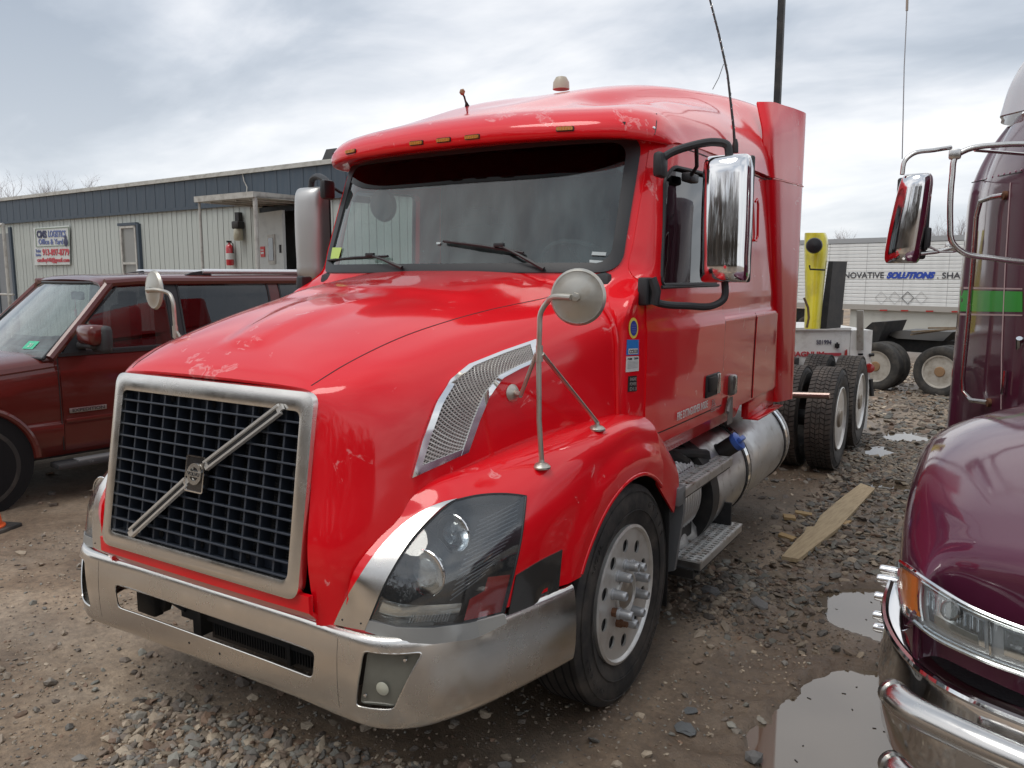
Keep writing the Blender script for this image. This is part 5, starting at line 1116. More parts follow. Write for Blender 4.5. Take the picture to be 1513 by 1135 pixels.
# roof, pillars
rows=[]
for y,zz in ((1.17,1.865),(1.24,1.895),(1.5,1.915),(2.4,1.93),(3.4,1.925),(4.1,1.89),(4.3,1.80)):
    rows.append([(-1+sx*x,y,zz+dz) for sx,x,dz in ((-1,.80,-.07),(-1,.75,-.01),(-1,.66,.015),(-1,.35,.03),(1,0,.035),(1,.35,.03),(1,.66,.015),(1,.75,-.01),(1,.80,-.07))])
RS=surf(rows,4,3); shell('roof',RS,.03,MAROON,SV,(-1,2.5,1.2))
for s in (1,-1):
    def X(x): return x if s>0 else -2-x
    q=MB(); q.tube([(X(-.04),.64,1.24),(X(-.115),.95,1.56),(X(-.20),1.24,1.86)],.040,8); q.build('windscreen_pillar',MAROON,SV)
    q=MB(); q.tube([(X(-.20),1.20,1.865),(X(-.205),1.5,1.885),(X(-.205),3.9,1.875)],.040,8); q.build('roof_rail_body',MAROON,SV)
    for y,w,nm in ((1.80,.14,'door_pillar'),(2.93,.16,'rear_pillar'),(4.1,.25,'tail_pillar')):
        G=sgrid(lambda z:y-w/2,lambda z:y+w/2,1.25,1.86,-.004,3,8); 
        if s<0: G[...,0]=-2-G[...,0]
        shell(nm,G,.03,BLACKP if nm=='door_pillar' else MAROON,SV,n=nx_(G)*s)
    for y0,y1,nm in ((.80,1.75,'front_window'),(1.87,2.86,'rear_window'),(3.0,4.0,'cargo_window')):
        f0=(lambda z:max(.80,apil(z)+.06)) if y0==.80 else (lambda z:y0)
        G=sgrid(f0,lambda z:y1,1.285,1.86,-.006,8,8)
        if s<0: G[...,0]=-2-G[...,0]
        q=MB(); q.grid(G); w=q.build(nm,SIDEG if y0==.80 else TINTG,SV,angle=180,recalc=False)
        ed=np.concatenate([G[0,:],G[:,-1],G[-1,::-1],G[::-1,0]]); q=MB(); q.tube([tuple(p+[.004*s,0,0]) for p in ed],.010,6,cap=False); q.build('window_trim',BLACKP,w)
    q=MB(); q.box((X(-.03),2.4,1.265),(.02,3.4,.03)); q.build('belt_strip',BLACKP,SV)
    q=MB(); q.prism([(X(-.02),.72,1.255),(X(-.02),.93,1.255),(X(-.10),.93,1.53)],(-.02*s,0,0)); q.build('sail_panel',BLACKP,SV)
    # roof rack rail
    q=MB(); q.tube([(X(-.30),2.20,1.975),(X(-.30),4.0,1.972)],.024,8); rr_=q.build('rack_rail',mat('bright rack rail',(.78,.78,.78),.25,.6),SV)
    q=MB(); q.prism([(X(-.30),1.98,1.925),(X(-.30),2.10,1.965),(X(-.30),2.25,1.985),(X(-.30),2.30,1.94),(X(-.30),2.28,1.925)],(-.04*s,0,0)); q.prism([(X(-.30),4.1,1.91),(X(-.30),3.9,1.98),(X(-.30),3.75,1.92)],(-.04*s,0,0)); q.build('rack_foot',BLACKP,rr_)
    # running board
    q=MB(); q.box((X(.03),1.68,.33),(.20,2.2,.05),bev=.015); b=q.build('running_board',CLAD,SV); q=MB(); q.box((X(.05),1.75,.358),(.13,2.0,.012)); q.build('step_tread',mat('grey step rubber',(.20,.20,.20),.6),b)
    # wheel arch flare
    A=[(X(.008),-.47*math.cos(a),.42+.47*math.sin(a)) for a in np.linspace(.02,math.pi-.02,22)]; q=MB(); q.tube(A,.030,8); q.build('wheel_flare',MAROON,SV)
    for y in (0,3.02):
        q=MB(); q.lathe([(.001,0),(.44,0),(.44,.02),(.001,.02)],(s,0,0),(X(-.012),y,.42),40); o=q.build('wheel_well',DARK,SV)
        cx=X(-.12); ax=Vector((s,0,0))
        q=MB(); q.lathe([(.235,.10),(.24,.12),(.225,.125),(.21,.10),(.20,.04),(.20,-.08)],ax,(cx,y,.40),40)
        for k in range(5):
            a=2*math.pi*k/5+.35
            for da in (-.13,.13): q.add([Vector((cx,y,.40))+ax*h+Vector((0,math.cos(a+t)*r,math.sin(a+t)*r)) for r,t,h in ((.05,-.35,.09),(.05,.35,.09),(.215,da+.08,.115),(.215,da-.08,.115))],[(0,1,2,3)])
        q.lathe([(.07,.0),(.07,.10),(.04,.112),(.001,.115)],ax,(cx,y,.40),20)
        w=q.build('wheel',RIM,SV,angle=35)
        q=MB(); q.lathe([(.001,-.01),(.21,-.01)],ax,(cx,y,.40),30); q.build('brake_disc',BLACKM,w)
        q=MB(); q.lathe(tyre_prof(.40,.26,.235),ax,(cx,y,.40),64,close=True); q.build('tyre',mat('dusty tyre',(.030,.028,.026),.8,var=(8,(.085,.075,.062),.45,.8)),w,angle=30)
# windshield
G=np.array([[(-1+u*(.93-.13*t),.60+.64*t-(1-u*u)*.16*(1-.3*t),1.235+.63*t) for u in np.linspace(-1,1,15)] for t in np.linspace(0,1,8)]); q=MB(); q.grid(G); wg=q.build('windscreen',glass('pale windscreen',(.62,.72,.69),1.0,0,haze=.16,hazecol=(.30,.38,.37)),SV,angle=180,recalc=False)
ed=np.concatenate([G[0,:],G[:,-1],G[-1,::-1],G[::-1,0]]); q=MB(); q.tube([tuple(p+[0,-.004,.004]) for p in ed],.014,6,cap=False); q.build('windscreen_trim',BLACKP,wg)
def suvw(p): return Matrix.Translation((-4.35,1.1,0))@Matrix.Rotation(-SA,4,'Z')@Vector(p)
n_=np.cross(G[3,8]-G[3,7],G[4,7]-G[3,7]); n_/=np.linalg.norm(n_); n_=-n_ if n_[1]>0 else n_
p=G[1,12]; X_=G[1,13]-G[1,12]; Y_=G[2,12]-G[1,12]
q=MB(); q.add([tuple(p+n_*.004+X_/np.linalg.norm(X_)*a+Y_/np.linalg.norm(Y_)*b) for a,b in ((-.10,-.03),(.04,-.03),(.04,.06),(-.10,.06))],[(0,1,2,3)]); ins=q.build('inspection_sticker',mat('green sticker',(.05,.50,.28),.4),wg,recalc=False)
text('sticker_lettering','21',.06,frame(tuple(p+n_*.008-X_/np.linalg.norm(X_)*.05-Y_/np.linalg.norm(Y_)*.01),tuple(X_),tuple(Y_)),mat('white sticker',(.6,.6,.6),.5),ins,.0005,bold=.001)
q=MB(); q.box((-1,.72,1.18),(1.8,.3,.06),bev=.02); q.build('cowl',BLACKP,SV)
q=MB(); q.box((-1,1.05,1.12),(1.8,.5,.16),bev=.05); q.build('dashboard',INTD,SV)
for xx in (-.5,-1.5): q=MB(); q.box((xx,1.95,1.25),(.5,.16,.75),bev=.07); q.box((xx,1.98,1.68),(.28,.12,.18),bev=.05); q.build('seat',mat('suv seat',(.06,.055,.05),.8),SV)
q=MB(); q.box((-1,1.28,1.74),(.24,.04,.08),bev=.015); q.build('rear_view_mirror',BLACKP,SV)
q=MB(); q.tube([(-1.0,1.25,1.72),(-1.0,1.25,1.60)],.003,4); q.box((-1,1.25,1.57),(.02,.02,.07),bev=.004); q.build('hanging_charm',mat('pink charm',(.55,.16,.16),.6),SV)
q=MB(); q.tube([(-.75,.60,1.25),(-.95,.57,1.30),(-1.3,.55,1.30)],.010,6); q.build('wiper',BLACKP,SV)
# door mirror
q=MB(); q.box((.19,.90,1.44),(.31,.16,.17),bev=.045); dm=q.build('door_mirror',MAROON,SV,angle=50)
q=MB(); q.box((.24,.955,1.40),(.27,.10,.235),bev=.04); q.box((.12,.91,1.345),(.26,.12,.05),bev=.02); q.box((.0,.91,1.34),(.08,.12,.06),bev=.02); q.build('mirror_base',CLAD,dm,angle=50)
# name badge
BM=Matrix(((0,0,1,.003),(1,0,0,.74),(0,1,0,.762),(0,0,0,1))) # local x->y, y->z, z->x
q=MB(); q.box((.006,.90,.783),(.008,.31,.042),bev=.002); q.build('badge_plate',mat('badge steel',(.32,.31,.30),.35,.8),SV)
text('badge_lettering','EXPEDITION',.038,Matrix(((0,0,1,.011),(1,0,0,.765),(0,1,0,.770),(0,0,0,1))),mat('badge ink',(.05,.045,.045),.5),SV,.0008,bold=.001,width=.27)
q=MB(); q.tube([(.002,.68,.45),(.002,.68,1.24)],.004,5); q.build('shut_line',BLACKM,SV)
q=MB(); q.box((-1,2,.5),(1.8,5.0,.25)); q.box((-1,2.6,.95),(1.85,3.0,.5)); q.build('underbody',BLACKM,SV)
q=MB(); q.box((-1,-.98,.55),(1.8,.2,.35),bev=.05); q.build('front_bumper',CLAD,SV)

# ================================================================ TRAFFIC CONE (base shows at the left edge)
cp=onplane(-24,786,2,.02); cone=empty('traffic_cone',(cp[0],cp[1],.012),.35)
tag(cone,'orange traffic cone on a black rubber base beside the SUV front wheel','cone')
q=MB(); q.box((0,0,.02),(.36,.36,.04),bev=.012); q.build('rubber_base',mat('dirty black rubber',(.035,.035,.033),.8,var=(9,(.09,.08,.07),.45,.7)),cone)
q=MB(); q.lathe([(.145,.038),(.145,.05),(.125,.06),(.03,.66),(.022,.70),(.018,.70)],(0,0,1),(0,0,0),28); c_=q.build('cone_body',mat('orange plastic',(.80,.13,.03),.5,var=(6,(.45,.10,.04),.5,.8)),cone)
q=MB(); q.lathe([(.0955,.26),(.0755,.40)],(0,0,1),(0,0,0),28); q.build('reflective_band',WHITE,c_)

# ================================================================ OFFICE TRAILER
KX=np.array([-.998,.06]); KX=KX/np.linalg.norm(KX); KN=np.array([-.06,-.998]); KN/=np.linalg.norm(KN)   # KN faces the yard
O0=np.array([-5.85,6.8]); PANEL=mat('pale green grey siding',(.45,.48,.45),.7,var=(6,(.30,.32,.30),.5,.9),stretch=(4,4,.4)); FASC=mat('slate blue metal',(.045,.066,.090),.55,var=(5,(.07,.085,.105),.45,.8),stretch=(4,4,.4)); OFFW=mat('off white trim',(.48,.47,.43),.6,var=(9,(.28,.26,.23),.45,.75))
ang=math.atan2(KX[1],KX[0])
office=empty('office_trailer',(O0[0],O0[1],0),ang,label='long grey-green office trailer with slate blue roof band behind the SUV',cat='office trailer')
# local: +x runs to the left along the wall, yard side is +y (KX rotated +90)
sgn=1 if (np.array([-math.sin(ang),math.cos(ang)])@KN)>0 else -1
S0,S1=-3.6,14.5
def ob(s,d,z): return (s,sgn*d,z)
q=MB(); q.box(ob((S0+S1)/2,-1.85,1.95),(S1-S0-.02,3.5,2.9)); q.build('office_core',PANEL,office)
w=.145; me_=None; i=0; s=S0
DX0,DX1=.70,1.60
while s<S1:
    z0,z1=.62,3.06
    o=None
    if not (DX0-.03<s+w/2<DX1+.03):
        if me_ is None: q=MB(); q.box((0,0,0),(w-.012,.022,z1-z0)); o=q.build('siding_board',PANEL,office,angle=None); me_=o
        else: o=clone(me_,office)
        o.location=ob(s+w/2,.0+.002*(i%3),(z0+z1)/2)
    i+=1; s+=w
q=MB(); q.box((0,0,0),(.285,.02,.45)); fm=q.build('fascia_panel',FASC,office,angle=None); fm.location=ob(S0+.15,.035,3.285); s=S0+.15+.30
while s<S1: o=clone(fm,office); o.location=ob(s,.035,3.285); s+=.30
q=MB(); q.box(ob((S0+S1)/2,.03,3.285),(S1-S0,.02,.42)); q.build('fascia_backing',FASC,office)
q=MB(); q.box(ob((S0+S1)/2,.03,3.535),(S1-S0+.1,.10,.045)); q.box(ob((S0+S1)/2,.0,3.575),(S1-S0+.1,.10,.02)); q.build('roof_edge_trim',OFFW,office)
q=MB(); q.box(ob((S0+S1)/2,-1.8,3.57),(S1-S0+.1,3.6,.04)); q.build('roof',mat('roof membrane',(.25,.25,.25),.8),office)
q=MB(); q.box(ob((S0+S1)/2,.045,3.052),(S1-S0,.03,.05)); q.build('fascia_foot',FASC,office)
q=MB(); q.box(ob((S0+S1)/2,-.08,.35),(S1-S0,.04,.62)); q.build('skirt',mat('skirt grey',(.16,.17,.16),.8),office)
q=MB(); q.box(ob(.15,-.1,3.66),(.22,.08,.18),R=Matrix.Rotation(.5,3,'X')); q.build('roof_lamp',BLACKM,office)
# window with blue surround
q=MB(); 
for a in ((5.44,.02,2.85,.62,.07,.05),(5.04+.06,.02,2.2,.07,.07,1.3)): q.box(ob(a[0],a[1]+.02,a[2]),(a[3],a[4],a[5]))
win=q.build('window',FASC,office)
q=MB(); 
for a in ((5.43,2.80,.50,.04),(5.43,2.14,.50,.04),(5.43,1.55,.5,.04)): q.box(ob(a[0],.05,a[1]),(a[2],.04,a[3]))
for x in (5.67,5.19): q.box(ob(x,.05,2.18),(.045,.04,1.27))
q.build('frame',OFFW,win)
q=MB(); q.box(ob(5.43,.035,2.18),(.46,.01,1.24)); q.build('window_screen',mat('dusty window',(.20,.20,.185),.35,coat=.3),win)
# door frame, dark opening, open door leaf
q=MB(); q.box(ob((DX0+DX1)/2,-.15,1.86),(DX1-DX0,.1,2.2)); dr_=q.build('doorway',mat('dark doorway',(.012,.013,.018),.8),office)
q=MB(); 
for x in (DX0,DX1): q.box(ob(x,.03,1.86),(.07,.06,2.2))
q.box(ob((DX0+DX1)/2,.03,2.93),(DX1-DX0+.07,.06,.08)); q.build('door_frame',FASC,dr_)
lf=MB(); lf.box((-.44,0,0),(.88,.045,2.03)); lf=lf.build('door_leaf',mat('white door',(.50,.52,.50),.5,var=(5,(.36,.38,.37),.5,.8)),office); lf.location=ob(1.66,.06,1.87); lf.rotation_euler=(0,0,-sgn*math.radians(14))
q=MB(); q.box((-.50,.03*sgn,.45),(.24,.02,.44)); q.build('door_window_frame',OFFW,lf); q=MB(); q.box((-.50,.042*sgn,.45),(.16,.012,.34)); q.build('door_window',mat('dark pane',(.03,.03,.025),.1,coat=1),lf)
q=MB(); q.box((-.17,.03*sgn,.42),(.15,.012,.16)); q.build('door_notice',mat('red notice',(.55,.03,.03),.5),lf)
q=MB(); q.box((-.17,.038*sgn,.445),(.09,.003,.02)); q.box((-.17,.038*sgn,.40),(.10,.003,.03)); q.build('notice_print',PAPER,lf)
q=MB(); q.lathe([(.03,0),(.035,.04),(.02,.06),(.001,.062)],(0,sgn,0),(-.08,.02*sgn,-.12),14); q.build('door_knob',mat('brass knob',(.5,.42,.25),.3,1),lf)
q=MB(); q.box((-.80,.03*sgn,.45),(.03,.03,.12)); q.build('hinge_bracket',BLACKM,lf)
# left doorway at the picture's left edge
q=MB(); q.box(ob(10.55,.01,1.75),(.85,.05,2.15)); o=q.build('side_door',mat('grey door',(.20,.21,.22),.6),office)
q=MB(); q.box(ob(10.15,.03,1.9),(.10,.05,2.1)); q.box(ob(10.9,.03,1.9),(.06,.05,2.1)); q.build('door_frame',FASC,o)
# handrail and post there
rail=empty('porch_railing',(0,0,0),label='weathered white porch posts and handrail at the left edge of the office wall',cat='railing')
def Wp(s,d,z): return (O0[0]+KX[0]*s+KN[0]*d,O0[1]+KX[1]*s+KN[1]*d,z)
q=MB(); q.tube([Wp(9.35,.5,.0),Wp(9.35,.5,2.93)],.035,8); q.tube([Wp(9.35,.5,2.95),Wp(11.5,.5,2.95)],.04,8); q.build('porch_post',OFFW,rail)
for z in (1.52,1.02): q=MB(); q.tube([Wp(9.15,.5,z),Wp(11.5,.5,z)],.022,8); q.build('handrail',OFFW,rail)
# awning
aw=empty('porch_awning',(0,0,0),label='flat white metal porch canopy on thin posts over the open office door',cat='awning')
q=MB(); q.prism([Wp(.50,.02,3.02),Wp(1.88,.02,3.02),Wp(1.88,.98,3.00),Wp(.50,.98,3.00)],(0,0,.02)); q.build('canopy_sheet',OFFW,aw)
for a,b in ((Wp(.50,.0,3.02),Wp(.50,1.0,3.02)),(Wp(1.88,.0,3.02),Wp(1.88,1.0,3.02)),(Wp(.50,1.0,3.02),Wp(1.88,1.0,3.02))): q=MB(); d_=Vector(b)-Vector(a); q.prism([tuple(Vector(a)+Vector(v)) for v in ((0,0,-.02),(0,0,.06),(KN[0]*.03,KN[1]*.03,.06),(KN[0]*.03,KN[1]*.03,-.02))] if abs(d_.normalized().dot(Vector((*KN,0))))<.5 else [tuple(Vector(a)+Vector(v)) for v in ((0,0,-.02),(0,0,.06),(KX[0]*.03,KX[1]*.03,.06),(KX[0]*.03,KX[1]*.03,-.02))],tuple(d_)); q.build('canopy_beam',OFFW,aw)
for k in range(4): q=MB(); a=Vector(Wp(.7+.3*k,.05,2.99)); q.tube([tuple(a),Wp(.7+.3*k,.95,2.98)],.014,5); q.build('canopy_joist',OFFW,aw)
for s_ in (.54,1.84): q=MB(); q.tube([Wp(s_,.97,0.0),Wp(s_,.97,3.0)],.032 if s_<1 else .018,8); q.build('canopy_post',OFFW,aw)
q=MB(); P=[Wp(2.02,.06,3.55),Wp(1.98,.06,3.40),Wp(1.9,.07,3.3),Wp(1.90,.1,3.05)]; q.tube(P,.008,6); q.build('service_cable',OFFW,aw)
# things hung on the wall
ex=empty('fire_extinguisher',Wp(2.38,.10,2.28),label='red fire extinguisher hung on the office wall left of the door',cat='fire extinguisher')
q=MB(); q.lathe([(.001,-.20),(.055,-.195),(.06,-.17),(.06,.08),(.05,.12),(.022,.145),(.02,.17)],(0,0,1),(0,0,0),20); q.build('cylinder',mat('extinguisher red',(.50,.02,.03),.3,coat=1),ex)
q=MB(); q.box((0,0,.185),(.03,.08,.03)); q.tube([(.0,.03,.18),(.05,.03,.15),(.065,.02,.0)],.009,6); q.build('valve_and_hose',BLACKM,ex)
q=MB(); q.lathe([(.0612,-.10),(.0612,.00)],(0,0,1),(0,0,0),20); q.build('paper_label',PAPER,ex)
lm=empty('wall_lamp',Wp(2.13,.10,2.72),label='outdoor wall lamp with a black hood and cloudy jar beside the door',cat='lamp')
q=MB(); q.box((0,0,.0),(.16,.14,.12),bev=.02); q.box((0,0.02,.13),(.09,.08,.14)); q.build('lamp_hood',BLACKM,lm)
q=MB(); q.lathe([(.065,-.06),(.075,-.10),(.075,-.22),(.06,-.245),(.001,-.25)],(0,0,1),(0,0,0),18); q.build('lamp_jar',mat('cloudy jar',(.40,.38,.28),.3,coat=.6),lm)
sg=empty('company_sign',(0,0,0),label='white company sign with blue and red lettering on the office wall',cat='sign')
def SF(s,z,d=.06): return frame(Wp(s,d,z),tuple([-KX[0],-KX[1],0]),(0,0,1))
def wall(px,py,d=.05):
    dd=ray(px,py); P0=np.array(Wp(0,d,0)); t=((P0[:2]-CC[:2])@KN)/(dd[:2]@KN); return CC+dd*t
def wallquad(name,pts,m,d,par):
    P=[wall(px,py,d) for px,py in pts]; q=MB(); q.prism([tuple(p) for p in P],(KN[0]*.012,KN[1]*.012,0)); return q.build(name,m,par)
b_=wallquad('sign_board',[(52,392),(104,391),(103,333),(50,337)],mat('sign white',(.58,.60,.58),.5,var=(9,(.45,.46,.44),.5,.8)),.045,sg)
for A_,B_ in (((52.5,338.5),(101,335.5)),((101,335.5),(102,362.5)),((102,362.5),(53.5,364.5)),((53.5,364.5),(52.5,338.5))): q=MB(); q.tube([tuple(wall(*A_,.062)),tuple(wall(*B_,.062))],.008,4); q.build('sign_border',mat('sage border',(.22,.30,.22),.5),sg)
def wtext(body,x0,y0,x1,y1,m,bold=.004,d=.064):
    a=wall(x0,y1,d); b=wall(x1,y1,d); c=wall(x0,y0,d); X=b-a; Y=c-a; text('sign_lettering',body,np.linalg.norm(Y)*1.38,frame(tuple(a),tuple(X),(0,0,1)),m,sg,.002,bold=bold,width=np.linalg.norm(X))
BLK=mat('sign navy black',(.03,.035,.09),.5); BLU=mat('sign blue',(.12,.16,.36),.5); RDT=mat('sign red',(.52,.06,.08),.5)
wtext('CMS',54.5,341,69,351,BLK,.010); wtext('LOGISTICS',71,340.5,97,350,BLU,.005); wtext('Office & Yard',57,353,93,361,BLU,.003)
wtext('Trailer',52.8,368.5,60.5,373,BLU,.002); wtext('Service',52.8,374.5,60.5,378.5,BLU,.002); wtext('913-897-8779',63,368,102.5,377,RDT,.006); wtext('cmslhq440@gmail.com',55,381,102.5,387,RDT,.003)
q=MB(); a=wall(97,358,.068); q.lathe([(.085,0),(.05,.004),(.001,.005)],(KN[0],KN[1],0),tuple(a),12); q.lathe([(.05,0),(.001,.004)],(KN[0],KN[1],0),tuple(a+np.array([0,0,.09])),10); q.build('sign_emblem',BLK,sg)

# ================================================================ PURPLE TRUCK (front right corner and cab)
pt=empty('purple_truck',(3.55,.3,0),label='dark purple semi truck with chrome bull bar cut off by the right edge',cat='truck')
pt_loc=np.array([3.55,.3,0])
def L3(p): return tuple(np.array(p)-pt_loc)
def PL(G): return np.array(G,float)-pt_loc
# fender / hood corner, world coordinates; x from outer side inwards
def prow(y,xo,zt,zs,inner,zb=.9):
    return [(xo+.015,y,zb),(xo,y,zb+(zs-zb)*.5),(xo+.004,y,zs-.06),(xo+.035,y,zs+.05),(xo+.13,y,zt-.035),(xo+.30,y,zt),(xo+.55,y,zt+.02),(inner,y,zt+.06)]
phc=[[(2.405,.60,.93),(2.405,.61,1.0),(2.42,.63,1.06),(2.46,.66,1.10),(2.56,.60,1.135),(2.70,.52,1.16),(2.95,.42,1.20),(3.5,.34,1.23)],
 [(2.345,.78,.90),(2.345,.80,1.0),(2.36,.83,1.08),(2.41,.84,1.15),(2.52,.76,1.20),(2.68,.70,1.235),(2.95,.62,1.28),(3.5,.55,1.32)],
 [(2.31,1.05,.88),(2.305,1.07,1.0),(2.315,1.1,1.11),(2.36,1.1,1.205),(2.48,1.06,1.27),(2.66,1.03,1.31),(2.95,1.0,1.37),(3.5,.95,1.42)],
 [(2.295,1.5,.95),(2.288,1.5,1.05),(2.295,1.5,1.15),(2.335,1.5,1.245),(2.45,1.5,1.325),(2.66,1.5,1.385),(2.95,1.5,1.46),(3.5,1.5,1.54)],
 [(2.285,1.95,.95),(2.28,1.95,1.05),(2.285,1.95,1.14),(2.32,1.95,1.235),(2.44,1.95,1.325),(2.66,1.95,1.40),(2.95,1.95,1.52),(3.5,1.95,1.66)],
 [(2.30,2.4,.9),(2.295,2.4,1.0),(2.30,2.4,1.08),(2.335,2.4,1.15),(2.45,2.4,1.24),(2.66,2.4,1.36),(2.95,2.4,1.55),(3.5,2.4,1.74)],
 [(2.33,2.8,.8),(2.325,2.8,.9),(2.33,2.8,.96),(2.37,2.8,1.02),(2.47,2.8,1.1),(2.66,2.8,1.26),(2.95,2.8,1.56),(3.5,2.8,1.80)]]
nose=[[(2.345,.83,.80)]+[(x,y+.030,.80) for x,y,z in phc[0][1:]],[(2.37,.70,.86)]+[(x,y+.004,z-.10) for x,y,z in phc[0][1:]]]
PG=surf(nose+phc,6,6); PB=bvh(PG); shell('hood',PL(PG),.02,PURPLE,pt,(0,2,.6),angle=30); FBp=PB
# headlamp: photo outline laid on a surface just in front
def both(px,py):
    c=[(np.linalg.norm(a-CC),a,n) for a,n in (hit(PB,px,py),hit(FBp,px,py)) if a is not None]
    return min(c,key=lambda t:t[0])[1:] if c else (None,None)
def gridboth(PX):
    R,Cc=PX.shape[:2]; G=np.full((R,Cc,3),np.nan); n=np.tile([-.5,-.8,.3],(R,Cc,1)).astype(float)
    for i in range(R):
        for j in range(Cc):
            a,b=both(*PX[i,j])
            if a is not None: G[i,j]=a
    bad=np.argwhere(np.isnan(G[...,0])); good=np.argwhere(~np.isnan(G[...,0]))
    for i,j in bad: k=good[((good-[i,j])**2).sum(1).argmin()]; G[i,j]=CC+ray(*PX[i,j])*((G[tuple(k)]-CC)@fw)
    for _ in range(10): G[1:-1]=(G[:-2]+2*G[1:-1]+G[2:])/4; G[:,1:-1]=(G[:,:-2]+2*G[:,1:-1]+G[:,2:])/4
    return G,n
def smoothdepth(PX,it=60):
    G,n=gridboth(PX); D=((G-CC)@fw)
    for _ in range(it):
        E=D.copy(); E[1:-1]=(D[:-2]+2*D[1:-1]+D[2:])/4; D=E.copy(); D[:,1:-1]=(E[:,:-2]+2*E[:,1:-1]+E[:,2:])/4
    R,Cc=PX.shape[:2]
    for i in range(R):
        for j in range(Cc): G[i,j]=CC+ray(*PX[i,j])*D[i,j]
    n_=normals(G); 
    if (n_*(G-CC)).sum(2).mean()>0: n_=-n_
    return G,n_
HLp=coons([(1342,906),(1333,868),(1334,830)],[(1560,1012),(1562,975),(1560,945)],[(1342,906),(1380,938),(1440,968),(1560,1012)],[(1334,830),(1380,862),(1440,898),(1560,945)],12,26)
lpl=curve([(2.270,1.20,0),(2.290,.98,0),(2.325,.78,0),(2.385,.625,0),(2.50,.525,0),(2.70,.445,0),(2.95,.365,0),(3.5,.28,0)],8)
LB=bvh(np.array([[(p[0],p[1]+dy,z) for p in lpl] for z,dy in ((.70,-.005),(.82,.0),(.95,.008),(1.05,.035),(1.16,.09),(1.3,.18))]))
g,_n=hitgrid(LB,HLp); n_=normals(g)
if (n_*(g-CC)).sum(2).mean()>0: n_=-n_
nav=n_.reshape(-1,3).mean(0); nav/=np.linalg.norm(nav)
hlb=shell('headlight',PL(g-n_*-.002),.012,mat('lamp silver plastic',(.42,.42,.43),.3,.6),pt,n=n_)
def sub(i0,i1,j0,j1,off,t,nm,m,par): return shell(nm,PL(g[i0:i1,j0:j1]+n_[i0:i1,j0:j1]*off),t,m,par,n=n_[i0:i1,j0:j1])
sub(2,11,0,4,.008,.006,'amber_signal',AMBER,hlb)
sub(3,10,5,15,.007,.004,'reflector_bowl',REFL,hlb); sub(3,6,6,14,.009,.004,'lamp_shelf',mat('dull lamp shelf',(.16,.15,.13),.4,.4),hlb)
sub(3,10,17,25,.007,.004,'reflector_bowl',REFL,hlb)
for a,b,c_,d_ in ((2,11,4,5),(2,11,15,16),(1,2,4,25),(10,11,4,25)):
    P=g[a:b,c_:d_]; 
    if b-a>1: line=[tuple(p) for p in PL(g[a:b,c_]+n_[a:b,c_]*.012)]
    else: line=[tuple(p) for p in PL(g[a,c_:d_]+n_[a,c_:d_]*.012)]
    q=MB(); q.tube(line,.005,6); q.build('lamp_divider',CHROME,hlb)
for k in range(9): q=MB(); j=5+k; q.tube([tuple(p) for p in PL(g[6:10,j]+n_[6:10,j]*(.010+.003*(k%2)))],.002,4); q.build('reflector_flute',REFL,hlb)
q=MB(); q.lathe([(.028,0),(.03,.006),(.024,.008),(.018,-.01),(.001,-.012)],tuple(n_[8,9]),tuple(PL(g[8,9]+n_[8,9]*.012)),18); q.build('bulb',mat('bulb dark glass',(.2,.2,.2),.1,.8),hlb)
shell('lamp_cover',PL(g+n_*.022),.003,LENS,hlb,n=n_)
ed=np.concatenate([g[0,:],g[:,-1],g[-1,::-1],g[::-1,0]]); q=MB(); q.tube([tuple(p) for p in PL(ed)+nav*.012],.007,6,cap=False); q.build('lamp_rim',CHROME,hlb)
# bumper with chrome lip, step top and bull bar
bp=[(2.255,1.40),(2.262,1.20),(2.28,1.05),(2.31,.93),(2.36,.80),(2.43,.68),(2.53,.59),(2.68,.52),(2.9,.46),(3.6,.43),(4.8,.43)]
bp=curve([(*p,0) for p in bp],5)[:,:2]; tt=np.gradient(bp,axis=0); nn=np.stack([tt[:,1],-tt[:,0]],1); nn/=np.linalg.norm(nn,axis=1,keepdims=True)
if nn[0][0]>0: nn=-nn
prof=[(-.10,.742),(-.03,.755),(-.008,.752),(.0,.735),(.0,.70),(.012,.60),(.015,.50),(.0,.38),(-.03,.33)]
G=np.array([[(p[0]+n[0]*o-.03*0,p[1]+n[1]*o,z) for p,n in zip(bp,nn)] for o,z in prof]); n_=normals(G); 
if n_[4,10]@np.array([-1,-1,0])<0: n_=-n_
shell('bumper',PL(G),.006,CHROME,pt,n=n_,angle=40)
q=MB(); q.tube([tuple(p) for p in PL([(a[0]+n[0]*.004,a[1]+n[1]*.004,.745) for a,n in zip(bp,nn)])],.014,8); q.build('bumper_lip',CHROME,pt)
q=MB(); G=np.array([[(p[0]-n[0]*(.02+.14*k),p[1]-n[1]*(.02+.14*k),.748) for p,n in zip(bp,nn)] for k in (0,1)]); q.grid(PL(G)); q.build('bumper_tread',mat('black tread strip',(.02,.021,.024),.5,bump=(90,.4)),pt,recalc=False)
bar=empty('bull_bar',(0,0,0)); bar.parent=pt
barm=mat('polished tube',(.62,.61,.59),.24,1,rvar=(8,.18,.32),dirt=(5,(.42,.40,.37),.55,.8))
kill(bar)
q=MB(); P=curve([(2.372,.37,.805),(2.42,.31,.805),(2.53,.25,.805),(2.70,.19,.80),(2.95,.13,.79),(3.6,.10,.78),(4.7,.10,.78)],4); q.tube([tuple(p) for p in PL(P)],[.030]+[.040]*(len(P)-1),20); bar=q.build('bull_bar',barm,pt,angle=60)
q=MB(); q.lathe([(.040,0),(.036,.018),(.022,.032),(.001,.038)],tuple(P[0]-P[1]),tuple(PL(P[0])+ (P[0]-P[1])*-.1),20); q.build('bar_end_cap',barm,bar,angle=60)
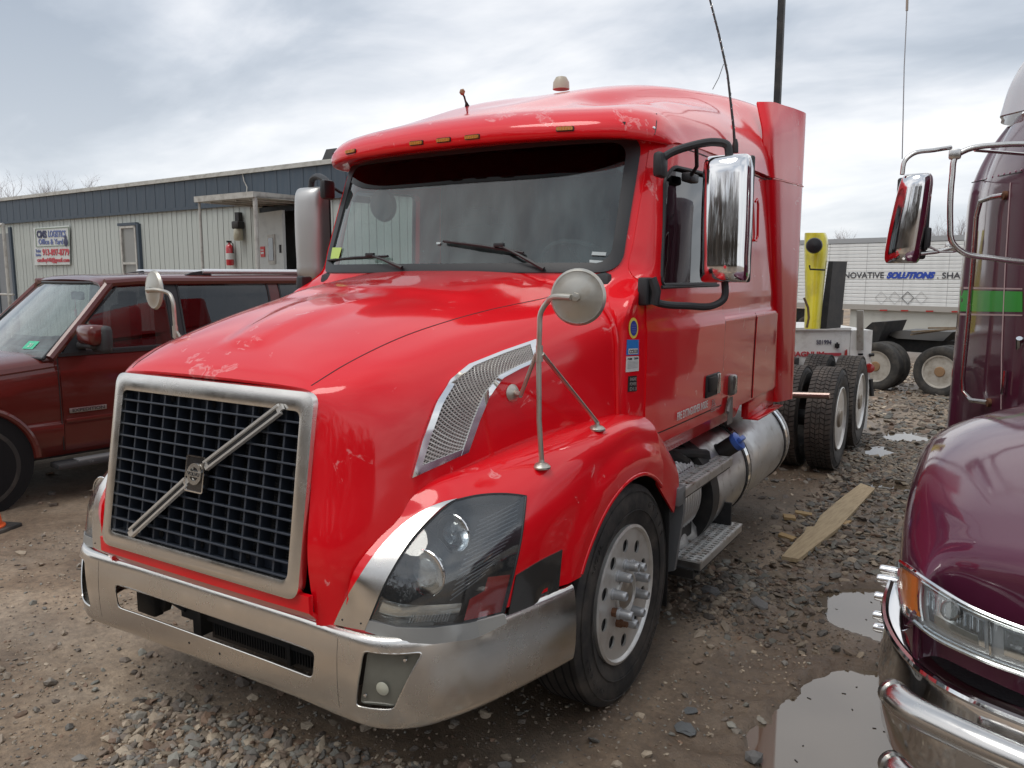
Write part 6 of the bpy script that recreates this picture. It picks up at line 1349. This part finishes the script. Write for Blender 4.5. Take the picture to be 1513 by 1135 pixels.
q=MB(); P2=curve([(2.385,.37,.595),(2.43,.31,.595),(2.53,.25,.595),(2.70,.19,.59),(2.95,.13,.58),(3.6,.10,.57),(4.7,.10,.57)],4); q.tube([tuple(p) for p in PL(P2)],[.030]+[.040]*(len(P2)-1),20); q.lathe([(.040,0),(.036,.018),(.022,.032),(.001,.038)],tuple(P2[0]-P2[1]),tuple(PL(P2[0])),20); q.build('lower_bar',barm,bar,angle=60)
q=MB(); q.prism([tuple(PL((2.535,.22,.30))),tuple(PL((2.60,.20,.30))),tuple(PL((2.63,.30,.30))),tuple(PL((2.56,.32,.30)))],(0,0,.49)); q.build('bar_upright',barm,bar,angle=30)
# front wheel with nut covers seen end-on
c=Vector(L3((2.405,1.86,.50))); ax=Vector((-1,0,0))
q=MB(); q.lathe(tyre_prof(.50,.27,.312),ax,c,72,close=True); wt=q.build('tyre',RUBBER,pt,angle=28)
q=MB(); q.lathe([(.31,.10),(.318,.125),(.30,.12),(.29,.08),(.20,.07),(.16,.09),(.001,.10)],ax,c,48); q.build('rim',RIM,wt,angle=32)
for k in range(10):
    a=2*math.pi*k/10+.2; p=c+Vector((0,math.cos(a)*.135,math.sin(a)*.135)); q=MB(); q.lathe([(.024,.10),(.024,.15),(.0195,.155),(.0195,.235),(.017,.245),(.001,.247)],ax,p,18); q.build('nut_cover',CHROME,wt,angle=40)
q=MB(); 
A=[(2.36+.0,1.86-.58*math.cos(a),.50+.58*math.sin(a)) for a in np.linspace(.1,3.0,16)]; A2=[(2.75,b,c_) for a,b,c_ in A]; q.add([tuple(v) for v in PL(A+A2)],[(i,i+1,17+i,16+i) for i in range(15)]); q.build('wheel_house',BLACKM,pt,recalc=False)
# narrow cab beyond the hood and wide sleeper with angled front panel
pan=[]
for z in (.80,1.2,1.8,2.2,2.5,2.62,2.78,2.90,2.96):
    k=0 if z<2.45 else (z-2.45)/.51; r=.02+.05*(k**2)*6; sh=.50*k*k*.35
    pan.append([(2.24+sh*1.2+.028*(z-.9)/1.6,4.85,z),(2.262+sh+.028*(z-.9)/1.6,4.74,z),(2.30+sh+.028*(z-.9)/1.6,4.68,z),(2.40+sh*.7,4.40,z+.0),(2.52+sh*.5,4.08,z),(2.60+sh*.4,3.90,z+.015*k),(2.66+sh*.3,3.80,z+.02*k)])
SG=surf(pan,4,4); SB=bvh(SG); slp=shell('sleeper_panel',PL(SG),.02,PURPLE,pt,(0,5,1.2),angle=35)
q=MB(); q.box(L3((3.75,5.6,1.85)),(2.5,1.6,2.0),bev=.1); q.build('sleeper_box',PURPLE,pt)
q=MB(); G=np.array([[(x,y,z) for (x,y) in ((2.66,3.80),(2.70,3.2),(2.74,2.6),(2.76,2.45))] for z in (.9,1.4,1.75,2.3,2.8)]); q.grid(PL(G)); q.build('door_side',PURPLE,pt,recalc=False)
def onS(px,py,off=.003): 
    h,n=hit(SB,px,py); 
    return (h+n*off) if h is not None else onplane(px,py,1,4.2)
for (y0,y1,m,nm,off) in ((429,460,GREEN,'green_stripe',.003),(424,427,mat('pink pinstripe',(.50,.38,.38),.4),'pinstripe',.0035),(463,466,mat('pink pinstripe',(.50,.38,.38),.4),'pinstripe',.0035)):
    gg,n_=hitgrid(SB,ruled([(1419,y1),(1511,y1+1)],[(1419,y0),(1511,y0+2)],16,3)); shell(nm,PL(gg+n_*off),.002,m,slp,n=n_)
q=MB()
for k in range(10):
    px=1432+k*8.6; py=270-k*2.1; h,n=hit(SB,px,py)
    if h is not None: q.lathe([(.009,0),(.006,.004),(.001,.005)],tuple(n),tuple(PL(h)),8)
q.build('rivet_row',mat('rivet maroon',(.2,.05,.1),.3,coat=1),slp)
q=MB(); q.tube([tuple(PL(onS(x,y,.002))) for x,y in ((1436,270),(1450,267),(1480,260),(1511,254))],.0035,5); q.build('panel_joint',BLACKM,slp)
gb=[(1487,289,.02),(1480,291,.05),(1466,297,.07),(1461,320,.075),(1455,400,.075),(1448,480,.075),(1440,560,.075),(1440,580,.07),(1447,592,.05),(1463,595,.015)]
q=MB(); q.tube([tuple(PL(onS(*p))) for p in gb],.016,10); q.build('grab_handle',barm,slp)
q=MB(); 
for p in ((1487,289),(1463,595)): h,n=hit(SB,*p); q.lathe([(.028,0),(.028,.02),(.001,.022)],tuple(n),tuple(PL(h)),12)
q.build('handle_mount',RUST,slp)
q=MB(); a=onS(1490,548,.02);b_=onS(1487,583,.02); q.tube([tuple(PL(a)),tuple(PL(b_))],.014,8); q.build('door_pull',CHROME,slp)
q=MB(); a=onS(1511,500,.02);b_=onS(1505,598,.02); q.tube([tuple(PL(a)),tuple(PL(b_))],.018,8); q.build('exhaust_trim',CHROME,slp)
q=MB(); P=[tuple(PL(onS(x,y,.004))) for x,y in ((1494,270),(1486,400),(1481,520),(1480,605))]; q.tube(P,.004,5); q.build('door_joint',mat('pink pinstripe',(.5,.38,.38),.4),slp)
# white wind deflector above
q=MB(); 
rows=[]
for z,k in ((2.98,0),(3.2,.05),(3.5,.22),(3.7,.48),(3.8,.9)):
    rows.append([(2.44+k+(0.08)*(i==0),4.9-.5*i*.35+.6*k,z) if i<4 else (3.6,3.7+.8*k,z) for i in range(5)])
G=surf(rows,4,4); shell('wind_deflector',PL(G),.02,mat('pale grey gelcoat',(.50,.51,.53),.25,coat=1),pt,(0,5,3),angle=40)
# tubular mirror frame and mirror
mf=curve([onplane(1530,213,1,2.75),onplane(1480,214,1,2.72),onplane(1430,221,1,2.68),onplane(1412,232,1,2.66),onplane(1407,260,1,2.65),onplane(1404,330,1,2.64),onplane(1407,358,1,2.64),onplane(1425,374,1,2.66),onplane(1470,382,1,2.7),onplane(1530,390,1,2.75)],5)
q=MB(); q.tube([tuple(p) for p in PL(mf)],.014,10); mfo=q.build('mirror_frame',barm,pt,angle=60)
q=MB(); q.tube([tuple(p) for p in PL(curve([onplane(1405,218,1,2.68),onplane(1380,222,1,2.62),onplane(1350,227,1,2.58),onplane(1337,238,1,2.56),onplane(1333,258,1,2.55)],5))],.011,8); q.build('mirror_frame_arm',barm,mfo,angle=60)
q=MB(); q.tube([tuple(p) for p in PL([onplane(1360,375,1,2.58),onplane(1385,372,1,2.62),onplane(1407,366,1,2.65)])],.010,8); q.tube([tuple(p) for p in PL([onplane(1370,363,1,2.58),onplane(1388,372,1,2.62),onplane(1410,372,1,2.65)])],.006,8); q.build('mirror_frame_arm',barm,mfo,angle=60)
q=MB(); q.tube([tuple(p) for p in PL([onplane(1513,228,1,2.9),onplane(1440,222,1,2.75)])],.008,6); q.build('mirror_brace',barm,mfo)
for k,(px,py) in enumerate(((1411,228),(1405,366))): q=MB(); q.box(tuple(PL(onplane(px,py,1,2.655))),(.055,.03,.05),bev=.01); q.build('frame_clamp',barm,mfo)
mc_=onplane(1345,322,1,2.58); Rm=Matrix.Rotation(math.radians(-4),3,'Z')
rows=[]
for z,k,f in ((-.225,.70,.2),(-.22,.85,.6),(-.195,.97,.9),(-.12,1.02,1),(0,1.0,1.05),(.12,.92,1),(.185,.84,.9),(.21,.72,.6),(.215,.60,.2)):
    rows.append([tuple(Vector(mc_)+Rm@Vector((x*k+.02*z/.18,y if y>0 else y*f,z))) for x,y in ((-.088,.05),(-.090,.0),(-.070,-.045),(-.02,-.075),(.04,-.070),(.072,-.03),(.075,.05))])
gm=surf(rows,3,4); m=MB(); m.grid(PL(gm)); R,Cc=gm.shape[:2]; m.F+=[tuple(i*Cc for i in range(R))[::-1],tuple(i*Cc+Cc-1 for i in range(R)),tuple(range(Cc)),tuple((R-1)*Cc+j for j in range(Cc))[::-1]]
pm=m.build('side_mirror',CHROME,mfo,angle=32)
m=MB(); m.box(tuple(PL(Vector(mc_)+Vector((.0,.06,0)))),(.150,.03,.41),bev=.012); m.box(tuple(PL(Vector(mc_)+Vector((.076,.03,0)))),(.012,.07,.32),bev=.005); m.box(tuple(PL(Vector(mc_)+Vector((.086,.02,-.10)))),(.02,.06,.10),bev=.006); m.build('mirror_backing',BLACKP,pm)
ax_=onplane(1333,235,1,2.56)
q=MB(); q.tube([tuple(PL(ax_)),tuple(PL(onplane(1336,100,1,2.56))),tuple(PL(onplane(1340,14,1,2.56)))],.0028,6); an=q.build('mirror_aerial',mat('aerial steel',(.35,.35,.36),.4,.8),mfo)
q=MB(); q.tube([tuple(PL(onplane(1340,16,1,2.56))),tuple(PL(onplane(1341,-20,1,2.56)))],.006,8); q.build('aerial_tip',mat('aerial beige',(.35,.30,.25),.5),an)

# ================================================================ THINGS BEHIND
def bd(px,py,d): return CC+ray(px,py)*d
# white lamp-tower generator behind the drive wheels
GD=9.6
gA=np.array(bd(1150,500,GD)); gB=np.array(bd(1268,500,GD)); gd=np.array([1,.62,0]); gd=np.array([.86,.51,0])
gen=empty('generator_trailer',(0,0,0),label='white towable generator with red lettering behind the drive wheels of the red truck',cat='generator')
def gplane(px,py,off=0):
    """on the lettered face"""
    nrm=np.array([.51,-.86,0]); P0=gB+nrm*off; d=ray(px,py); t=((P0-CC)@nrm)/(d@nrm); return CC+d*t
nrmG=np.array([.51,-.86,0])
top=gplane(1265,488); zt_=top[2]; zb_=zt_-.95
def gp(u,z,off=0): return tuple(gB*[1,1,0]+np.array([.86,.51,0])*u+nrmG*off+np.array([0,0,z]))
uL=-2.4; uR=float((gplane(1255,520)-gB)[:2]@np.array([.86,.51]))
q=MB(); q.prism([gp(uL,zb_,0),gp(uR,zb_,0),gp(uR,zb_,-1.1),gp(uL,zb_,-1.1)],(0,0,zt_-zb_)); q.build('generator_housing',WHITE,gen)
q=MB(); q.prism([gp(uL,zt_,.02),gp(uR,zt_,.02),gp(uR,zt_,-1.12),gp(uL,zt_,-1.12)],(0,0,.03)); q.build('housing_lid',WHITE,gen)
uE=float((gplane(1287,520)-gB)[:2]@np.array([.86,.51]))
q=MB(); q.prism([gp(uR+.004,zb_-.25,.01),gp(uE,zb_-.25,.01),gp(uE,zb_-.25,-1.0),gp(uR+.004,zb_-.25,-1.0)],(0,0,zt_-zb_+.25)); q.build('end_cabinet',WHITE,gen)
q=MB(); 
for k in range(7):
    z=zt_-.30-.045*k; q.box((0,0,0),(.001,.001,.001)) if False else q.prism([gp(uR+.10,z,.012),gp(uE-.10,z,.012),gp(uE-.10,z,.018),gp(uR+.10,z,.018)],(0,0,.022))
q.build('louvre',DARK,gen)
def gtext(body,x0,y0,x1,y1,m,bold=.003):
    a=gplane(x0,y1,.006); b=gplane(x1,y1,.006); c_=gplane(x0,y0,.006); text('generator_lettering',body,np.linalg.norm(c_-a)*1.38,frame(tuple(a),tuple(b-a),(0,0,1)),m,gen,.002,bold=bold,width=np.linalg.norm(b-a))
gtext('S01994',1206,502,1228,509,BLK,0); gtext('MAGNUM',1166,519.5,1217,526.5,RDT,.003)
q=MB(); P=[gplane(x,y,.004) for x,y in ((1218,526),(1243,526),(1243,521.5),(1218,521.5))]; q.prism([tuple(p) for p in P],tuple(nrmG*.003)); q.build('red_stripe',RDT,gen)
q=MB(); P=[gplane(x,y,.004) for x,y in ((1247,526),(1251,526),(1251,516),(1248,518))]; q.prism([tuple(p) for p in P],tuple(nrmG*.02)); q.build('red_reflector',REDL,gen)
q=MB(); a=gplane(1237,515,.02); q.tube([tuple(a),tuple(gplane(1237,506,.02))],.012,6); q.box(tuple(gplane(1237,511,.02)),(.05,.03,.05)); q.build('latch',BLACKM,gen)
q=MB(); a=gplane(1271,500,.03); q.tube([tuple(gplane(1271,517,.04)),tuple(gplane(1271,459,.04))],.05,4); q.build('lift_post',mat('galvanised post',(.38,.37,.34),.5,.6,dirt=(9,(.2,.16,.12),.5,.7)),gen)
q=MB(); q.lathe([(.06,0),(.055,.03),(.001,.04)],tuple(nrmG),tuple(gplane(1284,544,.02)),16); q.build('tail_lamp',REDL,gen)
q=MB(); q.tube([tuple(gplane(1284,525,.02)),tuple(gplane(1291,524,.02))],.02,6); q.build('latch_pin',BLACKM,gen); q=MB(); q.tube([tuple(gplane(1286,560,.0)),tuple(gplane(1288,585,.0))],.03,6); q.build('coupling',BLACKM,gen)
q=MB(); p=bd(1142,300,9.9); q.box((p[0],p[1],4.2),(.075,.075,6.6)); mo=q.build('lamp_mast',BLACKM,gen)
q=MB(); q.tube([tuple(bd(1150.5+1.6*math.sin(i*1.3),172-i*8,9.8)) for i in range(26)],.012,6); q.build('coiled_cable',BLACKM,mo)
# yellow machine between
ym=empty('yellow_machine',(0,0,0),label='tall narrow yellow machine cover with a round black lamp behind the sleeper',cat='machine')
rows=[]
for py,x0,x1 in ((486,1188,1212),(440,1190,1216),(400,1190,1220),(370,1190,1223.5),(352,1190,1223),(344,1190,1220)):
    rows.append([bd(x0,py,8.9)+np.array([0,.3,0]),bd(x0+2,py,8.7),bd((x0+x1)/2,py,8.6),bd(x1-5,py,8.6),bd(x1-1,py,8.7),bd(x1,py,8.95)])
G=surf(rows,3,4); shell('cover',G,.03,YELLOW,ym,(0,12,1.5),angle=35)
q=MB(); q.prism([tuple(bd(x,y,9.0)) for x,y in ((1224,386),(1231,386),(1221,486),(1210,486))],(.1,.3,0)); q.build('black_side_rail',BLACKM,ym)
q=MB(); q.lathe([(.001,.0),(.08,.0),(.085,.03),(.075,.07),(.001,.09)],tuple(-ray(1203,363)),tuple(bd(1203,363,8.55)),24); q.build('round_lamp',BLACKP,ym)
q=MB(); q.tube([tuple(bd(x,y,8.5)) for x,y in ((1196,392),(1197,398),(1219,399))],.010,6); q.build('grab_rail',BLACKM,ym); q=MB(); q.tube([tuple(bd(x,y,8.5)) for x,y in ((1188,440),(1194,455),(1195,470),(1192,484))],.014,6); q.build('cable',mat('brown cable',(.12,.08,.04),.6),ym)
# reefer trailer
b_=np.array([-.96,.286]); b_/=np.linalg.norm(b_); O2=(CC+ray(1320,430)*30)[:2]; nb=np.array([-b_[1],b_[0]]); 
if nb@(CC[:2]-O2)<0: nb=-nb
def rp(px,py,off=0):
    d=ray(px,py); P0=O2+nb*off; t=((P0-CC[:2])@nb)/(d[:2]@nb); return CC+d*t
def rw(s,z,off=0): p=O2+b_*s+nb*off; return (p[0],p[1],z)
reef=empty('box_trailer',(0,0,0),label='long white ribbed box trailer with black and blue lettering in the background',cat='trailer')
RW=mat('white ribbed metal',(.74,.75,.74),.45,coat=.2,var=(3,(.60,.61,.60),.45,.85)); SA0,SA1=-9.0,6.0; ZT,ZB=3.30,.78
q=MB(); q.prism([rw(SA0,ZB,-.02),rw(SA1,ZB,-.02),rw(SA1,ZB,-2.4),rw(SA0,ZB,-2.4)],(0,0,ZT-ZB)); q.build('box_body',RW,reef)
NS=17; hz_=(ZT-.18-ZB)/NS; sm=None
for k in range(NS):
    z=ZB+k*hz_
    if sm is None:
        q=MB(); q.prism([rw(SA0,0,.0),rw(SA0,0,.025),rw(SA0,hz_*.72,.03),rw(SA0,hz_*.92,.0)],tuple(np.array([*(b_*(SA1-SA0)),0]))); sm=q.build('side_slat',RW,reef,angle=20); o=sm
    else: o=clone(sm,reef)
    o.location=(0,0,z)
for s_,nm in ((1.05,'seam'),(-.35,'seam'),(2.55,'seam'),(-1.9,'seam')): q=MB(); q.tube([rw(s_,ZB,.032),rw(s_,ZT-.1,.032)],.008,4); q.build('panel_seam',mat('seam grey',(.38,.38,.38),.6),reef)
q=MB(); q.prism([rw(SA0,ZT-.18,.0),rw(SA0,ZT-.18,.05),rw(SA0,ZT,.05),rw(SA0,ZT,.0)],(*(b_*(SA1-SA0)),0)); q.build('top_rail',mat('trailer rail grey',(.36,.37,.38),.5,.5),reef)
q=MB(); q.prism([rw(SA0,ZB-.20,.0),rw(SA0,ZB-.20,.06),rw(SA0,ZB,.06),rw(SA0,ZB,.0)],(*(b_*(SA1-SA0)),0)); q.build('bottom_rail',mat('dirty rail',(.36,.34,.31),.6,.2),reef)
q=MB(); q.prism([rw(SA0,-.35,-.10),rw(1.65,-.35,-.10),rw(1.65,ZB-.2,-.10),rw(SA0,ZB-.2,-.10)],(nb[0]*-.03,nb[1]*-.03,0)); q.build('side_skirt',mat('cream skirt',(.45,.45,.41),.6,var=(2,(.36,.35,.31),.5,.8)),reef)
for px in (1235,1305,1336,1373,1411): q=MB(); a=rp(px-5,458+(px-1225)*.02,.075); b__=rp(px+6,458+(px-1225)*.02,.075); q.prism([tuple(a),tuple(b__),tuple(b__+[0,0,.05]),tuple(a+[0,0,.05])],(nb[0]*.01,nb[1]*.01,0)); q.build('red_marker',REDL,reef)
def rtext(body,x0,y0,x1,y1,m,shear=0,bold=.002):
    a=rp(x0,y1,.045); b1=rp(x1,y1,.045); c_=rp(x0,y0,.045); text('trailer_lettering',body,np.linalg.norm(c_-a)*1.38,frame(tuple(a),tuple(b1-a),(0,0,1)),m,reef,.003,font_shear=shear,bold=bold,width=np.linalg.norm(b1-a))
rtext('INNOVATIVE',1234,402.5,1305,411,mat('charcoal print',(.05,.05,.06),.5),0,.004); rtext('SOLUTIONS',1310,402.5,1382,411,mat('royal blue print',(.02,.06,.36),.5),.3,.022); rtext('. SHARED',1384,402.5,1446,411.5,mat('charcoal print',(.05,.05,.06),.5),0,.004)
for cx,m in ((1302,.3),(1322,.3),(1341,1),(1361,.5)):
    P=[rp(cx-9,440,.05),rp(cx,431,.05),rp(cx+9,440,.05),rp(cx,449.5,.05)]; q=MB(); q.tube([tuple(p) for p in P+[P[0]]],.014 if m==1 else .008,4); q.build('placard_frame',mat('placard dark',(.12,.12,.12),.6) if m==1 else mat('placard pale',(.38,.38,.38),.6),reef)
for s_ in (4.6,3.4):
    q=MB(); p=rw(s_,-.25,-.2); q.lathe(tyre_prof(.5,.28,.3),(nb[0],nb[1],0),p,40,close=True); t_=q.build('tyre',RUBBER,reef,angle=30)
q=MB(); q.prism([rw(2.2,-.1,-.5),rw(5.8,-.1,-.5),rw(5.8,.5,-.5),rw(2.2,.5,-.5)],(0,.5,0)); q.build('trailer_bogie',BLACKM,reef)
# chassis of a dark tractor in front of it
ch=empty('black_tractor',(0,0,0),label='rear end of a black tractor with dusty wheels partly behind the purple truck',cat='truck')
O3=(CC+ray(1350,530)*15.8)[:2]
def cw(s,z,off=0): p=O3+b_*s+nb*off; return (p[0],p[1],z)
DUST=mat('dusty rim',(.50,.47,.42),.5,.4,var=(8,(.30,.26,.21),.45,.75))
def bwheel(px,py,r,off,par,dual=True):
    d=ray(px,py); P0=O3+nb*off; t=((P0-CC[:2])@nb)/(d[:2]@nb); c=Vector(CC+d*t); ax=Vector((nb[0],nb[1],0)); e1=Vector((b_[0],b_[1],0)); k=r/.5
    q=MB(); q.lathe([(.32*k,.09),(.325*k,.12),(.30*k,.115),(.285*k,.03),(.26*k,-.02),(.2*k,-.03),(.15*k,.0),(.001,.0)],ax,c,44); w=q.build('wheel',DUST,par,angle=32)
    q=MB(); q.lathe([(.11*k,0),(.11*k,.08),(.09*k,.11),(.001,.115)],ax,c,20); q.build('hub',mat('rusty hub',(.28,.17,.09),.7,.2),w,angle=35)
    for j in range(10):
        a=2*math.pi*j/10; 
        q=MB(); q.lathe([(.036*k,.0),(.034*k,.006),(.001,.006)],ax,c+ax*-.012+(e1*math.cos(a)+Vector((0,0,1))*math.sin(a))*.235*k,10); q.build('hand_hole',DARK,w)
        q=MB(); q.lathe([(.016*k,.0),(.016*k,.03),(.001,.03)],ax,c+(e1*math.cos(a+.3)+Vector((0,0,1))*math.sin(a+.3))*.155*k,6); q.build('lug_nut',mat('rusty hub',(.28,.17,.09),.7,.2),w)
    for dx in ((0,-.33) if dual else (0,)):
        q=MB(); q.lathe(tyre_prof(r,.27,.315*k),ax,c+ax*dx,56,close=True); q.build('tyre',mat('dusty tyre',(.030,.028,.026),.8,var=(8,(.085,.075,.062),.45,.8)),w,angle=30)
    return w
bwheel(1391,549,.49,0,ch); bwheel(1296,541,.49,0,ch)
q=MB(); q.prism([cw(-2.5,.35,-.75),cw(1.35,.35,-.75),cw(1.35,.62,-.75),cw(-2.5,.62,-.75)],(nb[0]*-.08,nb[1]*-.08,0)); q.prism([cw(-2.5,.3,-1.5),cw(1.35,.3,-1.5),cw(1.35,.58,-1.5),cw(-2.5,.58,-1.5)],(nb[0]*-.08,nb[1]*-.08,0)); q.build('chassis_rail',BLACKM,ch)
q=MB(); q.prism([cw(-.3,.62,-.6),cw(.6,.62,-.6),cw(.9,.70,-.7),cw(.6,.78,-.8),cw(-.4,.80,-.8)],(nb[0]*-.8,nb[1]*-.8,0)); q.build('fifth_wheel',mat('greasy steel',(.05,.045,.04),.4,.6),ch)
for k,(x,z,l,a) in enumerate(((-.35,.86,1.1,.12),(-.25,.83,1.0,.2),(-.5,.90,.9,.05))):
    q=MB(); q.box((0,0,0),(l,.12,.03)); o=q.build('loose_board',mat('dirty brown board',(.22,.16,.10),.8,var=(12,(.12,.09,.06),.4,.7)),ch); o.location=cw(x,z,-.35-.1*k); o.rotation_euler=(0,a,math.atan2(b_[1],b_[0])+.1*k)
q=MB(); q.prism([cw(.85,.55,-.3),cw(1.4,.55,-.3),cw(1.0,.95,-.3),cw(.7,.98,-.3)],(nb[0]*-1,nb[1]*-1,0)); q.prism([cw(-3,.62,-.3),cw(-1.2,.62,-.3),cw(-1.0,1.0,-.3),cw(-1.6,1.2,-.3),cw(-3,1.3,-.3)],(nb[0]*-.2,nb[1]*-.2,0)) if False else None; q.build('mud_guard',BLACKM,ch)
q=MB(); q.lathe([(.50,-.25),(.505,0),(.50,.02)],(nb[0],nb[1],0),cw(-.0,.32,-2.2),30); q.lathe([(.50,-.25),(.505,0),(.50,.02)],(nb[0],nb[1],0),cw(-1.45,.30,-2.2),30); q.build('far_tyre',mat('dusty tyre',(.055,.05,.046),.8),ch)
q=MB(); P=[cw(-2.6,1.2,-1.5),cw(-1.4,1.12,-1.5),cw(-.5,.9,-1.5),cw(-.5,.84,-1.5),cw(-1.4,.95,-1.5),cw(-2.6,.95,-1.5)]; q.prism(P,(nb[0]*-.1,nb[1]*-.1,0)); q.build('ramp_frame',BLACKM,ch)

# ================================================================ PLANK AND SCRAPS
pm_=mat('weathered pine',(.40,.31,.19),.75,var=(5,(.26,.19,.11),.40,.75),bump=(60,.3),stretch=(14,1.2,14))
def ground_pt(px,py,h=0): p=onplane(px,py,2,h); return np.array([p[0],p[1]])
ctr=[(1155,820),(1180,824),(1240,777),(1293,720),(1272,714),(1236,742),(1212,762),(1203,778),(1192,779),(1188,788),(1176,798)]
P=[ground_pt(*p,.045) for p in ctr]
q=MB(); V=[(p[0],p[1],max(float(gz(p[0],p[1])),float(trend(p[0],p[1])))+.035) for p in P]; n=len(V); 
q.add(V+[(a,b,c-.028) for a,b,c in V],[tuple(range(n)),tuple(range(2*n-1,n-1,-1))]+[(i,n+i,n+(i+1)%n,(i+1)%n) for i in range(n)]); pk=q.build('plank',pm_,None,angle=20)
cp=np.mean([v[:2] for v in V],0); aP=math.atan2(V[3][1]-V[0][1],V[3][0]-V[0][0]); pk.data.transform(Matrix.Rotation(-(aP-math.pi/2),4,'Z')@Matrix.Translation((-cp[0],-cp[1],0))); pk.location=(cp[0],cp[1],0); pk.rotation_euler=(0,0,aP-math.pi/2)
tag(pk,'long weathered pine plank with a broken edge lying on wet gravel','plank')
for px,py,l,w_,a,lb in ((1166,768,.09,.07,.4,'small square wood scrap left of the plank'),(1187,761,.13,.05,.2,'thin pale wood splinter above the plank'),(1252,771,.19,.035,1.5,'short wood stick right of the plank'),(1163,796,.12,.05,-.3,'muddy wood chip by the near end of the plank')):
    p=ground_pt(px,py,.02); q=MB(); q.box((0,0,0),(l,w_,.022),R=Matrix.Rotation(.08,3,'X')); o=q.build('wood_scrap',mat('scrap wood',(.34,.23,.11),.8,bump=(50,.4)),None,angle=None); o.location=(p[0],p[1],float(gz(*p))+.02); o.rotation_euler=(.05,.08,a); tag(o,lb,'wood scrap',group='wood scraps around the plank')
# cup-like litter and twigs in the puddle
for i in range(26):
    px=rng.uniform(1170,1310); py=rng.uniform(870,1130); p=onplane(px,py,2,-.028)
    q=MB(); q.box((0,0,0),(rng.uniform(.006,.02),.004,.003)); o=q.build('leaf_bit',BLACKM,ground,angle=None); o.location=(p[0],p[1],-.0285); o.rotation_euler=(0,0,rng.uniform(0,3))

# ================================================================ BARE TREES
BARK=mat('grey bark',(.13,.105,.09),.9); TWIG=mat('twig',(.17,.125,.115),.9)
def tree_mesh(seed,h,depth=6,spread=.5):
    r=random.Random(seed); trunk=MB(); crown=MB()
    def br(p,d,L,rad,lv):
        n=3; pts=[p]; dd=Vector(d)
        for i in range(n): dd=(dd+Vector((r.uniform(-1,1),r.uniform(-1,1),r.uniform(-.3,.7)))*.16).normalized(); pts.append(pts[-1]+dd*L/n)
        (trunk if lv<2 else crown).tube([tuple(x) for x in pts],[rad*(1-.13*i) for i in range(n+1)],5 if lv<2 else 3,cap=False)
        if lv>=depth: return
        for k in range(3 if lv<depth-1 else 4):
            ax=Vector((r.uniform(-1,1),r.uniform(-1,1),r.uniform(-.2,.6))).normalized(); nd=(dd*(1-spread*.5)+ax*spread).normalized()
            br(pts[r.choice((1,2,3))] if k else pts[-1],nd,L*r.uniform(.62,.82),rad*.52,lv+1)
    br(Vector((0,0,0)),(0,0,1),h*.30,h*.018,0); return trunk,crown
protos=[]; HT=[]
for k in range(3):
    t_,c_=tree_mesh(40+k,7.5); e_=empty('bare_tree',(0,0,0)); a=t_.build('trunk',BARK,e_,recalc=False); b=c_.build('crown',TWIG,e_,recalc=False); protos.append(e_); HT.append(max(v.co.z for v in b.data.vertices))
spots=[(-34,262,58,'bare tree cut by the left picture edge above the office roof'),(6,248,52,'tallest bare tree at the far left above the office roof'),(34,262,60,'second bare tree from the left above the office roof'),(56,258,55,'slender bare tree in the middle of the group above the office roof'),(76,266,62,'short bare tree left of the last two above the office roof'),(92,255,57,'bare tree with a high thin crown second from the right above the office'),(110,270,64,'rightmost bare tree above the left end of the office roof')]
spots=[(*a,'bare trees beyond the office') for a in spots]+[(1374,325,60,'bare tree just right of the purple truck mirror above the box trailer','bare trees over the box trailer'),(1392,317,66,'broad bare tree between the mirror frame and the box trailer top','bare trees over the box trailer'),(1414,321,62,'bare tree touching the edge of the purple cab above the box trailer','bare trees over the box trailer'),(1240,336,80,'distant bare tree top just right of the yellow machine','distant bare trees'),(1258,339,84,'faint distant bare tree top over the left end of the box trailer','distant bare trees')]
first={}
for i,(px,top,d,lb,gr) in enumerate(spots):
    p=bd(px,402,d); zt=bd(px,top,d)[2]; z0=-1.0; k=i%3; pr=protos[k]
    if k not in first: o=pr; first[k]=1
    else: o=ctree(pr)
    o.location=(p[0],p[1],z0); sc=(zt-z0)/HT[k]; o.scale=(sc,sc,sc); o.rotation_euler=(0,0,i*1.7); tag(o,lb,'tree',gr)

# bare wood behind the photographer: seen only as reflections in paint, glass and chrome
for i in range(17):
    k=i%3; o=ctree(protos[k]); x_=-22+i*3.1+random.uniform(-1,1); y_=-17-4*random.random()-(2 if i%2 else 0); h_=random.uniform(9,13)
    o.location=(x_,y_,-.2); sc=h_/HT[k]; o.scale=(sc,sc,sc); o.rotation_euler=(0,0,i*2.1)
    tag(o,'bare tree in the row behind the photographer, mirrored in the chrome and paint','tree','bare trees behind the photographer')
q=MB(); r=random.Random(5)  # unseen brush mass, added to darken what paint and chrome mirror
for i in range(5200):
    x_=r.uniform(-45,50); y_=-24-r.uniform(0,6)+.004*(x_**2)*0; z_=r.uniform(0,1)**1.4*(6.5+1.6*math.sin(x_*.35)+1.1*math.sin(x_*.9)); a=r.uniform(0,3.14); s_=r.uniform(.3,.8)
    q.add([(x_-s_*math.cos(a),y_-s_*math.sin(a),z_-.2),(x_+s_*math.cos(a),y_+s_*math.sin(a),z_-.1),(x_+.1,y_,z_+s_*1.3)],[(0,1,2)])
o=q.build('unseen_brush',mat('winter brush',(.085,.070,.055),.9),None,angle=None,recalc=False); tag(o,'unseen leafless brush added behind the row of trees to darken reflections','unseen_brush',kind='stuff')
